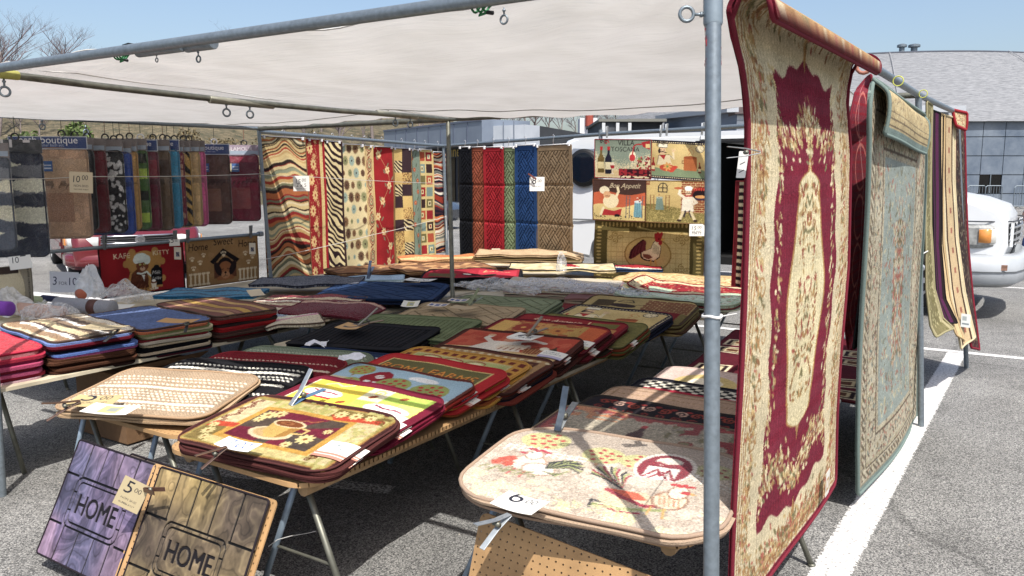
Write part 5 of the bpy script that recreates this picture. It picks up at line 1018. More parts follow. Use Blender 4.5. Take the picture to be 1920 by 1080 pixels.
def rooster_(c, x, y, s, body=(206,176,122), tail=(84,34,36), comb=(170,30,36), dk_=(60,34,34), flip=1):
    F_ = lambda P: [(x + flip*a*s, y + b*s) for a, b in P]
    for k in range(7): a = 1.9 + k*.22; c.line(F_([(-4, 0), (-9 + k*.8, 5 + k*.8), (-11.5 + k*1.3, 1 + k*1.3), (-12.5 + k*1.2, -4 + k)]), 2.4*s, tail if k % 2 else tuple(v*1.25 for v in tail))
    c.poly(F_([(-6, 0), (-3, -6), (3, -7), (7, -3), (8, 4), (7.5, 9), (5, 12), (2.6, 9), (1, 4), (-3, 2)]), body); c.ell(x + flip*0*s, y - 2*s, 6*s, 4.6*s, body); c.poly(F_([(-5, -1), (0, -1.5), (2, -4), (-1, -6), (-5, -4)]), dk_)
    for k in range(5): c.line(F_([(3 + k*.8, 8 - k*.6), (2.4 + k*1.1, 0 - k*.5)]), .5*s, tuple(v*.7 for v in body))
    c.ell(x + flip*6*s, y + 12*s, 2.4*s, 2.4*s, comb); 
    for k in range(4): c.ell(x + flip*(4 + k*1.3)*s, y + (14.6 + (k % 2)*.8)*s, .9*s, 1.8*s, comb)
    c.ell(x + flip*7.4*s, y + 9*s, 1.1*s, 2.0*s, comb); c.poly(F_([(8, 12.4), (10.6, 11.6), (8, 11)]), (216,160,60)); c.ell(x + flip*6.4*s, y + 12.6*s, .45*s, .45*s, (20,20,20)); c.line(F_([(1, -6), (1, -12), (3, -12.6)]), 1.0*s, (200,150,60)); c.line(F_([(4, -6), (5, -12), (7, -12.4)]), 1.0*s, (200,150,60))
def d_farm():
    c = Cv(86, 62, 3.8, (188,172,152)); c.m(c.n(7, 7, 5) > .58, (200,184,164)); c.m(c.n(1.6, 1.6, 9) > .66, (176,158,138)); c.m(c.Y > 46, (176,160,142)); c.m((c.Y < 17) & (c.n(5, 3, 6) > .6), (206,200,160)); tn = (196,190,120)
    tree_(c, 14, 49, 8, (190,186,120), (190,56,44), 12, (190,140,100)); tree_(c, 38, 44, 6.6, (192,188,124), (176,40,44), 11, (190,140,100)); tree_(c, 51, 44, 6, (192,188,124), (176,40,44), 8, (190,140,100)); tree_(c, 76, 45, 6, (168,164,116), (130,40,36), 8, (150,90,70))
    wf = (228,222,208)
    for (x0, x1, y0, y1) in ((4, 22, 38, 40), (20, 34, 38, 38), (66, 84, 40, 33)):
        for k in range(int((x1-x0)/2.6)): x = x0 + k*2.6; y = y0 + (y1-y0)*(x-x0)/(x1-x0); c.line([(x, y-2.6), (x, y+2.8)], .7, wf)
        c.line([(x0, y0+1.4), (x1, y1+1.4)], .6, wf); c.line([(x0, y0-.8), (x1, y1-.8)], .6, wf)
    c.ell(60, 42.5, 10.2, 12.1, (222,214,200)); c.ell(60, 42, 8.8, 11.0, (140,28,48)); c.rect(48, 26, 72, 33, (206,190,170)); c.ell(60, 47.5, 4.6, 3.4, (222,214,196)); c.line([(54, 44.4), (57, 46), (60, 44.6), (64, 46), (66, 44)], 1.4, (150,28,48)); c.rect(54.6, 33, 65, 43, (230,226,214))
    for P in (((55, 34), (58, 41), (60, 36), (62, 41), (64.6, 34)), ((57, 33.6), (60, 39), (63, 33.6))): c.line(P, .9, (150,28,48))
    # left hen
    c.ell(17, 28, 6.2, 7.2, (176,140,116)); c.ell(17, 28, 5.4, 6.4, (222,212,194)); c.ell(16, 35, 3.5, 4.1, (176,140,116)); c.ell(16, 35, 2.8, 3.4, (232,224,208)); c.ell(22, 25, 6.0, 4.9, (176,140,116)); c.ell(22, 25, 5.3, 4.2, (226,218,202)); c.line([(15, 22), (14, 17)], .9, (186,96,84)); c.line([(19, 21), (19, 16.6)], .9, (186,96,84)); 
    for k in range(6): c.ell(12.6 + k*1.4, 39.4 + .7*math.sin(k*2.4), 1.1, .8, (178,36,60))
    c.ell(11.8, 35, 1.4, .8, (178,36,60)); c.ell(14.6, 36.4, .5, .5, (60,60,60)); 
    for k in range(12): a = .2 + k*.23; c.line([(24, 27), (27 + 4*math.cos(a), 30 + 4*math.sin(a)), (30 + 5.6*math.cos(a - .5), 30 + 6*math.sin(a - .5))], .8, [(70,74,60), (150,156,90), (40,42,44)][k % 3])
    for k in range(6): c.line([(24 + k, 24.5 - k*.3), (29 + k*.5, 23 + k)], .7, [(70,74,60), (150,156,90)][k % 2])
    for x, y in ((8, 27), (11, 24.5), (6.8, 24.6), (10.2, 28.6)): c.flower(x, y, 2.2, (206,80,50), (190,60,40), 5, x, .45)
    for k in range(24): c.line([(3 + k*.8, 19 + 1.6*math.sin(k)), (4 + k*.85, 21 + 1.6*math.sin(k*1.3))], .5, [(150,150,90), (120,120,70)][k % 2])
    # right rooster
    for k in range(15): a = .1 + k*.2; c.line([(52, 22), (49 + 5*math.cos(a+1.1), 28 + 4*math.sin(a+.6)), (46 + 7.4*math.cos(a+.6), 30 + 6.4*math.sin(a+.3))], .85, [(150,30,54), (150,156,90), (40,40,44), (218,208,180)][k % 4])
    c.poly([(46, 20), (60, 22), (66, 17), (70, 18), (64, 12), (52, 10), (48, 12)], (206,186,150)); c.poly([(48, 21), (58, 21), (62, 17), (54, 15)], (212,86,44)); c.line([(48, 20), (55, 16), (62, 13), (70, 17)], 1.8, (150,28,50)); c.line([(47, 9), (56, 8.5), (62, 10.5), (68, 13)], 1.7, (150,156,90)); c.line([(50, 9), (56, 6.8), (62, 8)], 1.1, (150,30,54)); c.line([(47, 7), (46, 12), (49, 11)], .9, (40,40,44))
    c.ell(68, 20, 5.6, 6.4, (150,110,84)); c.ell(68, 20, 4.8, 5.6, (214,196,164)); c.ell(69, 26, 3.4, 4.8, (150,110,84)); c.ell(69, 26, 2.8, 4.2, (226,214,188)); [c.line([(64 + k*1.6, 23 - k*.4), (66 + k*1.4, 16)], .5, (196,120,80)) for k in range(5)]; c.poly([(72.6, 27), (75, 26), (72.6, 25.4)], (206,150,60)); c.line([(64, 14), (64, 8.4)], .8, (196,150,70)); c.line([(68, 14), (69, 8.4)], .8, (196,150,70)); 
    for k in range(6): c.ell(66 + k*1.2, 31 + .6*math.sin(k*2.5), 1.1, .8, (190,40,44))
    c.ell(71, 26.4, 1.6, 1.2, (190,40,44)); c.scatter(60, (36, 4, 62, 9), [(190,186,130), (206,200,150)], (.8, 1.6), .25); return c.grain(.16)
def d_wine():
    c = Cv(86, 56, 2.6, (150,140,118)); c.m(c.n(.7, .7, 4) > .55, (176,164,140)); e = np.minimum(np.minimum(c.X, 86-c.X), 56-c.Y); c.m(e + 5*c.n(2, 2, 8) < 7.5, (150,48,40)); c.m(e < 1.6, (96,26,30)); c.m((c.X > 55) & (c.n(6, 5, 12) > .58) & (c.Y > 12), (140,32,32)); c.m((c.X > 50) & (c.n(5, 5, 15) > .68), (120,112,76)); bottle_(c, 40, 22, 24, (70,34,30), (100,60,44)); c.line([(12, 49), (30, 48)], .9, (190,150,110)); c.m((c.X < 30) & (c.Y > 44) & (c.n(3, 2, 4) > .5), (190,120,70)); return c.grain(.2)
def d_scroll():
    c = Cv(86, 56, 2.4, (38,34,40)); 
    for k in range(11): x = 8 + k*7; c.scroll(x, 49, 3.2, 1.0, [(150,60,44), (190,150,130)][k % 2], 1.6, k); c.ell(x + 3, 52, 1.6, 1.1, (134,44,40)); c.scroll(x, 42, 2.4, .8, (130,50,44), 1.4, k + 1)
    c.frame(0, 1.2, (60,54,50)); return c.grain(.14)
def d_tanplain():
    c = Cv(86, 56, 2, (178,146,120)); c.frame(3, .8, (150,120,90)); c.m((np.abs(c.Y - 47) < .5) & ((c.X % 2.4) < 1.4), (140,110,60)); return c.grain(.1)
def d_checker():
    c = Cv(84, 56, 2.4, (40,38,46)); c.rect(6, 6, 78, 44, (160,30,52)); m = (c.Y > 42) & (c.Y < 53) & (c.X > 3) & (c.X < 81); c.a[m] = np.where((((np.floor(c.X/3.0) + np.floor(c.Y/2.75)) % 2) > 0)[..., None], (214,206,186), (30,30,34))[m]; c.frame(0, 1.2, (24,24,34)); return c.grain(.12)
def d_pink():
    c = Cv(84, 56, 2.2, (206,180,168)); c.ell(26, 34, 16, 13, (206,180,110)); c.ell(26, 34, 9, 7, (228,216,190)); c.ell(60, 24, 15, 14, (170,36,56)); c.ell(62, 42, 8, 6, (226,214,206)); c.frame(0, 1, (190,164,150)); return c.grain(.1)
def d_squares():
    c = Cv(110, 160, 1.5, (88,22,36)); 
    for i in range(4):
        for j in range(6):
            x, y = 15 + i*27, 14 + j*26; 
            if (i + j) % 3 == 2: continue
            for w_, col in ((11, (214,198,160)), (9, (44,26,30)), (6.4, (206,186,140)), (4, (96,60,40))): c.rect(x-w_, y-w_*.85, x+w_, y+w_*.85, col)
    return c.grain(.1)
def d_shag(W, H, bands, seed=1, res=2.4, vert=False):
    c = Cv(W, H, res, bands[0][1]); n_ = c.n(3, 3, seed)*2.4 + c.n(.8, .8, seed+1)*1.6; q = (c.X if vert else c.Y) + n_
    for p_, col in bands: c.m(q > p_, col)
    c.h += (np.random.RandomState(seed).rand(c.ny, c.nx) - .3)*.7; return c.grain(.22, seed)
def d_plain(W, H, col, res=.8, g=.12, edge=None):
    c = Cv(W, H, res, col); c.grain(g, 4)
    if edge: c.frame(0, 1.2, edge)
    return c
# ---- long runners that hang
def d_wave(W=66, H=150, pal=None, seed=2, amp=5, res=2.2):
    pal = pal or [(196,170,112), (160,58,36), (52,40,36), (206,184,130), (112,112,86), (186,150,92), (84,60,40), (214,196,150), (170,96,50), (60,46,40), (134,140,112), (206,180,120), (140,40,36)]
    c = Cv(W, H, res, pal[0]); y = c.Y + amp*np.sin(c.X/9. + 1.3*np.sin(c.Y/17.)) * (.5 + .5*np.sin(c.Y/23. + c.X/40.)) + 3*np.sin(c.X/16. + seed) + 1.4*np.sin(c.X/4.7 + c.Y/9.); r_ = random.Random(seed); p = -10
    while p < H + 12: w_ = r_.choice([.8, 1.2, 1.6, 2.4, 3.2]); c.m((y >= p) & (y < p + w_), r_.choice(pal)); p += w_
    return c.grain(.06)
def d_redfloral():
    c = Cv(40, 150, 2.6, (146,28,32)); c.scatter(260, (0, 0, 26, 150), [(186,90,60), (196,150,90), (120,20,30)], (.5, 1.4), .3)
    for k in range(9): c.flower(8 + 6*(k % 2), 9 + k*16.5, 6.4, (216,178,112), (150,50,40), 10, k, .2); c.flower(20 - 4*(k % 2), 17 + k*16.5, 3.6, (206,160,100), (150,30,30), 7); c.line([(20, 12 + k*16.5), (22, 20 + k*16.5), (19, 26 + k*16.5)], .6, (196,150,90))
    c.rect(29, 0, 36, 150, (206,180,112)); c.scatter(90, (29, 0, 36, 150), [(170,140,80)], (.5, 1), .5); c.rect(36, 0, 40, 150, (150,20,34)); c.rect(0, 0, 1, 150, (206,180,112)); return c.grain(.07)
def zebra_(c, mask, a=(216,196,140), b_=(48,34,36), sc=1., seed=3):
    y = c.Y*.9 + c.X*.55; v = np.sin((y + 9*c.n(13, 16, seed)) * .95*sc + 5*c.n(20, 14, seed+1)) + .25*(c.n(4, 7, seed+2) - .5)*2; c.a[mask] = np.where((v > 0)[..., None], a, b_)[mask]
def d_zebra(): c = Cv(38, 150, 2.6, (216,196,140)); zebra_(c, c.X > -1); c.rect(35, 0, 38, 150, (60,44,40)); return c.grain(.06)
def d_circles():
    c = Cv(52, 150, 2.6, (214,196,144)); cols = [(120,88,60), (136,136,92), (140,160,146), (96,70,52)]; r_ = random.Random(3)
    for j in range(11):
        for i in range(4): x, y = 6 + i*13.5 + (j % 2)*5, 6 + j*14; s = r_.choice([3, 4.4, 5.6, 6.2]); col = cols[(i + j) % 4]; c.flower(x, y, s, col, (214,196,144), 18, 0, .13); c.ell(x, y, s*.62, s*.62, col); c.ell(x, y, s*.2, s*.2, (60,46,40))
    c.rect(0, 0, 1.4, 150, (180,150,90)); return c.grain(.06)
def d_paisley():
    c = Cv(34, 150, 3, (206,176,118))
    for j in range(7):
        for x, fl in ((9, 1), (25, -1)):
            y = 10 + j*22 + (8 if fl < 0 else 0)
            for s, col in ((8, (120,60,40)), (6.8, (206,180,130)), (5.6, (150,70,50)), (4.2, (134,140,100)), (2.6, (206,180,130)), (1.2, (150,40,40))): c.ell(x, y, s*.8, s, col); c.line([(x, y + s*.6), (x + fl*s*.4, y + s*1.4), (x - fl*s*.1, y + s*1.8)], s*.35, col)
    c.scatter(110, (0, 0, 30, 150), [(150,70,50), (120,120,80), (110,60,40)], (.4, .9), .6); c.rect(30.5, 0, 34, 150, (206,178,112)); return c.grain(.06)
def d_redvine():
    c = Cv(48, 150, 2.8, (152,22,28))
    c.line([(24 + 12*math.sin(y/14.), y) for y in range(0, 151, 5)], .55, (206,160,100))
    for k in range(8): y = 8 + k*19; x = 24 + 13*math.sin(y/14.); c.flower(x, y, 5, (220,190,130), (160,60,40), 6, k, .34); c.ell(x, y, 1.4, 1.4, (190,120,60))
    for k in range(18): y = 4 + k*8.3; x = 24 + 12*math.sin(y/14.) + (7 if k % 2 else -7); c.ell(x, y, 3.4, 1.3, (120,112,84), .9 if k % 2 else 2.2); c.line([(x - 2, y - 1.6), (x + 2, y + 1.6)], .3, (170,160,120))
    c.rect(45, 0, 48, 150, (130,100,60)); return c.grain(.06)
def leopard_(c, m): c.a[m] = (206,168,92); z = c.n(1.1, 1.1, 5); c.a[m & (z > .6)] = (52,36,32); c.a[m & (z > .74)] = (170,116,60)
def d_animal():
    c = Cv(42, 150, 2.8, (206,172,96)); r_ = 0
    for j in range(10):
        for i in range(2):
            m = (c.X >= i*20 + 1) & (c.X < (i+1)*20 + 1) & (c.Y >= j*15) & (c.Y < (j+1)*15); t_ = [0, 1, 2, 3, 2, 0, 1, 3, 0, 2, 1, 0, 3, 1, 0, 2, 3, 1, 0, 1][(j*2 + i) % 20]
            if t_ == 0: c.a[m] = (206,172,96)
            elif t_ == 1: c.a[m] = (62,46,50)
            elif t_ == 2: leopard_(c, m)
            else: zebra_(c, m, sc=1.5)
    return c.grain(.06)
def d_tealfloral():
    c = Cv(26, 150, 2.4, (120,136,118)); c.line([(12 + 6*math.sin(y/12.), y) for y in range(0, 151, 5)], .6, (90,70,50))
    for k in range(10): c.flower(12 + 6*math.sin(k*1.2), 8 + k*14.5, 3.2, (176,80,50), (206,170,90), 6, k, .3); c.ell(16, 14 + k*14.5, 3, 1, (84,96,76), 1)
    return c.grain(.06)
def d_boxes():
    c = Cv(40, 150, 2.4, (206,180,112)); P = [(150,30,36), (112,104,60), (120,140,130), (176,76,44), (60,40,40)]
    for j in range(9):
        for i in range(2): x, y = 3 + i*18, 3 + j*16.4; c.rect(x, y, x+15, y+12.5, P[(i*2 + j) % 5]); 
        for i in range(2):
            x, y = 3 + i*18, 3 + j*16.4
            if (i + j) % 2: c.rect(x+4, y+3, x+11, y+9.5, (214,196,140)); c.rect(x+6, y+4.6, x+9, y+8, P[(i + j*2) % 5])
    return c.grain(.06)
# ================================================================= MATS ON THE TABLES
def mat(label, cv, S, W=.76, H=.48, r=.07, bc=(84,46,44), br=.0045, th=.008, material=None, name='floor_mat', cat='mat', group=None, bind=True, rows=None):
    c0 = S(np.array([[0.]]), np.array([[0.]]))[0, 0]; rt_ = root(name, (c0[0], c0[1], c0[2] - th), label, cat, group)
    sheet('pile', rt_, S, W, H, r, th, cv, material, hs=.01)
    if bind: binding(rt_, S, W, H, r, br, bc)
    return rt_
SLV = None
def d_sleeve(col):
    c = Cv(11, 9, 6, (236,232,222)); c.text(1.6, 6.2, 6, 'LIVING', (70,110,120)); c.text(1.2, 4.2, 8, 'CLASSICS', (70,110,120)); c.rect(0, 0, 11, 2.6, col); c.rect(0, 1.2, 11, 1.5, (236,232,222)); return c
def sleeve(parent, S, W, x=.30, y=.02, rot=0, col=(200,130,110), w_=.11, h_=.09, lift=.006):
    cv = d_sleeve(col)
    def Q(a, b):
        P = S(x + a, y + b); 
        P = P.copy(); P[..., 2] += lift; return P
    return sheet('paper_sleeve', parent, Q, w_, h_, .0, .001, cv, M_PAPER)
def under(n, lab, grp, cols, cx, cy, rot, ztop, W=.76, H=.48, r=.07, tilt=.12, step=.0115, jit=.012, droop=None, th=.009, slv=0, seed=1, ox=.0, roll=0):
    rr = np.random.RandomState(seed)
    for k in range(n):
        dx, dy, da = rr.uniform(-jit, jit, 3); dx += ox * (k + 1)
        S = flat(cx + dx, cy + dy, rot + da*2, ztop - step*(k+1), tilt, roll, .0035, droop, seed + k)
        c0 = S(np.array([[0.]]), np.array([[0.]]))[0, 0]; col = cols[k % len(cols)]
        m_ = sheet('floor_mat', None, S, W, H, r, th, None, mcol(col, .95, 0, 'noise', 260, .18, .8, .003, spec=.1), 20, 14, loc=(c0[0], c0[1], c0[2] - th)); tag(m_, lab, 'mat', grp)
        if slv and k < slv: sleeve(m_, S, W, x=W/2 - .045, y=-.07 + rr.uniform(-.02, .02), w_=.10, h_=.08, lift=.0012)
DR = [('r', .30, 1.5), ('f', .20, .9)]
# ---- row of woven kitchen mats on the front table
def stackT2(label, cv, cx, cy, rot, z, n, cols, bc, ulab, grp, slv=2, bind=.0042, tilt=.14, seed=1, droop=DR, roll=0, sl=True, slc=(200,130,110), W=.76, H=.48, r=.07, sx=None, sy=-.09, name='floor_mat', material=None):
    S = flat(cx, cy, R(rot), z, tilt, roll, .003, droop, seed); m_ = mat(label, cv, S, W, H, r, bc, bind, name=name, material=material)
    if sl: sleeve(m_, S, W, x=(W/2 - .070) if sx is None else sx, y=sy, col=slc, w_=.135, h_=.115)
    if n: under(n, ulab, grp, cols, cx, cy, R(rot), z, W, H, r, tilt, .0112, .013, droop, slv=slv, seed=seed+3, ox=.004, roll=roll)
    return S
S_cup = stackT2('kitchen mat with a coffee cup on maroon and grey quarters, front of the pegboard table', d_cup(), -2.30, 2.06, 4, .640, 3, [(84,46,44)], (84,46,44), 'maroon-edged mat lying directly under the coffee cup mat', 'mats stacked under the coffee cup mat', seed=1, r=.09)
stackT2('maroon-bordered mat with yellow and lime panels and white cups, behind the coffee cup mat', d_yellow(), -2.33, 2.39, -1, .640, 3, [(112,22,48)], (112,22,48), 'maroon mat lying under the yellow and lime cup mat', 'mats stacked under the yellow cup mat', seed=2)
stackT2('sky blue mat with red barn, cloud and apple trees', d_barn(), -2.37, 2.67, -1, .640, 2, [(150,40,30), (110,60,40)], (110,52,40), 'brown-edged mat lying under the blue barn mat', 'mats stacked under the barn mat', slv=0, sl=False, seed=3)
stackT2('bright red mat lettered ROMA FARMS on an olive panel', d_roma(), -2.36, 2.93, -2, .642, 3, [(196,140,40), (176,30,34), (150,80,30)], (186,26,34), 'mat with ochre or red edge lying under the ROMA FARMS mat', 'mats stacked under the roma farms mat', sl=True, slv=2, seed=4, slc=(120,140,190))
stackT2('gold mat with a border of brown squares, behind the ROMA FARMS mat', d_gold(), -2.36, 3.14, -1, .638, 4, [(196,140,40), (112,46,34), (170,90,40)], (196,140,40), 'gold or brown mat lying under the gold square-bordered mat', 'mats stacked under the gold mat', sl=False, slv=3, seed=5)
stackT2('dark brown mat with pale beads at its edge, half hidden behind the gold mat', d_brown(), -2.30, 3.28, -2, .630, 4, [(112,46,34), (60,40,36), (26,30,44)], (70,40,34), 'brown or black mat lying under the beaded brown mat', 'mats stacked under the beaded brown mat', sl=False, slv=3, seed=6)
stackT2('rust red mat with a white chef, loaves and a basket lettered Bon Appetit', d_bon(), -2.33, 3.68, 6, .668, 5, [(78,40,32), (60,34,30)], (78,40,32), 'dark brown mat lying under the rust red chef mat', 'mats stacked under the rust red chef mat', slv=3, seed=7, slc=(170,160,200), tilt=.10)
stackT2('patchwork mat of gold, rust and olive blocks with rosettes behind the chef mat', d_collage(), -2.33, 4.03, 2, .668, 4, [(100,24,36), (80,40,34)], (104,24,38), 'dark red mat lying under the patchwork rosette mat', 'mats stacked under the patchwork mat', slv=3, seed=8, slc=(190,180,120))
stackT2('red mat lettered Bon Appetit in cream script beside an olive corner patch', d_bon2(), -2.33, 4.28, 1, .655, 5, [(120,24,36), (90,90,50), (60,50,40)], (110,22,36), 'red or olive mat lying under the red Bon Appetit mat', 'mats stacked under the red bon appetit mat', slv=4, seed=9)
stackT2('olive green mat showing only its back edge behind the red Bon Appetit mat', d_plain(76, 48, (116,110,58), 1.2), -2.26, 4.42, 0, .64, 5, [(130,60,30), (90,90,50), (160,80,40)], (90,90,50), 'rust or olive mat lying under the olive green mat', 'mats stacked under the olive green mat', sl=False, slv=4, seed=10)
stackT2('cream mat with navy dotted border and chef, lying on the table', d_chefdot(2.6), -2.25, 4.80, -3, .650, 3, [(40,44,60)], (40,40,54), 'navy-edged mat lying under the dotted-border chef mat on the table', 'mats stacked under the dotted chef mat', sl=False, slv=0, seed=11, H=.50)
c5 = Cv(80, 50, 2.6, (172,148,90)); c5.m(c5.Y < 24, (120,106,58)); brick_(c5, 44, 24, 78, 46, (120,70,46), (180,154,96)); c5.rect(40, 8, 74, 24, (120,30,36)); c5.flower(56, 18, 5, (206,180,130), (120,30,36), 6); c5.line([(24, 38), (27, 43), (33, 43), (36, 38)], .9, (60,50,44), True); c5.ell(30, 30, 10, 4, (60,48,44)); c5.rect(8, 26, 22, 40, (80,66,44)); c5.line([(30, 32), (44, 34)], .5, (90,70,50)); c5.frame(0, 1.4, (70,54,40)); c5.grain(.09)
stackT2('tapestry mat with brick wall, arched window and red corner panel on the far table end', c5, -2.23, 5.18, 3, .668, 6, [(110,100,60), (84,60,44), (150,130,80)], (80,64,44), 'brown or olive mat lying under the brick wall tapestry mat', 'mats stacked under the brick wall mat', sl=False, slv=0, seed=12, W=.82, H=.54, r=.09)
# ---- braided mats
BR = lambda b_, l_, rows, f, lab, cx, cy, rot, z, n, cols, ulab, grp, seed, tilt=.12, W=.80, dr=None: stackT2(lab, d_braid(b_, l_, rows, f), cx, cy, rot, z, n, cols, f, ulab, grp, sl=False, slv=0, seed=seed, tilt=tilt, W=W, H=.52, r=.09, droop=dr if dr is not None else [('r', .30, .8), ('l', .28, .8)], bind=.0065)
BR((170,146,118), (222,212,190), [(38,1.4,2),(35,1.2,2),(31,1.4,2),(27,2.0,1),(23,1.3,2),(20.5,1.3,2),(18,1.3,2),(15.5,1.3,2),(12,2.0,1),(9,1.3,2),(6.5,1.3,2)], (170,138,104), 'beige braided mat with cream rows, topmost and nearest of the braided mats', -3.24, 2.16, 20, .625, 2, [(186,156,120), (176,146,110)], 'beige braided mat lying under the cream-striped beige one', 'mats stacked under the beige braided mat', 21, W=.75)
BR((34,34,38), (226,222,206), [(41,1.6,2),(36,2.2,1),(31,1.4,2),(28,1.4,2),(22,2,1),(12,2,2)], (26,26,30), 'black braided mat with white rows, behind the beige one', -3.22, 2.45, 17, .615, 2, [(26,26,30)], 'black mat lying under the black and white braided mat', 'mats stacked under the black braided mat', 22)
BR((124,24,38), (214,190,164), [(38,1.2,2),(30,2,1),(20,1.5,2),(10,1.5,2)], (134,20,34), 'red braided mat with broken cream rows', -3.20, 2.68, 15, .612, 3, [(134,20,34), (110,24,34), (150,26,40)], 'red braided mat lying under the red and cream braided mat', 'mats stacked under the red braided mat', 23)
BR((128,140,118), (176,182,156), [(41,1.2,2),(38,1.2,2),(30,2,1),(20,1.5,2)], (110,122,98), 'sage green braided mat behind the red one', -3.18, 2.86, 13, .610, 2, [(90,100,76), (120,30,40)], 'green or red mat lying under the sage braided mat', 'mats stacked under the sage braided mat', 24)
BR((44,62,92), (196,204,210), [(41,1.2,2),(38,1.2,2),(30,2,1),(20,1.5,2)], (34,50,80), 'navy braided mat with pale rows, last of the braided mats', -2.98, 2.98, 8, .604, 2, [(34,50,80)], 'navy mat lying under the navy braided mat', 'mats stacked under the navy braided mat', 25)
# ---- molded mats
stackT2('black ribbed mat, darkest on the middle table', d_ribs((30,30,36)), -3.22, 3.50, 14, .66, 5, [(24,24,28), (30,30,34)], (24,24,28), 'black mat lying under the black ribbed mat', 'mats stacked under the black ribbed mat', sl=False, slv=0, seed=31, tilt=.06, W=.78, H=.56, droop=[('l', .25, .8)])
stackT2('green ribbed mat with a grooved frame just behind the black one', d_ribs((108,120,84)), -3.16, 3.86, 13, .66, 3, [(90,104,70), (160,134,100)], (92,106,72), 'green or tan mat lying under the green ribbed mat', 'mats stacked under the green ribbed mat', sl=False, slv=0, seed=32, tilt=.06, W=.78, H=.56, droop=[])
stackT2('tan basket-weave molded mat on the middle table', d_basket(78, 56, (170,148,114), 3.4, 22, 4.5, .62, .42, 3, .13), -3.14, 4.36, 12, .672, 5, [(150,128,98), (166,140,108)], (150,128,98), 'tan mat lying under the tan basket-weave mat', 'mats stacked under the tan basket-weave mat', sl=False, slv=0, seed=33, tilt=.06, W=.78, H=.56, droop=[])
stackT2('sage green basket-weave molded mat behind the tan one', d_basket(78, 56, (126,136,104), 3, 22, 4.5, .62, .42, 3, .13), -3.10, 4.80, 10, .672, 5, [(110,122,90), (130,140,104)], (106,118,88), 'sage green mat lying under the sage basket-weave mat', 'mats stacked under the sage basket-weave mat', sl=False, slv=0, seed=34, tilt=.06, W=.78, H=.56, droop=[])
stackT2('dark red mat edge showing behind the sage basket-weave stack', d_plain(76, 48, (130,44,44), 1), -2.62, 5.05, 8, .63, 4, [(120,40,44), (36,34,40)], (110,34,40), 'red or black mat lying under the plain dark red mat', 'mats stacked under the plain dark red mat', sl=False, slv=0, seed=35, tilt=.04, droop=[], W=.6)
stackT2('navy blue quilted molded mat in front of the far pole', d_basket(98, 90, (42,66,104), 2, 20, 4.5, .62, .42, 2, .14), -4.42, 5.05, 26, .652, 3, [(36,50,80), (26,34,52)], (34,50,82), 'dark blue mat lying under the navy quilted mat', 'mats stacked under the navy quilted mat', sl=False, slv=0, seed=36, tilt=.02, W=.98, H=.84, droop=[('r', .30, .4)])
# ---- rooster mats on the right table
stackT2('beige shag mat with roosters, barn and apple trees beside the front pole', d_farm(), -1.07, 2.28, 5, .640, 2, [(176,150,124), (160,132,108)], (164,138,116), 'beige mat lying under the rooster and barn mat', 'mats stacked under the rooster mat', sl=False, slv=0, seed=41, W=.86, H=.62, r=.16, tilt=.06, droop=[('f', .24, 1.5), ('r', .36, 2.0)], bind=.007, material=M_PLUSH)
stackT2('red and grey mat with a dark wine bottle behind the rooster mat', d_wine(), -1.12, 2.66, 1, .622, 2, [(96,26,30), (120,90,70)], (130,112,90), 'red or brown mat lying under the wine bottle mat', 'mats stacked under the wine bottle mat', sl=False, slv=0, seed=42, W=.84, H=.54, tilt=.07, droop=[], material=M_PLUSH)
stackT2('black mat with red and cream scrollwork, third from the front on the right table', d_scroll(), -1.10, 2.86, -1, .618, 2, [(50,44,48)], (60,54,50), 'black mat lying under the scrollwork mat', 'mats stacked under the scrollwork mat', sl=False, slv=0, seed=43, W=.84, H=.54, tilt=.07, droop=[])
stackT2('plain dusty tan mat with a stitched line, before the checkered one', d_tanplain(), -1.09, 3.06, 0, .616, 2, [(150,130,100), (70,60,56)], (150,124,100), 'brown mat lying under the plain dusty tan mat', 'mats stacked under the dusty tan mat', sl=False, slv=0, seed=44, W=.84, H=.54, tilt=.07, droop=[])
stackT2('mat with black and white checkered band and crimson field', d_checker(), -1.06, 3.26, -2, .616, 2, [(30,34,50), (60,30,40)], (24,26,40), 'dark mat lying under the checkered mat', 'mats stacked under the checkered mat', sl=False, slv=0, seed=45, W=.82, H=.54, tilt=.07, droop=[])
stackT2('pale pink mat with cream swirl and crimson disc', d_pink(), -1.03, 3.58, 3, .618, 2, [(190,164,150)], (196,170,158), 'pale pink mat lying under the swirl mat', 'mats stacked under the pink swirl mat', sl=False, slv=0, seed=46, W=.80, H=.54, tilt=.05, droop=[], r=.05)
stackT2('large maroon rug with rows of cream and black squares', d_squares(), -1.12, 5.0, 3, .47, 0, [], (84,22,34), '', '', sl=False, slv=0, seed=47, W=1.0, H=1.5, tilt=.02, droop=[], r=.02, name='area_rug')
fo = mat('white and sage folded towel on the ground end of the table between the rugs', d_shag(34, 40, [(0, (222,222,214)), (14, (120,150,120)), (26, (224,224,218)), (33, (120,130,170))], 4, 1.4), flat(-.86, 4.12, R(20), .50, 0, .1, .006, None, 3, ), .34, .40, .03, (200,200,194), name='folded_towel', cat='towel')
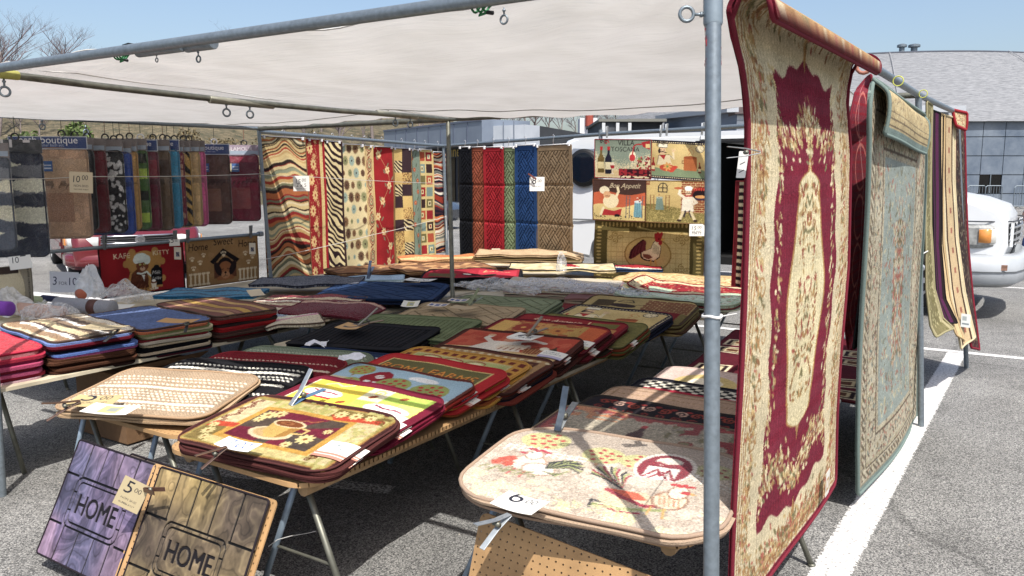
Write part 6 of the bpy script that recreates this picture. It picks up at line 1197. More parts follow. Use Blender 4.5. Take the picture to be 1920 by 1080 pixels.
# ---- tall stacks of bath mats at the left
def tall(label, cv, cx, cy, rot, ztop, cols, ulab, grp, seed, W=.76, H=.46, material=None, bc=(90,70,60), r=.05, zb=ZT, name='bath_mat'):
    n = len(cols); S = flat(cx, cy, R(rot), ztop, .0, 0, .005, [('r', .26, .7), ('f', .16, .6)], seed); m_ = mat(label, cv, S, W, H, r, bc, .006, .01, material or M_PLUSH, name=name)
    h_ = (ztop - .010 - zb) / max(1, n); rr = np.random.RandomState(seed)
    for k, col in enumerate(cols):
        dx, dy, da = rr.uniform(-.018, .018, 3); Z = ztop - .011 - h_*k; S2 = flat(cx + dx, cy + dy, R(rot) + da*1.5, Z, 0, 0, .005, [('r', .26, .7), ('f', .16, .6)], seed + (k // 3)); c0 = S2(np.array([[0.]]), np.array([[0.]]))[0, 0]; t_ = min(h_*.86, .022)
        a_ = sheet('bath_mat', None, S2, W + rr.uniform(-.01, .01), H + rr.uniform(-.01, .01), r, t_, None, mcol(col, .95, 0, 'noise', 190, .25, 1., .005, spec=.1), 22, 16, loc=(c0[0], c0[1], c0[2] - t_)); tag(a_, ulab, 'bath mat', grp)
    return S
br_ = (88,56,40)
tall('brown, cream and white striped shag mat, top of the second tall stack from the left', d_shag(76, 46, [(-9, (216,200,160)), (5, (150,118,84)), (12, (232,226,214)), (15, (84,58,44)), (18, (206,186,140)), (24, (128,104,80)), (30, (232,226,216)), (33, (96,74,56)), (38, (196,170,130)), (42, (222,208,184))], 3, 3), -4.60, 2.50, 82 - 90, .735, [(112,136,196), (110,26,44), (96,22,38), (30,34,48), (90,120,190), (176,80,140), br_, br_, (80,48,36), br_, (74,44,34), (60,40,36)], 'coloured bath mat in the pile beneath the brown and white striped shag', 'bath mats stacked under the striped shag mat', 51)
tall('slate blue bath mat, top of the third tall stack from the left', d_shag(76, 46, [(-9, (86,104,146))], 5, 2), -4.58, 2.99, -7, .72, [(196,110,70), (130,138,86), (214,200,160), (140,150,100), (120,36,44), (206,196,176), (206,186,150), (26,26,30), (24,24,28), (200,180,150), (34,34,40), (96,40,50)], 'coloured bath mat in the pile beneath the slate blue one', 'bath mats stacked under the slate blue mat', 52, material=M_WOVEN)
c6 = Cv(76, 46, 2.6, (120,80,72)); [c6.rect(0, y, 76, y + h_, col) for y, h_, col in ((8, 5, (176,140,96)), (15, 3, (150,106,92)), (20, 6, (190,150,70)), (29, 4, (134,92,84)), (35, 5, (186,150,90)))]; c6.grain(.12)
tall('mauve brown mat with gold and tan stripes, top of the fourth tall stack', c6, -4.57, 3.50, -5, .72, [(120,80,72), (176,24,30), (160,22,28), (60,44,44), (176,26,34), (170,22,30), (80,54,50), (90,64,56), (120,24,34), (70,52,46), (96,76,66)], 'red or brown bath mat in the pile beneath the mauve and gold striped one', 'bath mats stacked under the mauve striped mat', 53, material=M_WOVEN)
tall('plain crimson bath mat, top of the stack at the left edge', d_shag(76, 46, [(-9, (196,22,48))], 5, 1.6), -4.66, 2.00, -6, .715, [(200,130,134), (176,36,66), (140,40,80), (186,70,110), (150,40,60), (170,70,110), (130,30,50), (190,150,160)], 'red or pink bath mat in the pile beneath the plain crimson one', 'bath mats stacked under the crimson bath mat', 54, bc=(190,30,66))
# ---- shag rugs and odd piles on the middle tables
def lay(label, cv, cx, cy, rot, z, W, H, bc=(90,70,60), seed=1, material=None, r=.03, tilt=.02, droop=(), name='shag_mat', cat='mat', th=.02, roll=0, wave=.008, bind=True, br=.006):
    S = flat(cx, cy, R(rot), z, tilt, roll, wave, list(droop), seed); return mat(label, cv, S, W, H, r, bc, br, th, material or M_PLUSH, name=name, cat=cat, bind=bind)
wr = [(-9, (222,206,180)), (8, (120,26,44)), (15, (214,196,160)), (22, (150,110,90)), (28, (226,216,196)), (34, (110,22,40)), (42, (206,186,150)), (50, (130,28,44))]
lay('white and wine red striped shag mat across the table before the navy mat', d_shag(80, 60, wr, 7, 2.6), -4.55, 4.30, 24, .64, .80, .60, seed=61)
lay('burgundy shag mat with pale frayed edge beside the tan basket-weave stack', d_shag(70, 50, [(-9, (104,22,42)), (44, (190,150,130))], 8, 2.6), -4.12, 4.15, 20, .66, .66, .42, seed=62, bc=(96,22,40), droop=[('r', .2, 2.), ('f', .1, 2.)])
lay('pink, cream and blue patched shag mat in the gap before the burgundy one', d_shag(60, 44, [(-9, (90,120,170)), (6, (222,214,190)), (18, (150,170,200)), (26, (226,220,200)), (34, (206,130,160)), (40, (214,200,170))], 9, 2.4, True), -4.2, 3.82, -35, .63, .58, .38, seed=63, droop=[('f', .08, 2.)])
lay('brown and cream shag mat between the pink one and the burgundy one', d_shag(60, 44, [(-9, (110,84,66)), (10, (216,200,170)), (22, (150,120,96)), (32, (222,206,180))], 12, 2.2), -4.28, 4.02, -5, .622, .6, .4, seed=64)
lay('black and white speckled shag mat in front of the dog mat', d_shag(90, 50, [(-9, (120,124,136))], 10, 2.6).m(np.random.RandomState(1).rand(*(131, 235))[:int(50*2.6)+1, :int(90*2.6)+1] > .55, (24,30,52)), -5.35, 5.10, 35, .66, .95, .5, seed=65, bc=(40,44,60))
lay('pale blue mat with dark scribbles beside the far grey pole', d_plain(70, 30, (170,196,214), 2).grain(.05), -5.4, 5.75, 38, .61, .95, .28, seed=66, material=M_WOVEN, bc=(150,180,200))
lay('teal blue striped mat behind the slate blue stack', d_shag(60, 40, [(-9, (20,110,150)), (12, (16,60,90)), (16, (24,120,160)), (28, (20,50,80)), (32, (30,110,150))], 11, 2.), -5.45, 4.15, 30, .66, .8, .42, seed=67, bc=(20,90,130))
# back table, left to right below the patterned runners
def d_autumn(s): c = Cv(90, 50, 1.8, (150,104,66)); c.m(c.n(9, 9, s) > .55, (120,84,60)); c.m(c.n(6, 6, s+3) > .66, (186,140,90)); return c.grain(.08)
bk_ = [('rust and brown autumn-leaf runner, leftmost below the patterned runners', d_autumn(2), -5.6, 6.30, 62, .64, 1.0, .5, (110,76,54)), ('rust and tan runner laid over the edge beside the price tag', d_autumn(5), -5.05, 6.7, 60, .65, 1.0, .55, (110,76,54)), ('pumpkin-coloured floral mat under the red vine runner', d_shag(80, 46, [(-9, (196,146,96)), (14, (210,170,110)), (30, (190,110,60))], 6, 1.8), -5.6, 7.35, 45, .66, .9, .5, (150,100,60))]
for (lb, cv, cx, cy, ro, z, W, H, bc) in bk_:
    lay(lb, cv, cx, cy, ro, z, W, H, bc, seed=int(cx*-10), material=M_WOVEN, name='floor_mat')
    under(3, 'brown mat lying beneath the ' + ('leftmost autumn-leaf runner' if 'leftmost' in lb else 'rust and tan runner' if 'tan runner' in lb else 'pumpkin-coloured mat'), 'mats beneath the ' + lb[:24].strip(), [(120,86,60), (90,60,46)], cx, cy, R(ro), z, W, H, .03, .02, .02, .02, seed=4)
c7 = Cv(90, 60, 2.2, (160,26,44)); c7.rect(50, 10, 86, 50, (190,40,60)); c7.rect(6, 6, 30, 28, (110,90,56)); c7.ell(44, 26, 9, 7, (30,26,30)); c7.ell(40, 28, 4, 4, (226,214,190)); c7.text(54, 38, 26, 'Latte', (226,190,120), .3); c7.ell(60, 20, 8, 6, (60,50,40)); c7.frame(0, 1.4, (26,26,30)); c7.grain(.07)
lay('crimson mat with black figures and cream script by the far pole', c7, -4.35, 6.25, 30, .672, .92, .62, (28,26,30), seed=71, material=M_WOVEN, name='floor_mat'); under(4, 'black mat lying beneath the crimson mat with cream script', 'mats beneath the crimson mat', [(24,26,32)], -4.35, 6.25, R(30), .672, .92, .62, .03, .02, .012, .02, seed=8)
lay('tan molded mat bent over the back table beside the wave runner', d_plain(110, 50, (190,160,120), 1), -4.6, 7.75, 28, .74, 1.2, .5, (170,140,104), seed=72, material=M_WOVEN, name='floor_mat', droop=[('r', .3, .5)])
under(4, 'tan or olive mat lying beneath the bent tan molded mat', 'mats beneath the bent tan mat', [(160,130,90), (120,100,60), (180,150,110)], -4.6, 7.75, R(28), .73, 1.2, .5, .03, .0, .02, .03, seed=9)
lay('cream and black patterned mat with dark edge before the tan runners', Cv(110, 50, 1.5, (206,186,140)).grain(.2, 3, 4), -3.95, 7.3, 28, .66, 1.1, .5, (40,36,36), seed=73, material=M_WOVEN, name='floor_mat')
lay('red and navy striped mat edge on the back table', d_shag(100, 40, [(-9, (34,60,96)), (12, (206,196,170)), (20, (150,30,40))], 3, 1.4), -3.5, 7.6, 25, .65, 1.0, .4, (24,28,40), seed=74, material=M_WOVEN, name='floor_mat')
# bagged stack in the middle of the wide table
for k in range(9):
    S = flat(-3.25 + .01*math.sin(k*2), 6.05, R(20), .585 + k*.013, 0, 0, .005, None, k); c0 = S(np.array([[0.]]), np.array([[0.]]))[0, 0]
    tag(sheet('floor_mat', None, S, .98, .5, .04, .0105, None, mcol([(190,176,150), (170,150,130), (200,186,160), (160,110,100)][k % 4], .9, 0, 'noise', 200, .15), 20, 12, loc=(c0[0], c0[1], c0[2]-.01)), 'beige backed mat in the bagged pile in the middle of the wide table', 'mat', 'mats in the bagged pile')
for k in range(5):
    S = flat(-2.72, 5.88, R(14), .575 + k*.013, 0, 0, .005, None, k + 20); c0 = S(np.array([[0.]]), np.array([[0.]]))[0, 0]
    tag(sheet('floor_mat', None, S, .7, .44, .04, .0105, None, mcol([(170,140,120), (140,90,84), (180,160,134)][k % 3], .9, 0, 'noise', 200, .15), 20, 12, loc=(c0[0], c0[1], c0[2]-.01)), 'brownish mat in the lower pile right of the bagged pile', 'mat', 'mats in the lower pile')
def d_persian(W, H, f, b_, cols, res=2, seed=1, border=.16):
    c = Cv(W, H, res, f); c.rf = np.random.RandomState(seed); w_ = min(W, H) * border; c.scatter(int(W*H/16), (w_, w_, W-w_, H-w_), cols, (.8, 2.2), .4); c.frame(0, w_, b_); e = np.minimum(np.minimum(c.X, W-c.X), np.minimum(c.Y, H-c.Y)); mk = e < w_*.9
    c.scatter(int(W*H/10), (0, 0, W, H), cols, (.6, 1.6), .4, mask=mk); c.frame(w_*.9, w_*.1, cols[0]); c.frame(0, .8, tuple(v*.7 for v in b_)); return c.grain(.1)
lay('cream and gold patterned runner spread under the rooster tapestry', d_persian(150, 60, (206,176,120), (200,170,110), [(150,110,60), (170,80,50), (226,206,150)], 1.6), -2.35, 7.0, 8, .66, 1.5, .6, (186,156,100), seed=81, material=M_WOVEN, name='area_rug', cat='rug')
lay('olive and cream leafy rug edge just before the gold runner', d_persian(120, 50, (120,112,60), (206,190,130), [(206,190,130), (90,84,44), (160,140,80)], 1.6), -2.7, 6.6, 8, .64, 1.1, .45, (120,110,60), seed=82, material=M_WOVEN, name='area_rug', cat='rug')
lay('crimson rug with cream floral border turned up at its left end', d_persian(120, 56, (150,28,40), (214,196,150), [(206,180,130), (120,20,34), (190,120,80), (60,40,40)], 2.2), -2.12, 6.32, 6, .675, 1.1, .55, (140,24,40), seed=83, material=M_WOVEN, name='area_rug', cat='rug', droop=[('l', .35, -1.6)])
lay('pale mint green floral rug nearest on the wide table', d_persian(120, 50, (196,210,186), (180,200,170), [(150,170,130), (214,216,190), (176,120,100), (120,150,120)], 2.2), -2.18, 5.98, -4, .665, 1.0, .45, (170,190,160), seed=84, material=M_WOVEN, name='area_rug', cat='rug', r=.12)
under(3, 'pale green rug edge beneath the mint floral rug', 'rugs beneath the mint floral rug', [(190,200,170), (120,60,60)], -2.18, 5.98, R(-4), .665, 1.0, .45, .1, .02, .014, .02, seed=12)
# ================================================================= THINGS THAT HANG
def hang(label, cv, A, B, drop, r=.01, bc=(80,60,40), br=.004, wave=.01, name='runner_rug', cat='rug', group=None, seed=0, material=None, th=.006, curl=0., lean=(0, 0), folds=None, skew=0., bind=True):
    """textile hanging from the line A-B (left, right as seen), face towards the viewer"""
    A, B = np.array(A, float), np.array(B, float); W = np.linalg.norm(B - A); d = (B - A) / W; n = np.cross(d, [0, 0, 1.]); n /= np.linalg.norm(n); mid = (A + B) / 2; p = np.random.RandomState(seed).rand(4) * 6
    def S(x, y):
        f = (drop/2 - y) / drop; wv = wave * (np.sin(x/W*5 + p[0] + f*1.2) * (.25 + f) + .5*np.sin(f*8 + p[1])) + curl * f**3
        if folds is not None:
            for fy in folds: wv = wv - .012*np.exp(-((f - fy) / .012)**2)
        P = mid + x[..., None]*d + n*wv[..., None]; P[..., 2] += -(drop/2 - y); P += (f*1.)[..., None]*(d*lean[0] + n*lean[1]); P[..., 2] += skew * x * f
        return P
    rt_ = root(name, mid - np.array([0, 0, drop]), label, cat, group); sheet('pile', rt_, S, W, drop, r, th, cv, material, hs=.008)
    if bind: binding(rt_, S, W, drop, r, br, bc, k=24)
    return rt_, S, W
def hanger(A, B, up, label, grp, c=(225,225,228), mat=None):
    """clear skirt hanger: bar, two grips and a hook over the rail"""
    A, B = np.array(A, float), np.array(B, float); m_ = mat or mcol(c, .25, 0, None, 20, .03); mid = (A+B)/2; rt_ = root('skirt_hanger', mid, label, 'hanger', grp); d = (B-A)/np.linalg.norm(B-A)
    mb = MB(); mb.tube([A + d*.01, B - d*.01], .005, 8); mb.build('hanger_bar', m_, rt_, True)
    mb = MB(); u = np.array([0, 0, 1.]); mb.tube([mid, mid + u*(up-.035), mid + u*(up-.01) + d*.012, mid + u*(up+.012) + d*.02, mid + u*(up+.03), mid + u*(up+.014) - d*.022], .0035, 7); mb.build('hook', mcol((200,200,204), .3, .6), rt_, True)
    for q in (A + d*.03, B - d*.03): mb = MB(); mb.box(q - u*.01 + np.cross(d, u)*.008, (.022, .018, .034), [d, np.cross(d, u), u], .003); mb.build('grip', m_, rt_)
def spring_clamp(p, d, n, s=1., label='', grp=None, c1=(150,156,162), c2=(120,84,60), open_=.5):
    """metal spring clamp: p jaw tip, d direction from jaws to handles, n normal"""
    d = np.array(d, float); d /= np.linalg.norm(d); n = np.array(n, float); n -= d*(n @ d); n /= np.linalg.norm(n); rt_ = root('spring_clamp', p, label, 'clamp', grp); sd = np.cross(d, n)
    for k, sg in enumerate((1, -1)):
        a = p + n*sg*.002; pv = p + d*.045*s + n*sg*.012*s; e = p + d*.105*s + n*sg*(.012 + .030*open_)*s; mb = MB()
        for q0, q1 in ((a, pv), (pv, e)):
            dd = (q1 - q0); L = np.linalg.norm(dd); dd /= L; nn = np.cross(sd, dd); mb.box((q0+q1)/2, (L*1.04, .018*s, .003*s), [dd, sd, nn], .001)
        mb.build('jaw_arm', mcol(c1 if k == 0 else c2, .35 if k == 0 else .5, .7 if k == 0 else .1, 'noise', 40, .2), rt_)
    mb = MB(); c = p + d*.045*s; mb.tube([c - sd*.011*s, c + sd*.011*s], .007*s, 10); mb.build('spring', M_METALD, rt_, True); return rt_
def card(S_or_pts, cv, label, name='price_card', grp=None, curl=.0, th=.0008):
    """hand-lettered card on four world corners (bottom-left, bottom-right, top-right, top-left)"""
    p = [np.array(q, float) for q in S_or_pts]; W = np.linalg.norm(p[1]-p[0]); H = np.linalg.norm(p[3]-p[0]); nn = np.cross(p[1]-p[0], p[3]-p[0]); nn /= np.linalg.norm(nn)
    def S(x, y):
        u = (x/W + .5)[..., None]; v = (y/H + .5)[..., None]; return (p[0]*(1-u) + p[1]*u)*(1-v) + (p[3]*(1-u) + p[2]*u)*v + nn*(curl*(2*u-1)**2)
    lo = sum(p)/4; o = sheet(name, None, S, W, H, .002, th, cv, M_PAPER, loc=(lo[0], lo[1], min(q[2] for q in p))); return tag(o, label, 'price card' if name == 'price_card' else 'label', grp)
def d_card(W, H, big, small='', lines=(), bg=(236,234,226), ink=(40,42,56), res=7, sh=.1):
    c = Cv(W, H, res, bg)
    if big: c.text(W*.16, H*.50 if (small or lines) else H*.3, W*.30 if small else W*.66, big, ink, sh)
    if small: c.text(W*.54, H*.62, W*.26, small, ink, sh)
    for k, t_ in enumerate(lines): c.text(W*.18, H*(.28 - .15*k), W*.62, t_, ink, .1)
    c.frame(0, .12, tuple(v*.9 for v in bg)); return c
u_ = np.array([0, 0, 1.])
# ---- ten patterned runners on the left back rail
nq = lambda px, py=258: np.array([*ons(px, py, -6.72)[:2], 0])
specs = [(487, 573, 258, 530, d_wave, 'wavy striped runner in rust, green and tan, widest, leftmost on the left back rail', (110,84,56)), (573, 608, 262, 526, d_redfloral, 'red runner with gold flowers and a cream side stripe', (150,24,36)), (606, 641, 266, 524, d_zebra, 'zebra-striped black and cream runner', (60,40,40)), (636, 684, 272, 519, d_circles, 'cream runner dotted with brown and sage sunburst circles', (196,168,110)), (670, 699, 274, 511, d_paisley, 'tan and rust paisley runner between the circles and the red vine', (196,164,104)), (694, 738, 276, 503, d_redvine, 'red runner with cream flowers on a curling vine', (120,92,56)), (735, 771, 279, 503, d_animal, 'runner of gold, leopard, zebra and dark brown squares', (60,46,44)), (768, 787, 281, 497, d_tealfloral, 'narrow teal runner with small orange flowers', (150,120,70)), (783, 811, 281, 480, d_boxes, 'cream runner with rows of small coloured squares', (196,166,100)), (806, 836, 286, 474, lambda: d_wave(40, 150, [(34,30,44), (206,190,160), (150,50,30), (206,110,50), (120,120,110), (226,214,190), (70,40,50)], 5, 5), 'dark wavy striped runner in black, white and orange, at the far end', (60,44,44))]
for i, (x0, x1, yt, yb, fn, lab, bc) in enumerate(specs):
    s_ = -6.70 - .02*(i % 2) - .35*(i/9); A = ons(x0, yt, s_); B = ons(x1, yt, s_); B[2] = A[2] = (A[2]+B[2])/2; z1 = (ons((x0+x1)/2, yb, s_))[2]
    cv = fn(); hang(lab, cv, A, B, A[2] - max(z1, .40), .006, bc, .005, .012, group='patterned runners on the left back rail', seed=i, lean=(.0, .02))
    dd = (B - A); L = np.linalg.norm(dd); dd /= L; hanger(A + dd*.02 + u_*.008, B - dd*.02 + u_*.008, 2.05 - A[2], 'clear skirt hanger holding a patterned runner on the left back rail', 'hangers on the left back rail')
# ---- six molded runners on the back rail
oq = lambda px, py, f: ond(px, py, 11.3 + (8.55 - 11.3) * f)
specs = [(860, 884, 277, 484, (28,30,36), 'black molded runner, leftmost on the right back rail'), (878, 912, 277, 486, (156,80,54), 'rust brown molded runner'), (906, 944, 277, 488, (172,24,40), 'bright red molded runner'), (940, 967, 277, 489, (128,146,106), 'sage green molded runner, narrowest'), (965, 1006, 273, 491, (36,74,126), 'royal blue molded runner with two fold lines'), (1005, 1072, 273, 495, (150,126,94), 'wide tan molded runner nearest the van')]
for i, (x0, x1, yt, yb, col, lab) in enumerate(specs):
    f0 = (x0-832)/(1128-832); f1 = (x1-832)/(1128-832); A = oq(x0, yt, f0); B = oq(x1, yt, f1); zz = (A[2]+B[2])/2; A[2] = B[2] = zz; zb = oq((x0+x1)/2, yb, (f0+f1)/2)[2]; H = zz - zb; W = np.linalg.norm(B - A)
    off = FH * (.03 if i % 2 else 0); A = A + off; B = B + off
    cv = d_basket(W*100, H*100, col, 3., 13., 6.0 if i > 3 else 5., .5, 1.2, 3, .24); hang(lab, cv, A, B, H, .004, tuple(v*.85 for v in col), .004, .006, group='molded runners on the right back rail', seed=i+30, lean=(.05 if i == 5 else .02, 0), folds=(.33, .66), material=M_WOVEN)
    dd = (B - A)/W; hanger(A + dd*.01 + u_*.012 - FH*.01, B - dd*.01 + u_*.012 - FH*.01, 2.05 - zz - .02, 'white skirt hanger over the back rail holding a molded runner', 'hangers on the right back rail', (238,238,240))
    if i in (2, 4, 5):
        f = f1; q = oq(x1 - 14 if i != 5 else x0 + 48, yb - 8, f) - FH*.03; a = RT*.055; cvl = Cv(9, 9, 4, (226,206,176)); cvl.rect(2, 1.5, 4, 6, (60,30,40)); cvl.rect(5, 1.5, 7.4, 6, (70,40,44)); cvl.rect(2, 6.5, 7.4, 7.6, (150,60,50))
        card([q - a - u_*.01, q + a - u_*.01, q + a + u_*.10, q - a + u_*.10], cvl, ['', '', 'small printed label at the foot of the red molded runner', '', 'small printed label at the foot of the royal blue molded runner', 'small printed label at the foot of the wide tan molded runner'][i], 'hang_label')
# ---- tapestry mats beside the front pole, in front of the van
TZ = lambda px: 8.45 + (7.75 - 8.45) * (px - 1110) / (1400 - 1110)
def tap(label, cv, x0, x1, yt0, yt1, yb, bc, dz=0, wave=.008, curl=0, seed=0, name='tapestry_mat'):
    A = ond(x0, yt0, TZ(x0) + dz); B = ond(x1, yt1, TZ(x1) + dz); H = A[2] - ond(x0, yb, TZ(x0) + dz)[2]; return hang(label, cv, A, B, H, .006, bc, .004, wave, name, 'tapestry mat', 'tapestry mats hung before the van', seed, curl=curl)
tap('large olive tapestry mat with a rooster in a gold disc, lowest and behind the others', d_roosterbig(), 1116, 1322, 408, 412, 532, (90,70,40), .25, .02, seed=3)
tap('tapestry mat lettered VILLA TOSCANA with wine bottles and a glass', d_villa(3.4), 1115, 1222, 261, 262, 333, (140,40,40), 0, seed=4)
tap('tapestry mat with a chef, copper pot and clock inside a navy dotted border', d_chefdot(3.4), 1216, 1336, 262, 268, 333, (40,40,54), .02, seed=5)
tap('tapestry mat lettered Bon Appetit with a chef and a blue-clothed table', d_bonapp(), 1112, 1212, 336, 338, 412, (100,60,40), -.03, seed=6)
tap('tapestry mat of a stout chef before a brick oven and arched window', d_brick(), 1206, 1335, 338, 340, 416, (120,90,50), -.01, seed=7)
for k, px in enumerate((1138, 1238, 1250, 1316)):
    q = ond(px, 250 - 2*k, TZ(px) - .02); spring_clamp(q - u_*.045, u_ + RT*.1*(k % 2), FH, 1.1, 'grey spring clamp gripping a tapestry mat to the rail', 'clamps holding the tapestry mats', (170,176,180), (150,156,160))
q = ond(1307, 420, TZ(1300) - .06); a = RT*.075; card([q - a - u_*.12 + RT*.0, q + a - u_*.12, q + a + u_*.0, q - a], d_card(14, 12, '15', '00', ('HUNG', 'MATS')), 'white card priced 15.00 below the brick oven tapestry mat')
# ---- lower side pipe and kitty and dog mats
SW = -6.62
rA = ons(60, 473, SW); rB = ons(488, 440, SW); rA[2] = .985; rB[2] = 1.0; rl = (rA - rB); 
pole(rB, rA, .016, name='rail'); mb = MB(); mb.box(rB + (.0, 0, 0), (.05, .05, .05), None, .01); mb.build('pipe_clamp', M_METAL, frame)
def d_kitty():
    c = Cv(80, 46, 3.6, (142,16,28)); go = (176,128,60); c.ell(41, 20, 17, 19, go); c.rect(24, 4, 58, 36, go)
    for x, y in ((24, 12), (24, 28), (58, 12), (58, 28), (30, 38), (52, 38)): c.ell(x, y, 3.4, 3.4, go)
    for x, y in ((24, 20), (58, 20)): c.ell(x, y, 2.6, 5, (142,16,28))
    c.text(13, 33.5, 15, 'KAFE', (226,208,170)); c.text(50, 34, 16, 'KITTY', (226,208,170))
    c.ell(36, 12, 8.5, 11, (96,52,34)); c.ell(35, 6, 9.5, 6, (88,46,30)); rr = random.Random(2)
    for k in range(70): x, y = rr.uniform(26, 44), rr.uniform(2, 22); c.line([(x, y), (x - 1.4, y - 1.8)], .5, [(60,32,24), (130,76,48)][k % 2])
    c.ell(39, 25.5, 6, 5.2, (108,60,38)); c.ell(39, 22.6, 2.6, 1.8, (186,150,120)); c.ell(36.8, 26.6, 1.1, .8, (190,190,90)); c.ell(41, 26.6, 1.1, .8, (190,190,90)); c.ell(36.8, 26.6, .4, .7, (20,16,16)); c.ell(41, 26.6, .4, .7, (20,16,16)); c.ell(39, 23.8, .7, .5, (60,30,30))
    c.ell(38, 33, 6.6, 4, (206,216,206)); c.ell(43.6, 30.6, 3.4, 4.2, (196,208,200)); c.ell(33.4, 31, 3, 3.4, (214,222,212)); c.poly([(33.6, 30), (36, 28), (44, 28.6), (45, 31)], (188,198,190))
    c.line([(34, 19), (38, 18), (43, 19.4), (47, 15)], 1.6, (206,216,206)); c.poly([(38, 17), (41, 17), (40.4, 11)], (216,222,214)); c.ell(33, 2.5, 3, 1.6, (110,64,44))
    c.rect(47, 6, 58, 20, (26,24,28)); c.ell(52.5, 20, 5.5, 3.4, (26,24,28)); c.ell(52.5, 23, 2.6, 2, (26,24,28)); c.text(48, 16.4, 8.4, 'Milk', (226,224,216), .3); c.text(48.2, 11.4, 8.6, 'Latte', (226,224,216), .3)
    c.poly([(46.6, 9), (52.4, 9), (51.4, 4), (47.6, 4)], (226,214,190)); c.ell(49.5, 9, 2.9, 1.2, (120,70,40)); c.ell(49.5, 10.4, 2, 1.1, (240,236,226)); c.ell(49.5, 3.2, 4.4, 1.2, (220,208,184)); c.text(34, .6, 16, 'OPEN', (176,128,60)); c.frame(0, .9, (40,20,26)); return c.grain(.05)
def d_dog():
    c = Cv(78, 46, 3.6, (150,112,66)); c.m(c.n(5, 5, 2) > .6, (158,120,74)); k_ = (30,26,28); pw = (222,200,160)
    for k, (ch, x) in enumerate(zip(('Home', 'Sweet', 'Home'), (3, 29, 56))): c.text(x, (35, 38.6, 35)[k], (20, 21, 20)[k], ch, k_, .1, 0, 1.2)
    c.poly([(24, 23), (39, 35), (56, 23), (52, 20), (39, 30), (28, 20)], k_); c.rect(28, 6, 52, 22, (104,64,42)); c.ell(40, 15, 9, 11, (34,28,28)); c.ell(40, 12.6, 8, 9.6, (150,92,52)); c.ell(32, 15, 3.2, 7.4, (44,34,34), .4); c.ell(48, 15, 3.2, 7.4, (44,34,34), -.4); c.ell(40, 8.6, 4.6, 3.6, (176,120,76)); c.ell(40, 11, 1.3, 1, (20,18,18)); c.line([(35, 15), (36.6, 14), (38, 15)], .5, k_); c.line([(42, 15), (43.6, 14), (45, 15)], .5, k_); c.line([(40, 10), (40, 8), (37.6, 7)], .4, k_); c.line([(40, 8), (42.4, 7)], .4, k_); c.ell(34, 5.4, 3.4, 2, (150,92,52)); c.ell(46, 5.4, 3.4, 2, (150,92,52))
    for x, y, s in ((39, 29.5, 1.2), (6, 27, 1), (14, 23, 1), (7, 18, 1), (18, 30, .9), (63, 28, 1), (71, 24, 1), (66, 19, 1)):
        c.ell(x, y - s, 1.5*s, 1.2*s, pw); [c.ell(x + (k - 1.5)*1.3*s, y + s*(1.1 + .5*(k in (1, 2))), .55*s, .85*s, pw) for k in range(4)]
    for k in range(5):
        for x0 in (4, 56):
            x = x0 + k*4.4; c.line([(x, 2.4), (x, 12)], 1.7, pw); [c.ell(x + dx, y, 1.1, 1.1, pw) for dx in (-.9, .9) for y in (12.4, 2)]
    c.frame(0, .6, (110,80,50)); return c.grain(.05)
A = ons(183, 460, SW); B = ons(342, 450, SW); A[2] = B[2] = 1.0; hang('red mat lettered KAFE KITTY with a cat in a chef hat', d_kitty(), A, B, 1.0 - .545, .01, (40,20,26), .004, .006, 'welcome_mat', 'mat', None, 3, material=M_WOVEN)
A = ons(347, 450, SW); B = ons(482, 440, SW); A[2] = B[2] = .995; hang('tan mat lettered Home Sweet Home with a dog in a kennel', d_dog(), A, B, 1.0 - .54, .01, (110,80,50), .004, .006, 'welcome_mat', 'mat', None, 4, material=M_WOVEN)
for k, (px, py) in enumerate(((196, 462), (328, 452), (352, 450), (470, 442))):
    q = ons(px, py, SW + .03); q[2] = .97; spring_clamp(q, u_ + RT*.05, FH, 1.2, 'grey clip holding a welcome mat to the low side pipe', 'clips on the low side pipe', (120,126,130), (110,112,116), .3)
def small_card(px, py, s, w_, h_, cv, label, name='price_card', rot=0., t=None):
    q = ons(px, py, s) if t is None else ont(px, py, t); d = RT*math.cos(rot) + u_*math.sin(rot); v = -RT*math.sin(rot) + u_*math.cos(rot); return card([q - d*w_/2 - v*h_/2, q + d*w_/2 - v*h_/2, q + d*w_/2 + v*h_/2, q - d*w_/2 + v*h_/2], cv, label, name)
small_card(327, 455, SW + .05, .10, .06, d_card(10, 6, '5', '00'), 'small card priced 5.00 clipped over the kitty mat', rot=.05)
for px, lb in ((333, 'kitty'), (473, 'dog')):
    cvl = Cv(6, 9, 5, (226,216,196)); cvl.rect(1.6, 2.2, 4.6, 5.6, (110,110,130)); cvl.line([(2, 5), (4.4, 2.6)], .7, (60,40,50)); small_card(px, 475 if lb == 'kitty' else 466, SW + .04, .065, .115, cvl, 'small printed label pinned to the upper right of the %s mat' % lb, 'hang_label', -.03)
# ---- patterned mat under the nearest bath set
A = ons(-30, 500, -6.3); B = ons(58, 500, -6.3); A[2] = B[2] = .93; c8 = Cv(56, 44, 2.6, (196,184,150)); c8.rect(40, 0, 56, 44, (150,144,128)); c8.m((np.abs(c8.X - 52) < 1.2) & ((c8.Y % 1.6) < .8), (60,60,60)); c8.ell(26, 24, 20, 24, (206,196,164)); c8.ell(12, 16, 7, 9, (60,70,60)); c8.rect(0, 38, 40, 44, (70,60,56))
hang('grey and cream mat with a dark leaf hanging under the striped bath set', c8, A, B, .40, .01, (120,116,104), .004, .004, 'floor_mat', 'mat', None, 5)
small_card(38, 492, -6.22, .17, .10, d_card(17, 10, '10', '-'), 'white card priced 10 at the left edge below the striped bath set', rot=.12)
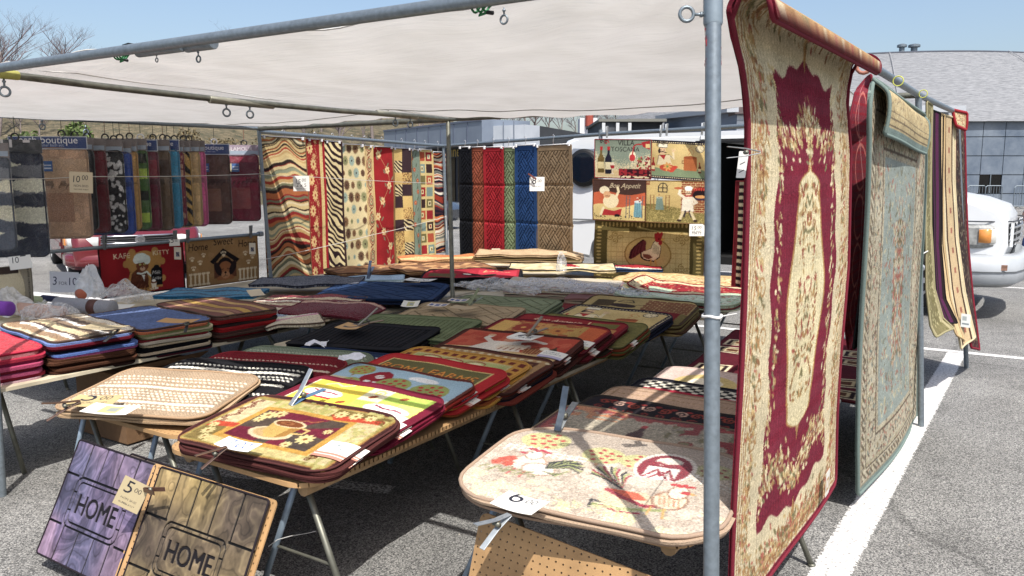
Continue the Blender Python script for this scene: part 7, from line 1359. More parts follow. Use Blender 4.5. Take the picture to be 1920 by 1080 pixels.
# ---- bath sets in clear sleeves on the left side rail
WD = np.array([.78, .626, 0]); WD /= np.linalg.norm(WD); BN = np.cross(WD, u_)
def pack(i, xr, yt, yb, s_, w_, cols, lab, header=(120,110,108), head_txt=None, blue=True, ring=(30,30,32), tagc=None, kind='plain'):
    """xr: pixel of the right edge at the rail plane s_"""
    q = ons(xr, yt, s_); zb = ons(xr, yb, s_)[2]; H = q[2] - zb; c0 = q - WD*w_/2; rt_ = root('bath_set', c0 - u_*H, lab, 'bath set', 'packaged bath sets on the left side rail')
    hh = .105; Hr = H - hh + .01; mid = c0 - u_*(hh - .01 + Hr/2)
    S = lambda x, y: mid + x[..., None]*WD + u_*y[..., None] + BN*(.004*np.sin(x*14 + i) + .003*np.sin(y*9))[..., None]
    cols = [tuple(min(236, v*1.12 + 4) for v in q_) for q_ in cols]
    cv = Cv(w_*100, Hr*100, 2.4, cols[0])
    if kind == 'plain':
        cv.rect(0, Hr*58, w_*100, Hr*64, tuple(v*.75 for v in cols[0])); cv.m((cv.n(6, 9, i) > .6), tuple(v*1.12 for v in cols[0])); cv.rect(w_*30, Hr*18, w_*78, Hr*50, cols[1]); cv.frame(0, 1.4, tuple(v*.8 for v in cols[0]))
        if len(cols) > 2: cv.rect(0, Hr*66, w_*100, Hr*88, cols[2])
        for k in range(7): x = w_*20 + k*w_*10; cv.line([(x, Hr*56), (x + 2, Hr*60)], 1.2, tuple(v*.7 for v in cols[0]))
    elif kind == 'stripe': 
        for k, (y0, col) in enumerate(((0, cols[0]), (.16, cols[1]), (.22, cols[0]), (.32, cols[2]), (.36, cols[1]), (.46, cols[2]), (.52, cols[0]), (.58, cols[2]), (.66, cols[1]), (.72, cols[0]), (.80, cols[2]), (.86, cols[1]), (.92, cols[0]))): cv.m(cv.Y + 1.2*cv.n(1.2, 1, 4) + (3 if k % 2 else -3)*np.sin(cv.X/11) > Hr*100*y0, col)
    elif kind == 'floral': cv.scatter(150, (0, 0, w_*100, Hr*100), [cols[1], tuple(v*.85 for v in cols[1])], (1, 3.2), .7)
    elif kind == 'tiger': zebra_(cv, cv.X > -1, cols[0], cols[1], .6, 9)
    elif kind == 'block': [cv.rect(0, y, w_*100, y + 9, cols[1 + k % 2]) for k, y in enumerate((6, 26, 46, 60))]
    cv.grain(.12); sheet('bath_rug', rt_, S, w_*.96, Hr, .045, .028, cv, M_PLUSH); binding(rt_, S, w_*.96, Hr, .045, .006, tuple(v*.8 for v in cols[0]), name='rug_edge')
    hc = Cv(w_*100, hh*100, 3 if not head_txt else 6, header)
    if blue: hc.rect(1, 1, w_*100 - 1, hh*42, (150,166,184)) if not head_txt else hc.rect(0, 0, w_*100, hh*100, (40,66,124))
    if head_txt: hc.frame(0, .6, (200,206,214)); hc.text(w_*14, hh*46, w_*74, head_txt, (236,236,240)); hc.text(w_*34, hh*22, w_*36, 'contour bath set', (180,190,214))
    if tagc: hc.text(w_*30, hh*45, w_*56, tagc, (220,214,216))
    hm = c0 - u_*(hh/2); Sh = lambda x, y: hm + x[..., None]*WD + u_*y[..., None] + BN*.006 + 0*y[..., None]*BN
    sheet('header_card', rt_, Sh, w_, hh, .004, .002, hc, M_PAPER)
    Sf = lambda x, y: c0 - u_*H/2 + x[..., None]*WD*1. + u_*y[..., None] + BN*(.016 + .006*np.sin(x*21 + i) * np.cos(y*13))[..., None]
    sheet('clear_sleeve', rt_, Sf, w_*1.05, H + .03, .02, .001, None, M_FILM, 16, 24, sides=False)
    mb = MB(); rc = c0 + WD*w_*.18 + u_*.02; mb.tube([rc + (WD*math.cos(a) + u_*math.sin(a))*.028 for a in np.linspace(0, 6.28, 17)[:-1]], .0065, 8, closed=True); mb.build('ring', mcol(ring, .4), rt_, True)
    mb = MB(); rt2 = rc + u_*.03; mb.tube([rt2, np.array([rt2[0], rt2[1], 2.07])], .0025, 6); mb.build('tie', mcol([(30,60,44), (26,26,28), (120,60,40)][i % 3], .6), rt_)
    if kind in ('plain', 'block') or i == 1:
        lc = Cv(12, 8, 4, (60,100,160)); lc.rect(0, 0, 5, 8, (190,180,140)); lc.rect(6, 2, 11, 2.8, (200,210,226)); lc.rect(6, 4.4, 11, 5, (200,210,226))
        Sl = lambda x, y: mid + WD*(-.04) + u_*(Hr*.30) + x[..., None]*WD + u_*y[..., None] + BN*.012; sheet('info_label', rt_, Sl, .13, .085, .002, .001, lc, M_PAPER)
navy, crm = (44,50,66), (232,226,184)
PK = [(485, 272, 414, [(110,22,44), (140,60,60), (90,20,40)], 'burgundy bath set with mauve header, far right beside the back pole', dict(header=(150,130,146), tagc='GLAMOUR')), (430, 270, 420, [(78,52,44), (120,80,60)], 'dark brown bath set with rounded corner, under the blue boutique header', dict(head_txt='bath boutique', ring=(236,236,240))),
      (384, 264, 424, [(206,80,140), (190,150,100)], 'pink-edged bath set showing tan terry', {}), (374, 264, 424, [(190,156,104), (170,136,90)], 'tan terry bath set beside the tiger-striped one', {}), (357, 264, 426, [(180,140,60), (24,22,24)], 'black and gold tiger-striped bath set', dict(kind='tiger')), (344, 264, 424, [(120,30,50), (206,150,120)], 'wine bath set with small cream pattern', dict(kind='floral')), (336, 262, 428, [(40,130,170), (30,110,160)], 'bright turquoise blue bath set', dict(head_txt='bath boutique', ring=(30,30,32))),
      (318, 262, 432, [(92,74,56), (190,160,120), (70,52,42)], 'brown and olive bath set with tan towel', {}), (295, 262, 433, [(96,30,50), (110,40,60), (130,40,56)], 'plum and wine bath set', dict(head_txt='bath boutique', ring=(236,236,240))), (275, 260, 430, [(60,96,44), (160,190,50), (30,36,30)], 'green bath set with lime and black bands', dict(kind='block')), (257, 262, 432, [(186,140,70), (200,156,90)], 'golden tan bath set', dict(ring=(30,30,32))),
      (246, 265, 440, [(40,70,150), (120,150,200)], 'vivid royal blue bath set', {}), (230, 262, 436, [(28,28,32), (206,206,206)], 'black bath set with white blossom print', dict(kind='floral')), (197, 260, 436, [(100,30,40), (180,140,100), (110,24,40)], 'dark red bath set with tan towel', {}), (174, 258, 432, [(50,52,56), (30,30,34)], 'charcoal bath set just behind the tan one', {})]
n_ = len(PK)
for i, (xr, yt, yb, cols, lab, kw) in enumerate(PK):
    pack(n_ - i + 2, xr, yt, yb, -6.72, .46, cols, lab, **kw)
pack(1, 163, 256, 447, -6.60, .62, [(166,130,100), (150,110,84), (176,144,112)], 'large tan bath set with a blue boutique header', head_txt='bath boutique', ring=(30,30,32))
pack(0, 78, 262, 482, -6.40, .60, [navy, crm, (96,100,108)], 'navy, grey and cream striped bath set, largest at the left edge', header=(60,62,66), kind='stripe', tagc='on -', blue=False)
pack(20, 16, 268, 470, -6.30, .50, [(70,76,86), (196,190,160), (110,114,120)], 'grey and cream banded bath set cut by the left edge', kind='stripe')
# strings stretched across the goods
cord('cord', [ons(-60, 335, -6.1), ons(160, 331, -6.25), ons(485, 326, -6.5), ons(560, 330, -6.45), ons(830, 344, -6.75)], .003, (200,196,186), 'white cord stretched across the bath sets and the patterned runners', sag=.01)
cord('cord', [ons(487, 488, -6.5), ons(700, 440, -6.6), ons(836, 406, -6.8)], .003, (214,210,200), 'white cord sloping up across the patterned runners', sag=.01)
cord('cord', [ond(836, 404, 11.2), ond(838, 452, 11.1)], .003, (214,210,200), 'loose end of white cord hanging from the knot at the far pole')
# ---- price cards
small_card(152, 342, -6.1, .18, .16, d_card(24, 20, '10', '00', ('NON-SKID', 'MACHINE WASH'), (214,196,160)), 'tan card priced 10.00 clipped to the cord before the large tan bath set', rot=-.05)
small_card(565, 344, -6.35, .17, .16, d_card(20, 19, '15', '00', ('2 x 5', 'MACHINE WASH')), 'white 15.00 card clipped between the wave runner and the red floral runner')
q = ond(1007, 345, 9.2); a = RT*.085; card([q - a - u_*.08, q + a - u_*.08, q + a + u_*.08, q - a + u_*.08], d_card(17, 16, '8', '00', ('RUBBER BACK',)), 'white card priced 8.00 between the blue and tan molded runners')
q = ond(1392, 292, 2.55)
spring_clamp(ond(158, 336, 9.0), (-.3, 0, 1), FH, 1., 'brown clip holding the tan 10.00 card', None, (120,90,60), (100,70,50)); spring_clamp(ond(573, 332, 9.2), (.4, .2, 1), FH, 1., 'grey clip holding the white 15.00 card on the cord'); spring_clamp(ond(1005, 336, 9.15), (-.8, -.3, .6), FH, 1., 'teal clip holding the white 8.00 card', None, (40,120,150), (120,60,50))
def lyingcard(px, py, z, w_, h_, rot, cv, lab, tilt=.06, name='price_card', grp=None):
    q = onz(px, py, z); d = np.array([math.cos(rot), math.sin(rot), 0.]); v = np.array([-math.sin(rot), math.cos(rot), tilt]); return card([q - d*w_/2 - v*h_/2, q + d*w_/2 - v*h_/2, q + d*w_/2 + v*h_/2, q - d*w_/2 + v*h_/2], cv, lab, name, grp, .006)
lyingcard(975, 945, .655, .145, .10, -.05, d_card(14.5, 10, '6', '00'), 'white card priced 6.00 on the near edge of the rooster mat', .05)
lyingcard(447, 835, .648, .17, .07, .05, d_card(17, 7, '', '', ('7.00',), (236,238,244), (90,110,180)), 'white card lying on the near edge of the coffee cup mat', .12)
lyingcard(178, 752, .640, .20, .12, .55, d_card(20, 12, '5', '00', ('NON SKID',), (196,172,116)), 'tan card priced 5.00 on the near corner of the beige braided mat', .12)
cvp = Cv(20, 12, 5, (226,224,214)); cvp.rect(6, 2, 14, 10, (190,184,120)); cvp.rect(9, 4, 13, 8, (150,156,150)); lyingcard(208, 768, .638, .22, .10, .35, cvp, 'small pale picture leaflet under the tan card on the beige braided mat', .1, 'leaflet')
lyingcard(660, 612, .705, .15, .15, .2, d_card(14, 14, '5', '', (), (196,150,84)), 'orange card priced 5 clipped on the black ribbed mat', .04)
lyingcard(870, 577, .72, .18, .10, .1, d_card(18, 10, '', '', (), (186,160,116)), 'blank tan card clipped on the tan basket-weave stack', .04)
lyingcard(985, 632, .715, .17, .12, -.1, d_card(17, 12, '7', '', ('MATS',)), 'white card clipped on the rust red chef mat', .05)
lyingcard(195, 614, .78, .24, .12, .3, d_card(24, 12, '', '', ('10.00 SET',), (176,160,124)), 'olive-tan card lying on the brown and white striped shag stack', .02)
lyingcard(335, 602, .765, .22, .10, .4, d_card(22, 10, '', '', (), (190,140,70)), 'ochre card lying on the slate blue stack', .05)
lyingcard(480, 550, .76, .34, .10, -.6, d_card(30, 10, '', '', (), (206,190,160)), 'long tan card across the stripe-topped stack', .05)
lyingcard(788, 525, .71, .26, .14, .2, d_card(26, 14, '', '', ('5.00',)), 'white card lying before the wave runners with its clip', .03)
lyingcard(770, 570, .70, .12, .12, .5, cvp, 'printed label in the corner of the burgundy shag mat', .2, 'leaflet')
for k, (px, py) in enumerate(((822, 572), (860, 563))): cvl = Cv(12, 9, 5, (216,200,180)); cvl.rect(1, 2, 11, 7, (60,80,140)); cvl.rect(3, 2, 4, 7, (220,210,200)); cvl.rect(7, 2, 8, 7, (220,210,200)); lyingcard(px, py, .715, .14, .10, .3, cvl, ['printed window-picture leaflet at the left corner of the tan basket-weave mat', 'printed window-picture leaflet on the sage mat edge behind the tan one'][k], .04, 'leaflet')
lyingcard(210, 578, .60, .30, .16, .3, d_card(24, 14, '', '', ()), 'blank white card among the plastic bags', .25)
lyingcard(1100, 582, .68, .12, .06, .2, d_card(12, 6, '', ''), 'white slip on the far side of the patchwork mats', .2) if 0 else None
q = onz(123, 548, .62); a = RT*.13; card([q - a, q + a, q + a*.95 + u_*.17, q - a*.95 + u_*.18], d_card(22, 14, '', '', (), (226,228,240)).text(2, 5, 3.2, '3', (40,44,90), .1).text(6.6, 5, 6, 'FOR', (40,44,90)).text(14, 5, 6, '10', (40,44,90), .1), 'white card lettered 3 FOR 10 standing among the plastic bags')
lyingcard(1040, 700 - 55, .69, .08, .05, .2, Cv(8, 5, 3, (236,236,236)), 'tiny white slip between the chef mat and the red script mat', .2) if 0 else None
for k, (px, py, z) in enumerate(((590, 655, .62), (655, 680, .68))):
    q = onz(px + 0, py, z); mb = MB(); r_ = np.random.RandomState(k); g_ = [[q + RT*(i*.03 - .05) + FH*(j*.035 - .03) + u_*(.012 + .035*r_.rand()) for j in range(4)] for i in range(5)]; mb.add([p for row in g_ for p in row], [(i*4+j, i*4+j+1, (i+1)*4+j+1, (i+1)*4+j) for i in range(4) for j in range(3)]); tag(mb.build('tissue_paper', mcol((226,228,238), .7), None), ['crumpled white paper slip beside the black ribbed mat', 'crumpled white tissue paper at the corner of the ROMA FARMS mat'][k], 'paper')
# clamps lying on the goods
spring_clamp(onz(545, 760, .665), ons(590, 715, -2.35)*0 + np.array([.10, .55, .35]), u_, 1.5, 'large silver spring clamp with blue grip on the coffee cup mat', None, (190,196,200), (70,110,150), .9)
spring_clamp(onz(1045, 808, .66), np.array([-.02, .55, .55]), u_, 1.5, 'large dark grey spring clamp on the rear of the rooster mat', None, (120,128,134), (130,136,140), .9)
spring_clamp(onz(955, 965, .655), np.array([-.25, -.9, -.25]), u_, 1.1, 'grey spring clamp biting the 6.00 card at the table edge', None, (170,178,184), (160,168,174), .8)
spring_clamp(onz(150, 752, .65), np.array([-.3, -.8, -.15]), u_, 1.3, 'rusty brown clamp on the near corner of the beige braided mat', None, (110,80,60), (90,64,50), .6)
spring_clamp(onz(425, 838, .65), np.array([-.3, -.8, -.3]), u_, 1.0, 'rusty brown clamp on the near edge of the coffee cup mat', None, (110,80,60), (90,64,50), .5)
spring_clamp(onz(672, 610, .715), np.array([.5, .8, .4]), u_, 1.4, 'grey spring clamp on the orange 5 card', None, (150,150,140), (140,110,90), .6); spring_clamp(onz(880, 572, .73), np.array([.1, .8, .5]), u_, 1.3, 'green-grey spring clamp on the blank tan card', None, (130,140,110), (120,130,110), .6)
spring_clamp(onz(988, 630, .725), np.array([.3, .7, .4]), u_, 1.3, 'brown-grey spring clamp on the white card of the chef mat', None, (130,120,110), (120,104,90), .6); spring_clamp(onz(222, 618, .79), np.array([.3, -.8, -.1]), u_, 1.1, 'black clip on the olive-tan card', None, (50,50,54), (40,40,44), .5); spring_clamp(onz(352, 604, .775), np.array([.6, -.6, -.1]), u_, 1.0, 'dark clip on the ochre card', None, (60,60,64), (50,50,54), .5)
spring_clamp(onz(690, 522, .71), np.array([-.2, .5, .6]), u_, 1.5, 'slate blue clamp standing on the brown runner', None, (70,84,110), (60,70,90), .6)
# ---- plastic bags
def bag(px, py, z, rx, ry, rz, lab, seed=1, mat_=None, n=52, name='plastic_bag', grp=None):
    q = onz(px, py, z); r_ = np.random.RandomState(seed); a = np.linspace(0, 2*math.pi, n, endpoint=False); V = []; ph = r_.rand(6)*6
    m_ = 18
    for j in range(m_):
        f = j/(m_-1); th = f*math.pi/2
        for t_ in a:
            k = 1 + .18*math.sin(3*t_ + ph[0] + 2*f) + .10*math.sin(5*t_ + ph[1] - 4*f) + .05*math.sin(9*t_ + ph[2] + 6*f); V.append(q + np.array([rx*k*math.cos(th)*math.cos(t_), ry*k*math.cos(th)*math.sin(t_), rz*math.sin(th)*(1 + .3*math.sin(2*t_ + ph[3]) + .10*math.sin(6*t_ + ph[4])) + .010*math.sin(11*t_*(1-f) + 9*f + ph[5])]))
    F = [[j*n+i, j*n+(i+1) % n, (j+1)*n+(i+1) % n, (j+1)*n+i] for j in range(m_-1) for i in range(n)]
    return tag(mesh(name, V, F, mat_ or M_BAG, None, True), lab, 'plastic bag', grp)
bag(945, 540, .70, .36, .24, .055, 'crumpled clear bag on the left of the bagged pile', 3); bag(1050, 538, .71, .42, .22, .05, 'crumpled clear bag on the middle of the bagged pile', 4); bag(1140, 545, .66, .34, .2, .05, 'crumpled clear bag right of the bagged pile beside the mint rug', 5); bag(1052, 508, .72, .05, .05, .14, 'small upright twist of clear bag behind the bagged pile', 6)
bag(172, 555, .60, .13, .10, .20, 'white-filled plastic bag standing beside the 3 FOR 10 card', 7, m_bag('milky_bag', .6, .95)); bag(235, 560, .60, .28, .16, .12, 'loose clear bag before the teal mat', 8); bag(95, 600, .60, .30, .15, .10, 'clear bag over a peach towel at the left', 9); bag(20, 585, .60, .22, .12, .14, 'cloudy plastic bag at the left edge', 10, m_bag('milky_bag', .4, .8))
bag(40, 690, .57, .5, .3, .10, 'clear bag hanging over the stack front', 12) if 0 else None
def roll_(px, py, z, L, r_, rot, col, lab, band=None, name='rolled_towel'):
    q = onz(px, py, z); d = np.array([math.cos(rot), math.sin(rot), 0]); rt_ = root(name, q, lab, 'towel'); mb = MB(); mb.tube([q - d*L/2 + u_*r_, q - d*(L/2-.01) + u_*r_, q + d*(L/2-.01) + u_*r_, q + d*L/2 + u_*r_], [r_*.7, r_, r_, r_*.7], 20); mb.build('towel', mcol(col, .95, 0, 'noise', 200, .2, .9, .004), rt_, True)
    if band: mb = MB(); mb.tube([q + d*L*.12 + u_*r_, q + d*L*.26 + u_*r_], r_*1.03, 20); mb.build('paper_band', mcol(band, .6), rt_, True)
roll_(160, 588, .60, .55, .055, .2, (150,152,160), 'grey rolled towel with a brown paper band in front of the bags', (90,50,40)); roll_(75, 596, .58, .5, .05, .15, (200,160,140), 'peach rolled towel under the clear bag'); roll_(60, 568, .6, .3, .03, .2, (190,200,150), 'pale green rolled cloth left of the 3 FOR 10 card'); roll_(95, 566, .62, .2, .025, .1, (40,46,80), 'navy rolled cloth just before the 3 FOR 10 card'); roll_(8, 592, .66, .12, .05, .3, (130,60,180), 'purple cloth bundle at the left edge', name='cloth_bundle'); roll_(152, 560, .63, .16, .035, -.4, (190,100,70), 'rust cloth corner between the 3 FOR 10 card and the bags', name='cloth_bundle')
# ---- HOME door mats leaning against the tables
def d_home(cols, seed, W=53, H=47, tz=1.):
    c = Cv(W, H, 6.5, cols[0]); c.rf = np.random.RandomState(seed); kx, ky = W/53., H/47.
    n1 = c.n(12, 15, seed); n2 = c.n(4.5, 6, seed + 1); n3 = c.n(.9, 1.6, seed + 2); n4 = c.n(26, 30, seed + 3)
    q1 = np.clip((n1 - .38)/.24, 0, 1)[..., None]; q4 = np.clip((n4 - .45)/.25, 0, 1)[..., None]; c.a = np.array(cols[0])*(1 - q1) + np.array(cols[1])*q1; c.a = c.a*(1 - q4) + np.array(cols[3])*q4; c.a = c.a*(.80 + .40*n2[..., None]); v = np.sin((n1*6 + n2*2.5)*3.6 + n3*.6); c.a = c.a*(1 - .22*np.clip(v, 0, 1)**14)[..., None]; c.a += np.clip(-v, 0, 1)[..., None]**3*np.array(cols[2])*.10; c.a *= (.92 + .16*n3)[..., None]
    X, Y = 26.5 + (c.X/kx - 26.5)/tz, 23.4 + (c.Y/ky - 23.4)/tz; g_ = np.zeros_like(c.h, bool)
    for x in (10.6, 21.2, 31.8, 42.4): g_ |= (np.abs(c.X/kx - x) < .5) & ((Y > 33.2) | (Y < 13.6))
    for y in (33.2, 13.6): g_ |= (np.abs(Y - y) < .5) & ((X < 8.6) | (X > 44.4))
    rr = lambda w_, h_, q: (np.maximum(np.abs(X - 26.5) - w_ + q, 0)**2 + np.maximum(np.abs(Y - 23.4) - h_ + q, 0)**2)**.5 - q
    R1, R2 = rr(18, 9.8, 3.6), rr(15.8, 8.0, 2.6); ring_ = (R1 < 0) & (R2 > 0)
    g_ |= (np.abs(R1) < .40) | (np.abs(R2) < .34) | (ring_ & (np.abs(Y - 23.4) > 7.9) & (np.abs((X - 26.5) % 4.6 - 2.3) < .28)) | (ring_ & (np.abs(X - 26.5) > 15.6) & (np.abs(np.abs(Y - 23.4) - 3.6) < .3))
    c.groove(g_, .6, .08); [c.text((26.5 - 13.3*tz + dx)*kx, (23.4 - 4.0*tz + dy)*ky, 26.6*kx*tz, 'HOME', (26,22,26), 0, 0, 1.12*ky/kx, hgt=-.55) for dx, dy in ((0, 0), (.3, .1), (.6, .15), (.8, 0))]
    return c
def leaning(label, cv, TL, TR, W, H, back, name='door_mat', bc=(40,34,40), material=M_RUBBER, rot=0., group=None, th=.010, r=.012):
    """TL, TR pixels of the top corners on the plane t; leans away at the top"""
    A, B = [np.array(q) for q in (TL, TR)]; d = (B - A); d /= np.linalg.norm(d); dn = np.array([0, -back, -1.]); dn -= d*(dn @ d); dn /= np.linalg.norm(dn); n = np.cross(d, -dn); mid = (A + B)/2 + dn*H/2
    S = lambda x, y: mid + x[..., None]*d - dn*y[..., None] + n*(.004*np.sin(y*7 + x*3))[..., None]
    rt_ = root(name, mid + dn*H/2, label, 'door mat' if name == 'door_mat' else 'board', group); return rt_, S
def ontp(px, py, t): return ont(px, py, t)
def rotmat(label, cv, px, py, t, W, H, rot, back, mat_, name='door_mat', cat='door mat', th=.010, r=.012, bc=(40,34,40), lift=0., holes=False):
    """mat of true size whose top-left corner sits at a pixel on the plane t, turned in its plane by rot and leaning back"""
    A = ont(px, py, t); d = np.array([math.cos(rot), 0, math.sin(rot)]); dn = np.array([math.sin(rot), 0, -math.cos(rot)]); dn = dn*math.cos(back) + np.array([0, -math.sin(back), 0]); n = np.cross(d, -dn); A = A + n*lift; mid = A + d*W/2 + dn*H/2
    S = lambda x, y: mid + x[..., None]*d - dn*y[..., None] + n*(.003*np.sin(y*7 + x*3))[..., None]
    rt_ = root(name, mid + dn*H/2, label, cat); o = sheet('face' if name == 'door_mat' else 'panel', rt_, S, W, H, r, th, cv, mat_, nx=None if cv is not None else 24, ny=None if cv is not None else 30, hs=.01)
    if holes: add_pos(o, A, d, -dn)
    else: binding(rt_, S, W, H, r, .004, bc, name='edge')
    return rt_, S, A, d, dn, n
PUR = [(98,84,112), (126,104,126), (206,166,192), (84,82,108)]; BRZ = [(142,120,78), (160,136,82), (216,196,130), (84,72,60)]; STN = [(170,150,124), (130,110,96), (120,130,150), (110,110,110)]
RT1 = R(-21.5)
rotmat('purple marbled rubber door mat lettered HOME, leaning left of the bronze one', d_home(PUR, 4), 152, 824, 1.79, .51, .66, R(-10), R(12), M_RUBBER) if 0 else None
HM = rotmat('purple marbled rubber door mat lettered HOME, leaning left of the bronze one', d_home(PUR, 4), 151, 824, 1.80, .53, .47, R(-1), R(27), M_RUBBER)
HS = rotmat('grey and tan stone-look rubber door mat half hidden between the purple and bronze ones', d_home(STN, 9), 235, 848, 1.80, .50, .62, R(-1), R(27), M_RUBBER, lift=-.03)
PB = rotmat('pegboard panel leaning behind the bronze HOME mat', None, 290, 868, 1.80, .69, .60, R(0), R(27), M_PEG, 'leaning_pegboard', 'board', .006, .02, lift=-.0, holes=True)
HB = rotmat('bronze marbled rubber door mat lettered HOME, leaning on the pegboard', d_home(BRZ, 14, 60, 54, .84), 312, 877, 1.80, .60, .53, R(0), R(27), M_RUBBER, lift=.022)
small_card(246, 928, 0, .10, .12, d_card(10, 12, '5', '00', ('NON SKID', 'RUBBER BACK'), (196,178,136)), 'tan card priced 5.00 clipped between the two HOME mats', rot=R(-28), t=1.64)
spring_clamp(ont(270, 918, 1.66), (1, 0, .15), (0, -1, 0), .9, 'rusty clamp holding the tan 5.00 card between the HOME mats', None, (96,64,50), (84,56,44), .4)
# ---- peg board hanging below the right table
rotmat('brown pegboard panel hanging down from the front of the rooster mat table', None, 903, 958, 2.04, .74, .58, R(-6), R(12), M_PEG, 'hanging_pegboard', 'board', .006, .03, holes=True)
# ---- big rugs over the right side rail
def ruled(label, cv, Lpx, Rpx, sL, sR, W, H, bc, br=.007, name='hanging_rug', top=None, seed=1, wave=.02, grp=None, material=None, th=.008, r=.03, flap=0., flapdir=1, zbl=None, zbr=None, nsmooth=40, tm=False):
    """surface between two edges read off the photo on the planes s=sL, s=sR; folds over the rail at the top"""
    pj = ont if tm else ons; ci = 0 if tm else 1; L = np.array([pj(x, y, sL) for x, y in Lpx]); Q = np.array([pj(x, y, sR) for x, y in Rpx])
    def edge(E, v):      # v 0 bottom .. 1 top, by height
        z = E[:, 2]; o_ = np.argsort(z); zz = z[o_[0]] + (z[o_[-1]] - z[o_[0]])*v; return np.interp(zz, z[o_], E[o_, ci]), zz
    p = np.random.RandomState(seed).rand(5)*6; hb = H - flap
    def S(x, y):
        u = np.clip(x/W + .5, -.01, 1.01); a = y + H/2; v = np.clip(a/hb, 0, 1); tl, zl = edge(L, v); tr, zr = edge(Q, v)
        t_ = tl*(1-u) + tr*u; z = zl*(1-u) + zr*u; s_ = sL*(1-u) + sR*u + wave*(np.sin(u*5.5 + p[0] + 1.6*v)*(1.1 - v) + .5*np.sin(v*7 + p[1]))
        if flap > 0:
            q = np.clip((a - hb)/flap, 0, 1); ang = q*math.pi*1.15; rr = flap/3.6; s_ = s_ + flapdir*rr*(1 - np.cos(np.minimum(ang, math.pi))) ; z = z + rr*np.sin(np.minimum(ang, math.pi)) - np.maximum(0, q - .87)*flap*1.0
        return np.stack([t_ + (s_ - sL*(1-u) - sR*u), sL*(1-u) + sR*u, z], -1) if tm else np.stack([s_, t_, z], -1)
    rt_ = root(name, S(np.array([[0.]]), np.array([[-H/2]]))[0, 0], label, 'rug', grp); sheet('pile', rt_, S, W, H, r, th, cv, material, hs=.006); binding(rt_, S, W, H, r, br, bc, k=30, n=6); return rt_, S
def d_savon():
    W, H = 150, 215; c = Cv(W, H, 2.5, (214,197,156)); c.rf = np.random.RandomState(5); mid = W/2; Y = (c.Y - 106); X = np.abs(c.X - mid)
    ma = (124,30,52); br1, br2, br3, ol = (170,128,76), (140,96,60), (190,160,104), (128,120,80)
    fld = (X < 44 + 2.5*np.sin(c.Y/15) + 1.5*np.sin(c.Y/4.3)) & (np.abs(Y) < 83 + 3*np.cos(X/12) + 1.2*np.cos(X/3.2)); c.m(fld, ma)
    Ym = np.abs(Y + 2); prof_ = 25*np.maximum(0, 1 - (Ym/50)**2.6)**.62 + 2.2*np.cos(Y/7.5) + 4*np.exp(-((Ym - 46)/3.5)**2); med = X < prof_ - 2; c.m(X < prof_, (176,130,70)); c.m(med, (224,208,160))
    c.scatter(150, (W/2-14, 66, W/2, 150), [br1, br2, br3, ol, (160,84,66)], (.8, 2.6), .4, True)
    def garland(P, n, sp, cols, sz):
        P = np.array(P, float)
        for k in range(n):
            f = c.rf.rand()*(len(P)-1); i = int(f); q = P[i] + (P[min(i+1, len(P)-1)] - P[i])*(f-i) + c.rf.normal(size=2)*sp
            for s_ in (1, -1): c.ell(mid + s_*q[0], 108 + q[1], c.rf.uniform(*sz), c.rf.uniform(*sz)*.42, cols[c.rf.randint(len(cols))], s_*c.rf.uniform(.2, 1.3))
    gc = [br3, (206,180,120), br1, (224,206,158), (224,206,158), (150,90,66), ol]
    garland([(46, -78), (40, -60), (38, -30), (37, 0), (38, 30), (40, 60), (46, 78)], 190, 2.0, gc, (.9, 2.4)); garland([(0, 66), (12, 62), (24, 56), (40, 60)], 130, 3.0, gc, (.9, 2.6)); garland([(0, -78), (12, -70), (24, -62), (40, -66)], 220, 3.6, gc, (.9, 2.6)); garland([(0, 52), (0, 68)], 60, 2.4, gc, (1, 2.4))
    garland([(61, -96), (60, -50), (62, 0), (60, 50), (61, 96)], 420, 3.4, [br1, br2, br3, ol, (176,96,76), (196,166,110)], (.9, 2.6)); garland([(0, -98), (60, -98)], 260, 3.6, [br1, br2, br3, ol, (176,96,76)], (.9, 2.6)); garland([(0, 98), (60, 98)], 260, 3.6, [br1, br2, br3, ol, (176,96,76)], (.9, 2.6))
    for e_, col, w_ in ((4.6, (176,136,84), .6), (7.2, (150,104,64), .45), (9.6, (186,150,96), .5)):
        d_ = np.minimum(np.minimum(c.X, W-c.X), np.minimum(c.Y, H-c.Y)); c.m(np.abs(d_ - e_ - .5*np.sin((c.X + c.Y)/2.)) < w_, col)
    for k in range(12):
        for s_ in (1, -1):
            x = mid + s_*(58 + 5*math.sin(k)); y = 14 + k*17; c.scroll(x, y, 5, .9, br1, 1.5, k, s_)
    c.frame(0, 2.6, (120,22,44)); st = (c.Y*1.3 % 1) < .32; c.a[st] = c.a[st]*.90 + 14; c.a *= (1 - .10*((c.X*1.1 % 1) < .3))[..., None]; c.h += .25*np.sin(c.Y*8.2); return c.grain(.13)
LP = [(1374, 22), (1382, 70), (1395, 115), (1403, 170), (1407, 230), (1406, 330), (1402, 430), (1397, 560), (1391, 700), (1386, 820), (1381, 950), (1377, 1080), (1374, 1200)]
RP = [(1600, 132), (1594, 160), (1591, 190), (1594, 235), (1597, 290), (1594, 370), (1589, 500), (1577, 640), (1570, 769), (1568, 850), (1566, 905)]
ruled('big cream and maroon floral rug hanging nearest, right of the front pole', d_savon(), LP, RP, -.62, -.56, 1.55, 2.15, (118,30,48), .007, flap=.17, seed=3, wave=.009, th=.012, zbl=0, r=.05)
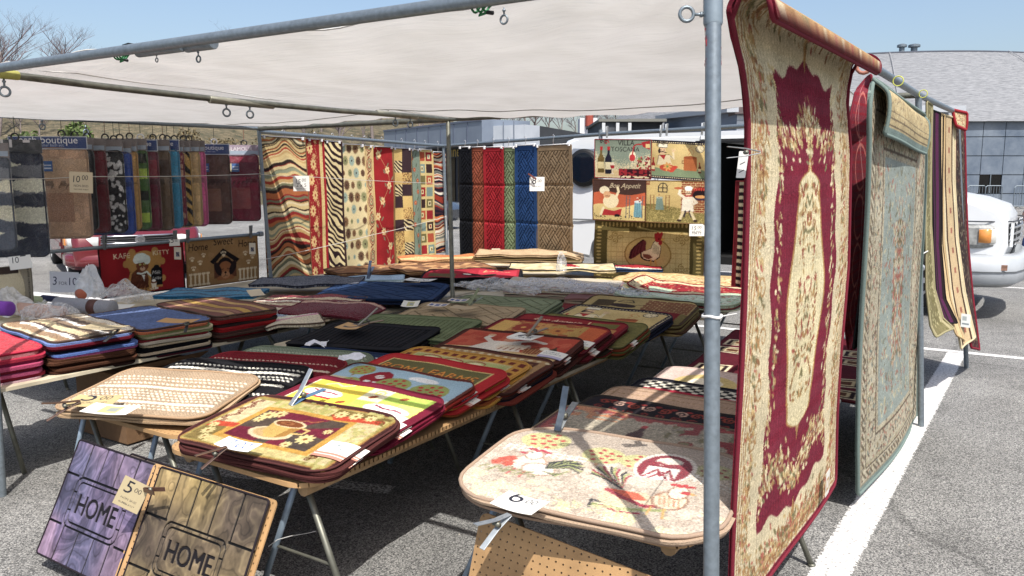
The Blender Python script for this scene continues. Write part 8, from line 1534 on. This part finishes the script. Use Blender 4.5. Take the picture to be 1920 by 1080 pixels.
def d_bluerug():
    W, H = 140, 200; c = Cv(W, H, 2.4, (186,176,150)); c.rf = np.random.RandomState(8); e = np.minimum(np.minimum(c.X, W-c.X), np.minimum(c.Y, H-c.Y)); cols = [(130,112,90), (110,96,84), (150,136,100), (170,120,100), (200,190,160), (120,130,120)]
    c.scatter(2600, (0, 0, W, H), cols, (.6, 1.8), .45, True); c.m((e > 30), (148,158,150)); c.scatter(420, (34, 34, W-34, H-34), [(176,170,140), (160,120,104), (140,150,140), (186,180,150), (120,120,100)], (.8, 3), .35, True); c.scatter(240, (56, 60, 84, 140), [(160,96,84), (180,150,120), (120,110,80), (190,180,150)], (1, 3), .4, True)
    for a, b_, col in ((3.2, 4.2, (150,140,118)), (11, 12, (96,84,72)), (12.6, 13.8, (170,160,130)), (26, 27.2, (104,90,76)), (28, 29, (180,170,140))): c.m((e > a) & (e < b_), col)
    m = (e > 5) & (e < 10); c.m(m & ((np.sin((c.X + c.Y)*1.2) > .2)), (110,98,80)); c.frame(0, 3.2, (120,138,132)); c.a *= (1 - .10*((c.Y*1.2 % 1) < .3))[..., None]; c.h += .2*np.sin(c.Y*7.5); return c.grain(.13)
LP2 = [(1636, 150), (1630, 175), (1627, 220), (1624, 400), (1620, 560), (1615, 720), (1611, 850), (1611, 930)]
RP2 = [(1733, 215), (1734, 300), (1732, 420), (1729, 560), (1725, 700), (1722, 785)]
ruled('pale blue and taupe oriental rug hanging beside the second pole on the right', d_bluerug(), LP2, RP2, -.53, -.44, 1.65, 2.0, (112,130,124), .009, seed=6, wave=.014, th=.012)
# folded-over top of the blue rug
fl_ = hang  # noqa
A = ons(1650, 152, -.50); B = ons(1729, 212, -.45); cf_ = Cv(120, 26, 2.4, (186,166,120)); cf_.rf = np.random.RandomState(3); cf_.scatter(300, (0, 8, 120, 26), [(150,124,84), (130,112,90), (200,184,140)], (.6, 1.6), .4); [cf_.rect(0, y, 120, y + .8, (110,96,78)) for y in (5.4, 9, 12.6)]; cf_.rect(0, 0, 120, 4.4, (120,138,132)); cf_.grain(.13)
def Sfl(x, y):
    u = x/1.62 + .5; q = (.5 - y/.42); P = A[None]*(1-u)[..., None] + B[None]*u[..., None]; P = P.copy(); P[..., 2] += -.018 - .17*q*1.15 + .03*np.exp(-(q/.12)**2); P[..., 0] += .03 + .012*np.sin(q*3.1) + .006*np.sin(u*6) - .055*np.exp(-(q/.10)**2); return P
sx = [o for o in COL.objects if o.get('label', '').startswith('pale blue and taupe')][0]; sheet('folded_top', sx, Sfl, 1.62, .42, .02, .010, cf_, M_WOVEN); binding(sx, Sfl, 1.62, .42, .02, .008, (112,130,124), name='top_binding', k=24)
# crimson rug glimpsed between the two
cr_ = Cv(60, 150, 2.2, (134,28,44)); cr_.a[(cr_.Y*1.2 % 1) < .35] = (110,60,70)
for k in range(5): cr_.line([(30 + 16*math.cos(a), 20 + k*27 + 12*math.sin(a)) for a in np.linspace(.6, 5.2, 16)], 1.6, (196,110,100))
cr_.line([(16, 150), (24, 120), (40, 90), (44, 40), (30, 10)], 1.8, (170,110,110)); cr_.grain(.15)
ruled('narrow crimson rug with pale scrolls glimpsed between the two big rugs', cr_, [(1625, 146), (1604, 170), (1592, 220), (1590, 330), (1588, 480), (1583, 600), (1590, 655)], [(1634, 140), (1634, 200), (1634, 330), (1628, 480), (1616, 600), (1600, 655)], -.72, -.66, .5, 1.5, (110,20,40), .006, seed=9, wave=.01)
ruled('black-backed rug edge behind the pale blue rug', d_plain(30, 170, (30,30,32), 1), [(1634, 160), (1632, 300), (1626, 450), (1600, 655)], [(1646, 160), (1644, 300), (1636, 450), (1618, 640)], -.60, -.58, .3, 1.5, (24,24,26), .005, seed=10, wave=.0)
# runners hanging beyond the second pole
def d_band(col, edge, W=30, H=170, sc=None, seed=1):
    c = Cv(W, H, 2.4, col); c.rect(0, 0, W*.13, H, edge); c.rect(W*.87, 0, W, H, edge); c.rect(W*.13, 0, W*.17, H, (44,34,30)); c.rect(W*.83, 0, W*.87, H, (44,34,30)); c.rect(W*.3, 0, W*.33, H, tuple(v*.6 for v in edge)); c.rect(W*.67, 0, W*.70, H, tuple(v*.6 for v in edge)); c.rf = np.random.RandomState(seed)
    if sc: c.scatter(240, (4, 0, W-4, H), sc, (.8, 2.2), .5)
    c.line([(6, 0), (6, H)], .6, tuple(v*.7 for v in edge)); return c.grain(.12)
G_ = 'rugs hanging beyond the second right-hand pole'
DK = (40,30,28)
def d_strip(bands, W=40, H=170, seed=1, sc=None, marks=None):
    c = Cv(W, H, 2.6, bands[0][1]); c.rf = np.random.RandomState(seed)
    for x, col in bands: c.m(c.X >= x*W, col)
    if sc: c.scatter(500, (W*.1, 0, W*.9, H), sc, (.8, 2.0), .5)
    if marks: [c.rect(W*.45, y, W*.56, y + 4, marks) for y in range(8, int(H), 15)]
    return c.grain(.10)
TM = dict(tm=True, grp=G_, wave=.006, r=.02)
ruled('olive and cream leafy rug curling at the bottom beyond the second pole', d_strip([(0, (160,150,110)), (.12, (116,108,72)), (.85, (160,150,110))], sc=[(176,168,120), (104,98,58)]), [(1737, 190), (1737, 300), (1735, 420), (1734, 540), (1742, 610), (1752, 632)], [(1747, 196), (1746, 300), (1745, 420), (1750, 540), (1768, 600), (1789, 616)], 5.72, 6.0, .35, 1.7, (150,142,104), .007, seed=11, **TM)
ruled('dark purple and black rug among the hanging runners', d_strip([(0, (70,26,60)), (.3, DK), (.5, (84,30,70)), (.8, DK)]), [(1746, 205), (1747, 350), (1748, 460), (1755, 560), (1772, 606)], [(1764, 212), (1763, 340), (1763, 460), (1773, 560), (1796, 606)], 6.02, 6.4, .4, 1.6, (20,18,22), .006, seed=12, **TM)
ruled('narrow tan runner with dark brown edges between the purple and ivory ones', d_strip([(0, DK), (.2, (206,176,124)), (.75, DK)]), [(1757, 210), (1757, 340), (1759, 460), (1770, 560), (1794, 628)], [(1770, 216), (1769, 340), (1771, 460), (1783, 560), (1808, 640)], 6.42, 6.6, .2, 1.7, (196,166,116), .008, seed=13, **TM)
ruled('ivory and tan bordered runner with small brown marks, tag near its foot', d_strip([(0, (208,192,152)), (.18, (70,48,38)), (.27, (190,164,122)), (.70, (70,48,38)), (.79, (208,192,152))], marks=(150,96,76)), [(1768, 214), (1768, 340), (1771, 450), (1782, 545), (1803, 655)], [(1792, 222), (1790, 340), (1795, 450), (1808, 545), (1828, 632)], 6.62, 7.0, .46, 1.75, (196,180,142), .008, seed=14, **TM)
ruled('dark persian rug with maroon binding, farthest right of the hanging rugs', d_persian(46, 175, (56,44,42), (70,40,42), [(110,96,70), (90,50,50), (130,120,100), (40,36,36)], 2.2, 4), [(1790, 218), (1789, 340), (1793, 450), (1804, 560), (1822, 652)], [(1807, 222), (1811, 340), (1816, 450), (1825, 560), (1837, 656)], 7.02, 7.5, .5, 1.8, (128,22,44), .010, seed=15, **TM)
ruled('cream floral rug end folded over the rail at its far corner', d_persian(40, 40, (206,186,140), (180,150,110), [(150,110,80), (170,60,50), (120,130,90)], 2.6, 5), [(1786, 206), (1789, 222), (1793, 236)], [(1813, 212), (1813, 228), (1811, 244)], 6.9, 7.05, .35, .3, (150,24,40), .012, seed=16, tm=True, wave=0)
lq = ont(1812, 600, 6.75); card([lq - RT*.04 - u_*.05, lq + RT*.03 - u_*.06, lq + RT*.03 + u_*.04, lq - RT*.04 + u_*.05], Cv(7, 10, 4, (206,212,210)).rect(1, 2, 6, 3, (120,130,136)).rect(1, 5, 4, 8, (150,160,160)), 'small printed tag at the foot of the ivory runner', 'care_label')
# yellow ties on the rail, card and clamp by the front rug
for k, (px, py) in enumerate(((1684, 152), (1731, 176))):
    q = ons(px, py, -.5); mb = MB(); mb.tube([q + (np.array([1, 0, 0])*math.cos(a) + u_*math.sin(a))*0.0225 for a in np.linspace(0, 6.28, 13)[:-1]], .003, 6, closed=True); tag(mb.build('cord_tie', mcol((196,200,60), .7), None, True), ['yellow-green cord tie on the right rail, nearer of two', 'yellow-green cord tie on the right rail, farther of two'][k], 'tie')
q = ons(1620, 124, -.54); mb = MB(); mb.tube([q + (np.array([1, 0, 0])*math.cos(a) + u_*math.sin(a))*.027 for a in np.linspace(0, 6.28, 13)[:-1]], .008, 6, closed=True); tag(mb.build('rope_tie', mcol((176,110,90), .8), None, True), 'brown rope wound round the right rail at the end of the big rug', 'rope')
q = ons(1403, 286, -.60); spring_clamp(q + np.array([.03, 0, 0]), -RT, u_, .8, 'steel clamp on the left edge of the big floral rug', None, (160,164,166), (150,154,158), .2)
tagc_ = Cv(4, 10, 6, (226,224,220)); tagc_.line([(1, 2), (3, 3)], .3, (60,60,70)); tagc_.line([(1, 5), (3, 6)], .3, (60,60,70)); q = ons(1391, 305, -.62) ; card([q - RT*.014 - u_*.04, q + RT*.010 - u_*.04, q + RT*.018 + u_*.03, q - RT*.008 + u_*.03], tagc_, 'narrow white price tag hanging from the steel clamp', 'price_tag')
lt = Cv(6, 10, 5, (226,222,210)); lt.rect(1, 2, 5, 7, (190,150,90)); lt.rect(2, 3, 4, 6, (226,222,210)); q = ons(1552, 905, -.54); card([q - np.array([0, .035, .05]), q + np.array([0, .035, -.05]), q + np.array([0, .035, .05]), q + np.array([0, -.035, .05])], lt, 'small white care label on the lower right of the big floral rug', 'care_label')
# string knots
mb = MB(); q = on_pole(581); mb.tube([q + (np.array([1, 0, 0])*math.cos(a) + np.array([0, 1, 0])*math.sin(a))*(PR + .003) + u_*.002*math.sin(a*3) for a in np.linspace(0, 6.28, 17)[:-1]], .0035, 6, closed=True); tag(mb.build('string_loop', mcol((226,224,220), .7), None, True), 'white string looped round the front pole', 'string')
cord('string', [on_pole(581) + np.array([.02, .0, 0]), ons(1382, 588, -.62)], .002, (222,220,214), 'thin white string running from the front pole to the big rug')
cord('string', [R0*.45 + Rf*.55 + u_*.18, R0*.45 + Rf*.55 + u_*.19 + np.array([.02, .14, 0]), R0*.45 + Rf*.55 + u_*.16 + np.array([.0, .34, 0])], .0035, (226,224,220), 'white string tied round the second right-hand pole')
mb = MB(); q = onz(505, 1018, .28); pts = [onz(503, 1025, .25), onz(520, 1012, .27), onz(545, 1005, .28), onz(575, 1000, .27), onz(592, 996, .27)]; mb.tube(pts, .0015, 5); tag(mb.build('wire', mcol((190,190,186), .5), None), 'thin loose wire reaching from the pegboard to the table leg', 'wire')
# goods inside the van: hand truck handles
mb = MB(); q0 = ond(1326, 500, 9.6); q1 = ond(1332, 455, 9.6); mb.tube([q0, q1], .02, 8); tag(mb.build('white_pole', M_WHITEP, None, True), 'short white pole standing before the open van door', 'pole')
ub = ond(1330, 430, 9.5); mb = MB(); mb.lathe(ub - u_*.6, [(.02, 0), (.05, .1), (.09, .4), (.07, .55), (.03, .62), (.01, .7)], 9); tag(mb.build('folded_umbrella', mcol((34,44,84), .7, 0, 'noise', 20, .3), None, False), 'folded navy umbrella standing by the open van door', 'umbrella')
cc_ = Cv(20, 120, 2, (120,30,40)); cc_.a[((np.floor(cc_.Y/4) % 2) > 0) & (cc_.X > 8)] = (206,190,150); cc_.a[((np.floor(cc_.Y/4) % 2) == 0) & (cc_.X > 8)] = (40,30,34)
A = ond(1380, 340, 6.5); B = ond(1397, 340, 6.4); A[2] = B[2]; hang('narrow red runner with cream and black checks between the pole and the big rug', cc_, A, B, .85, .004, (120,24,36), .004, .003, seed=40)
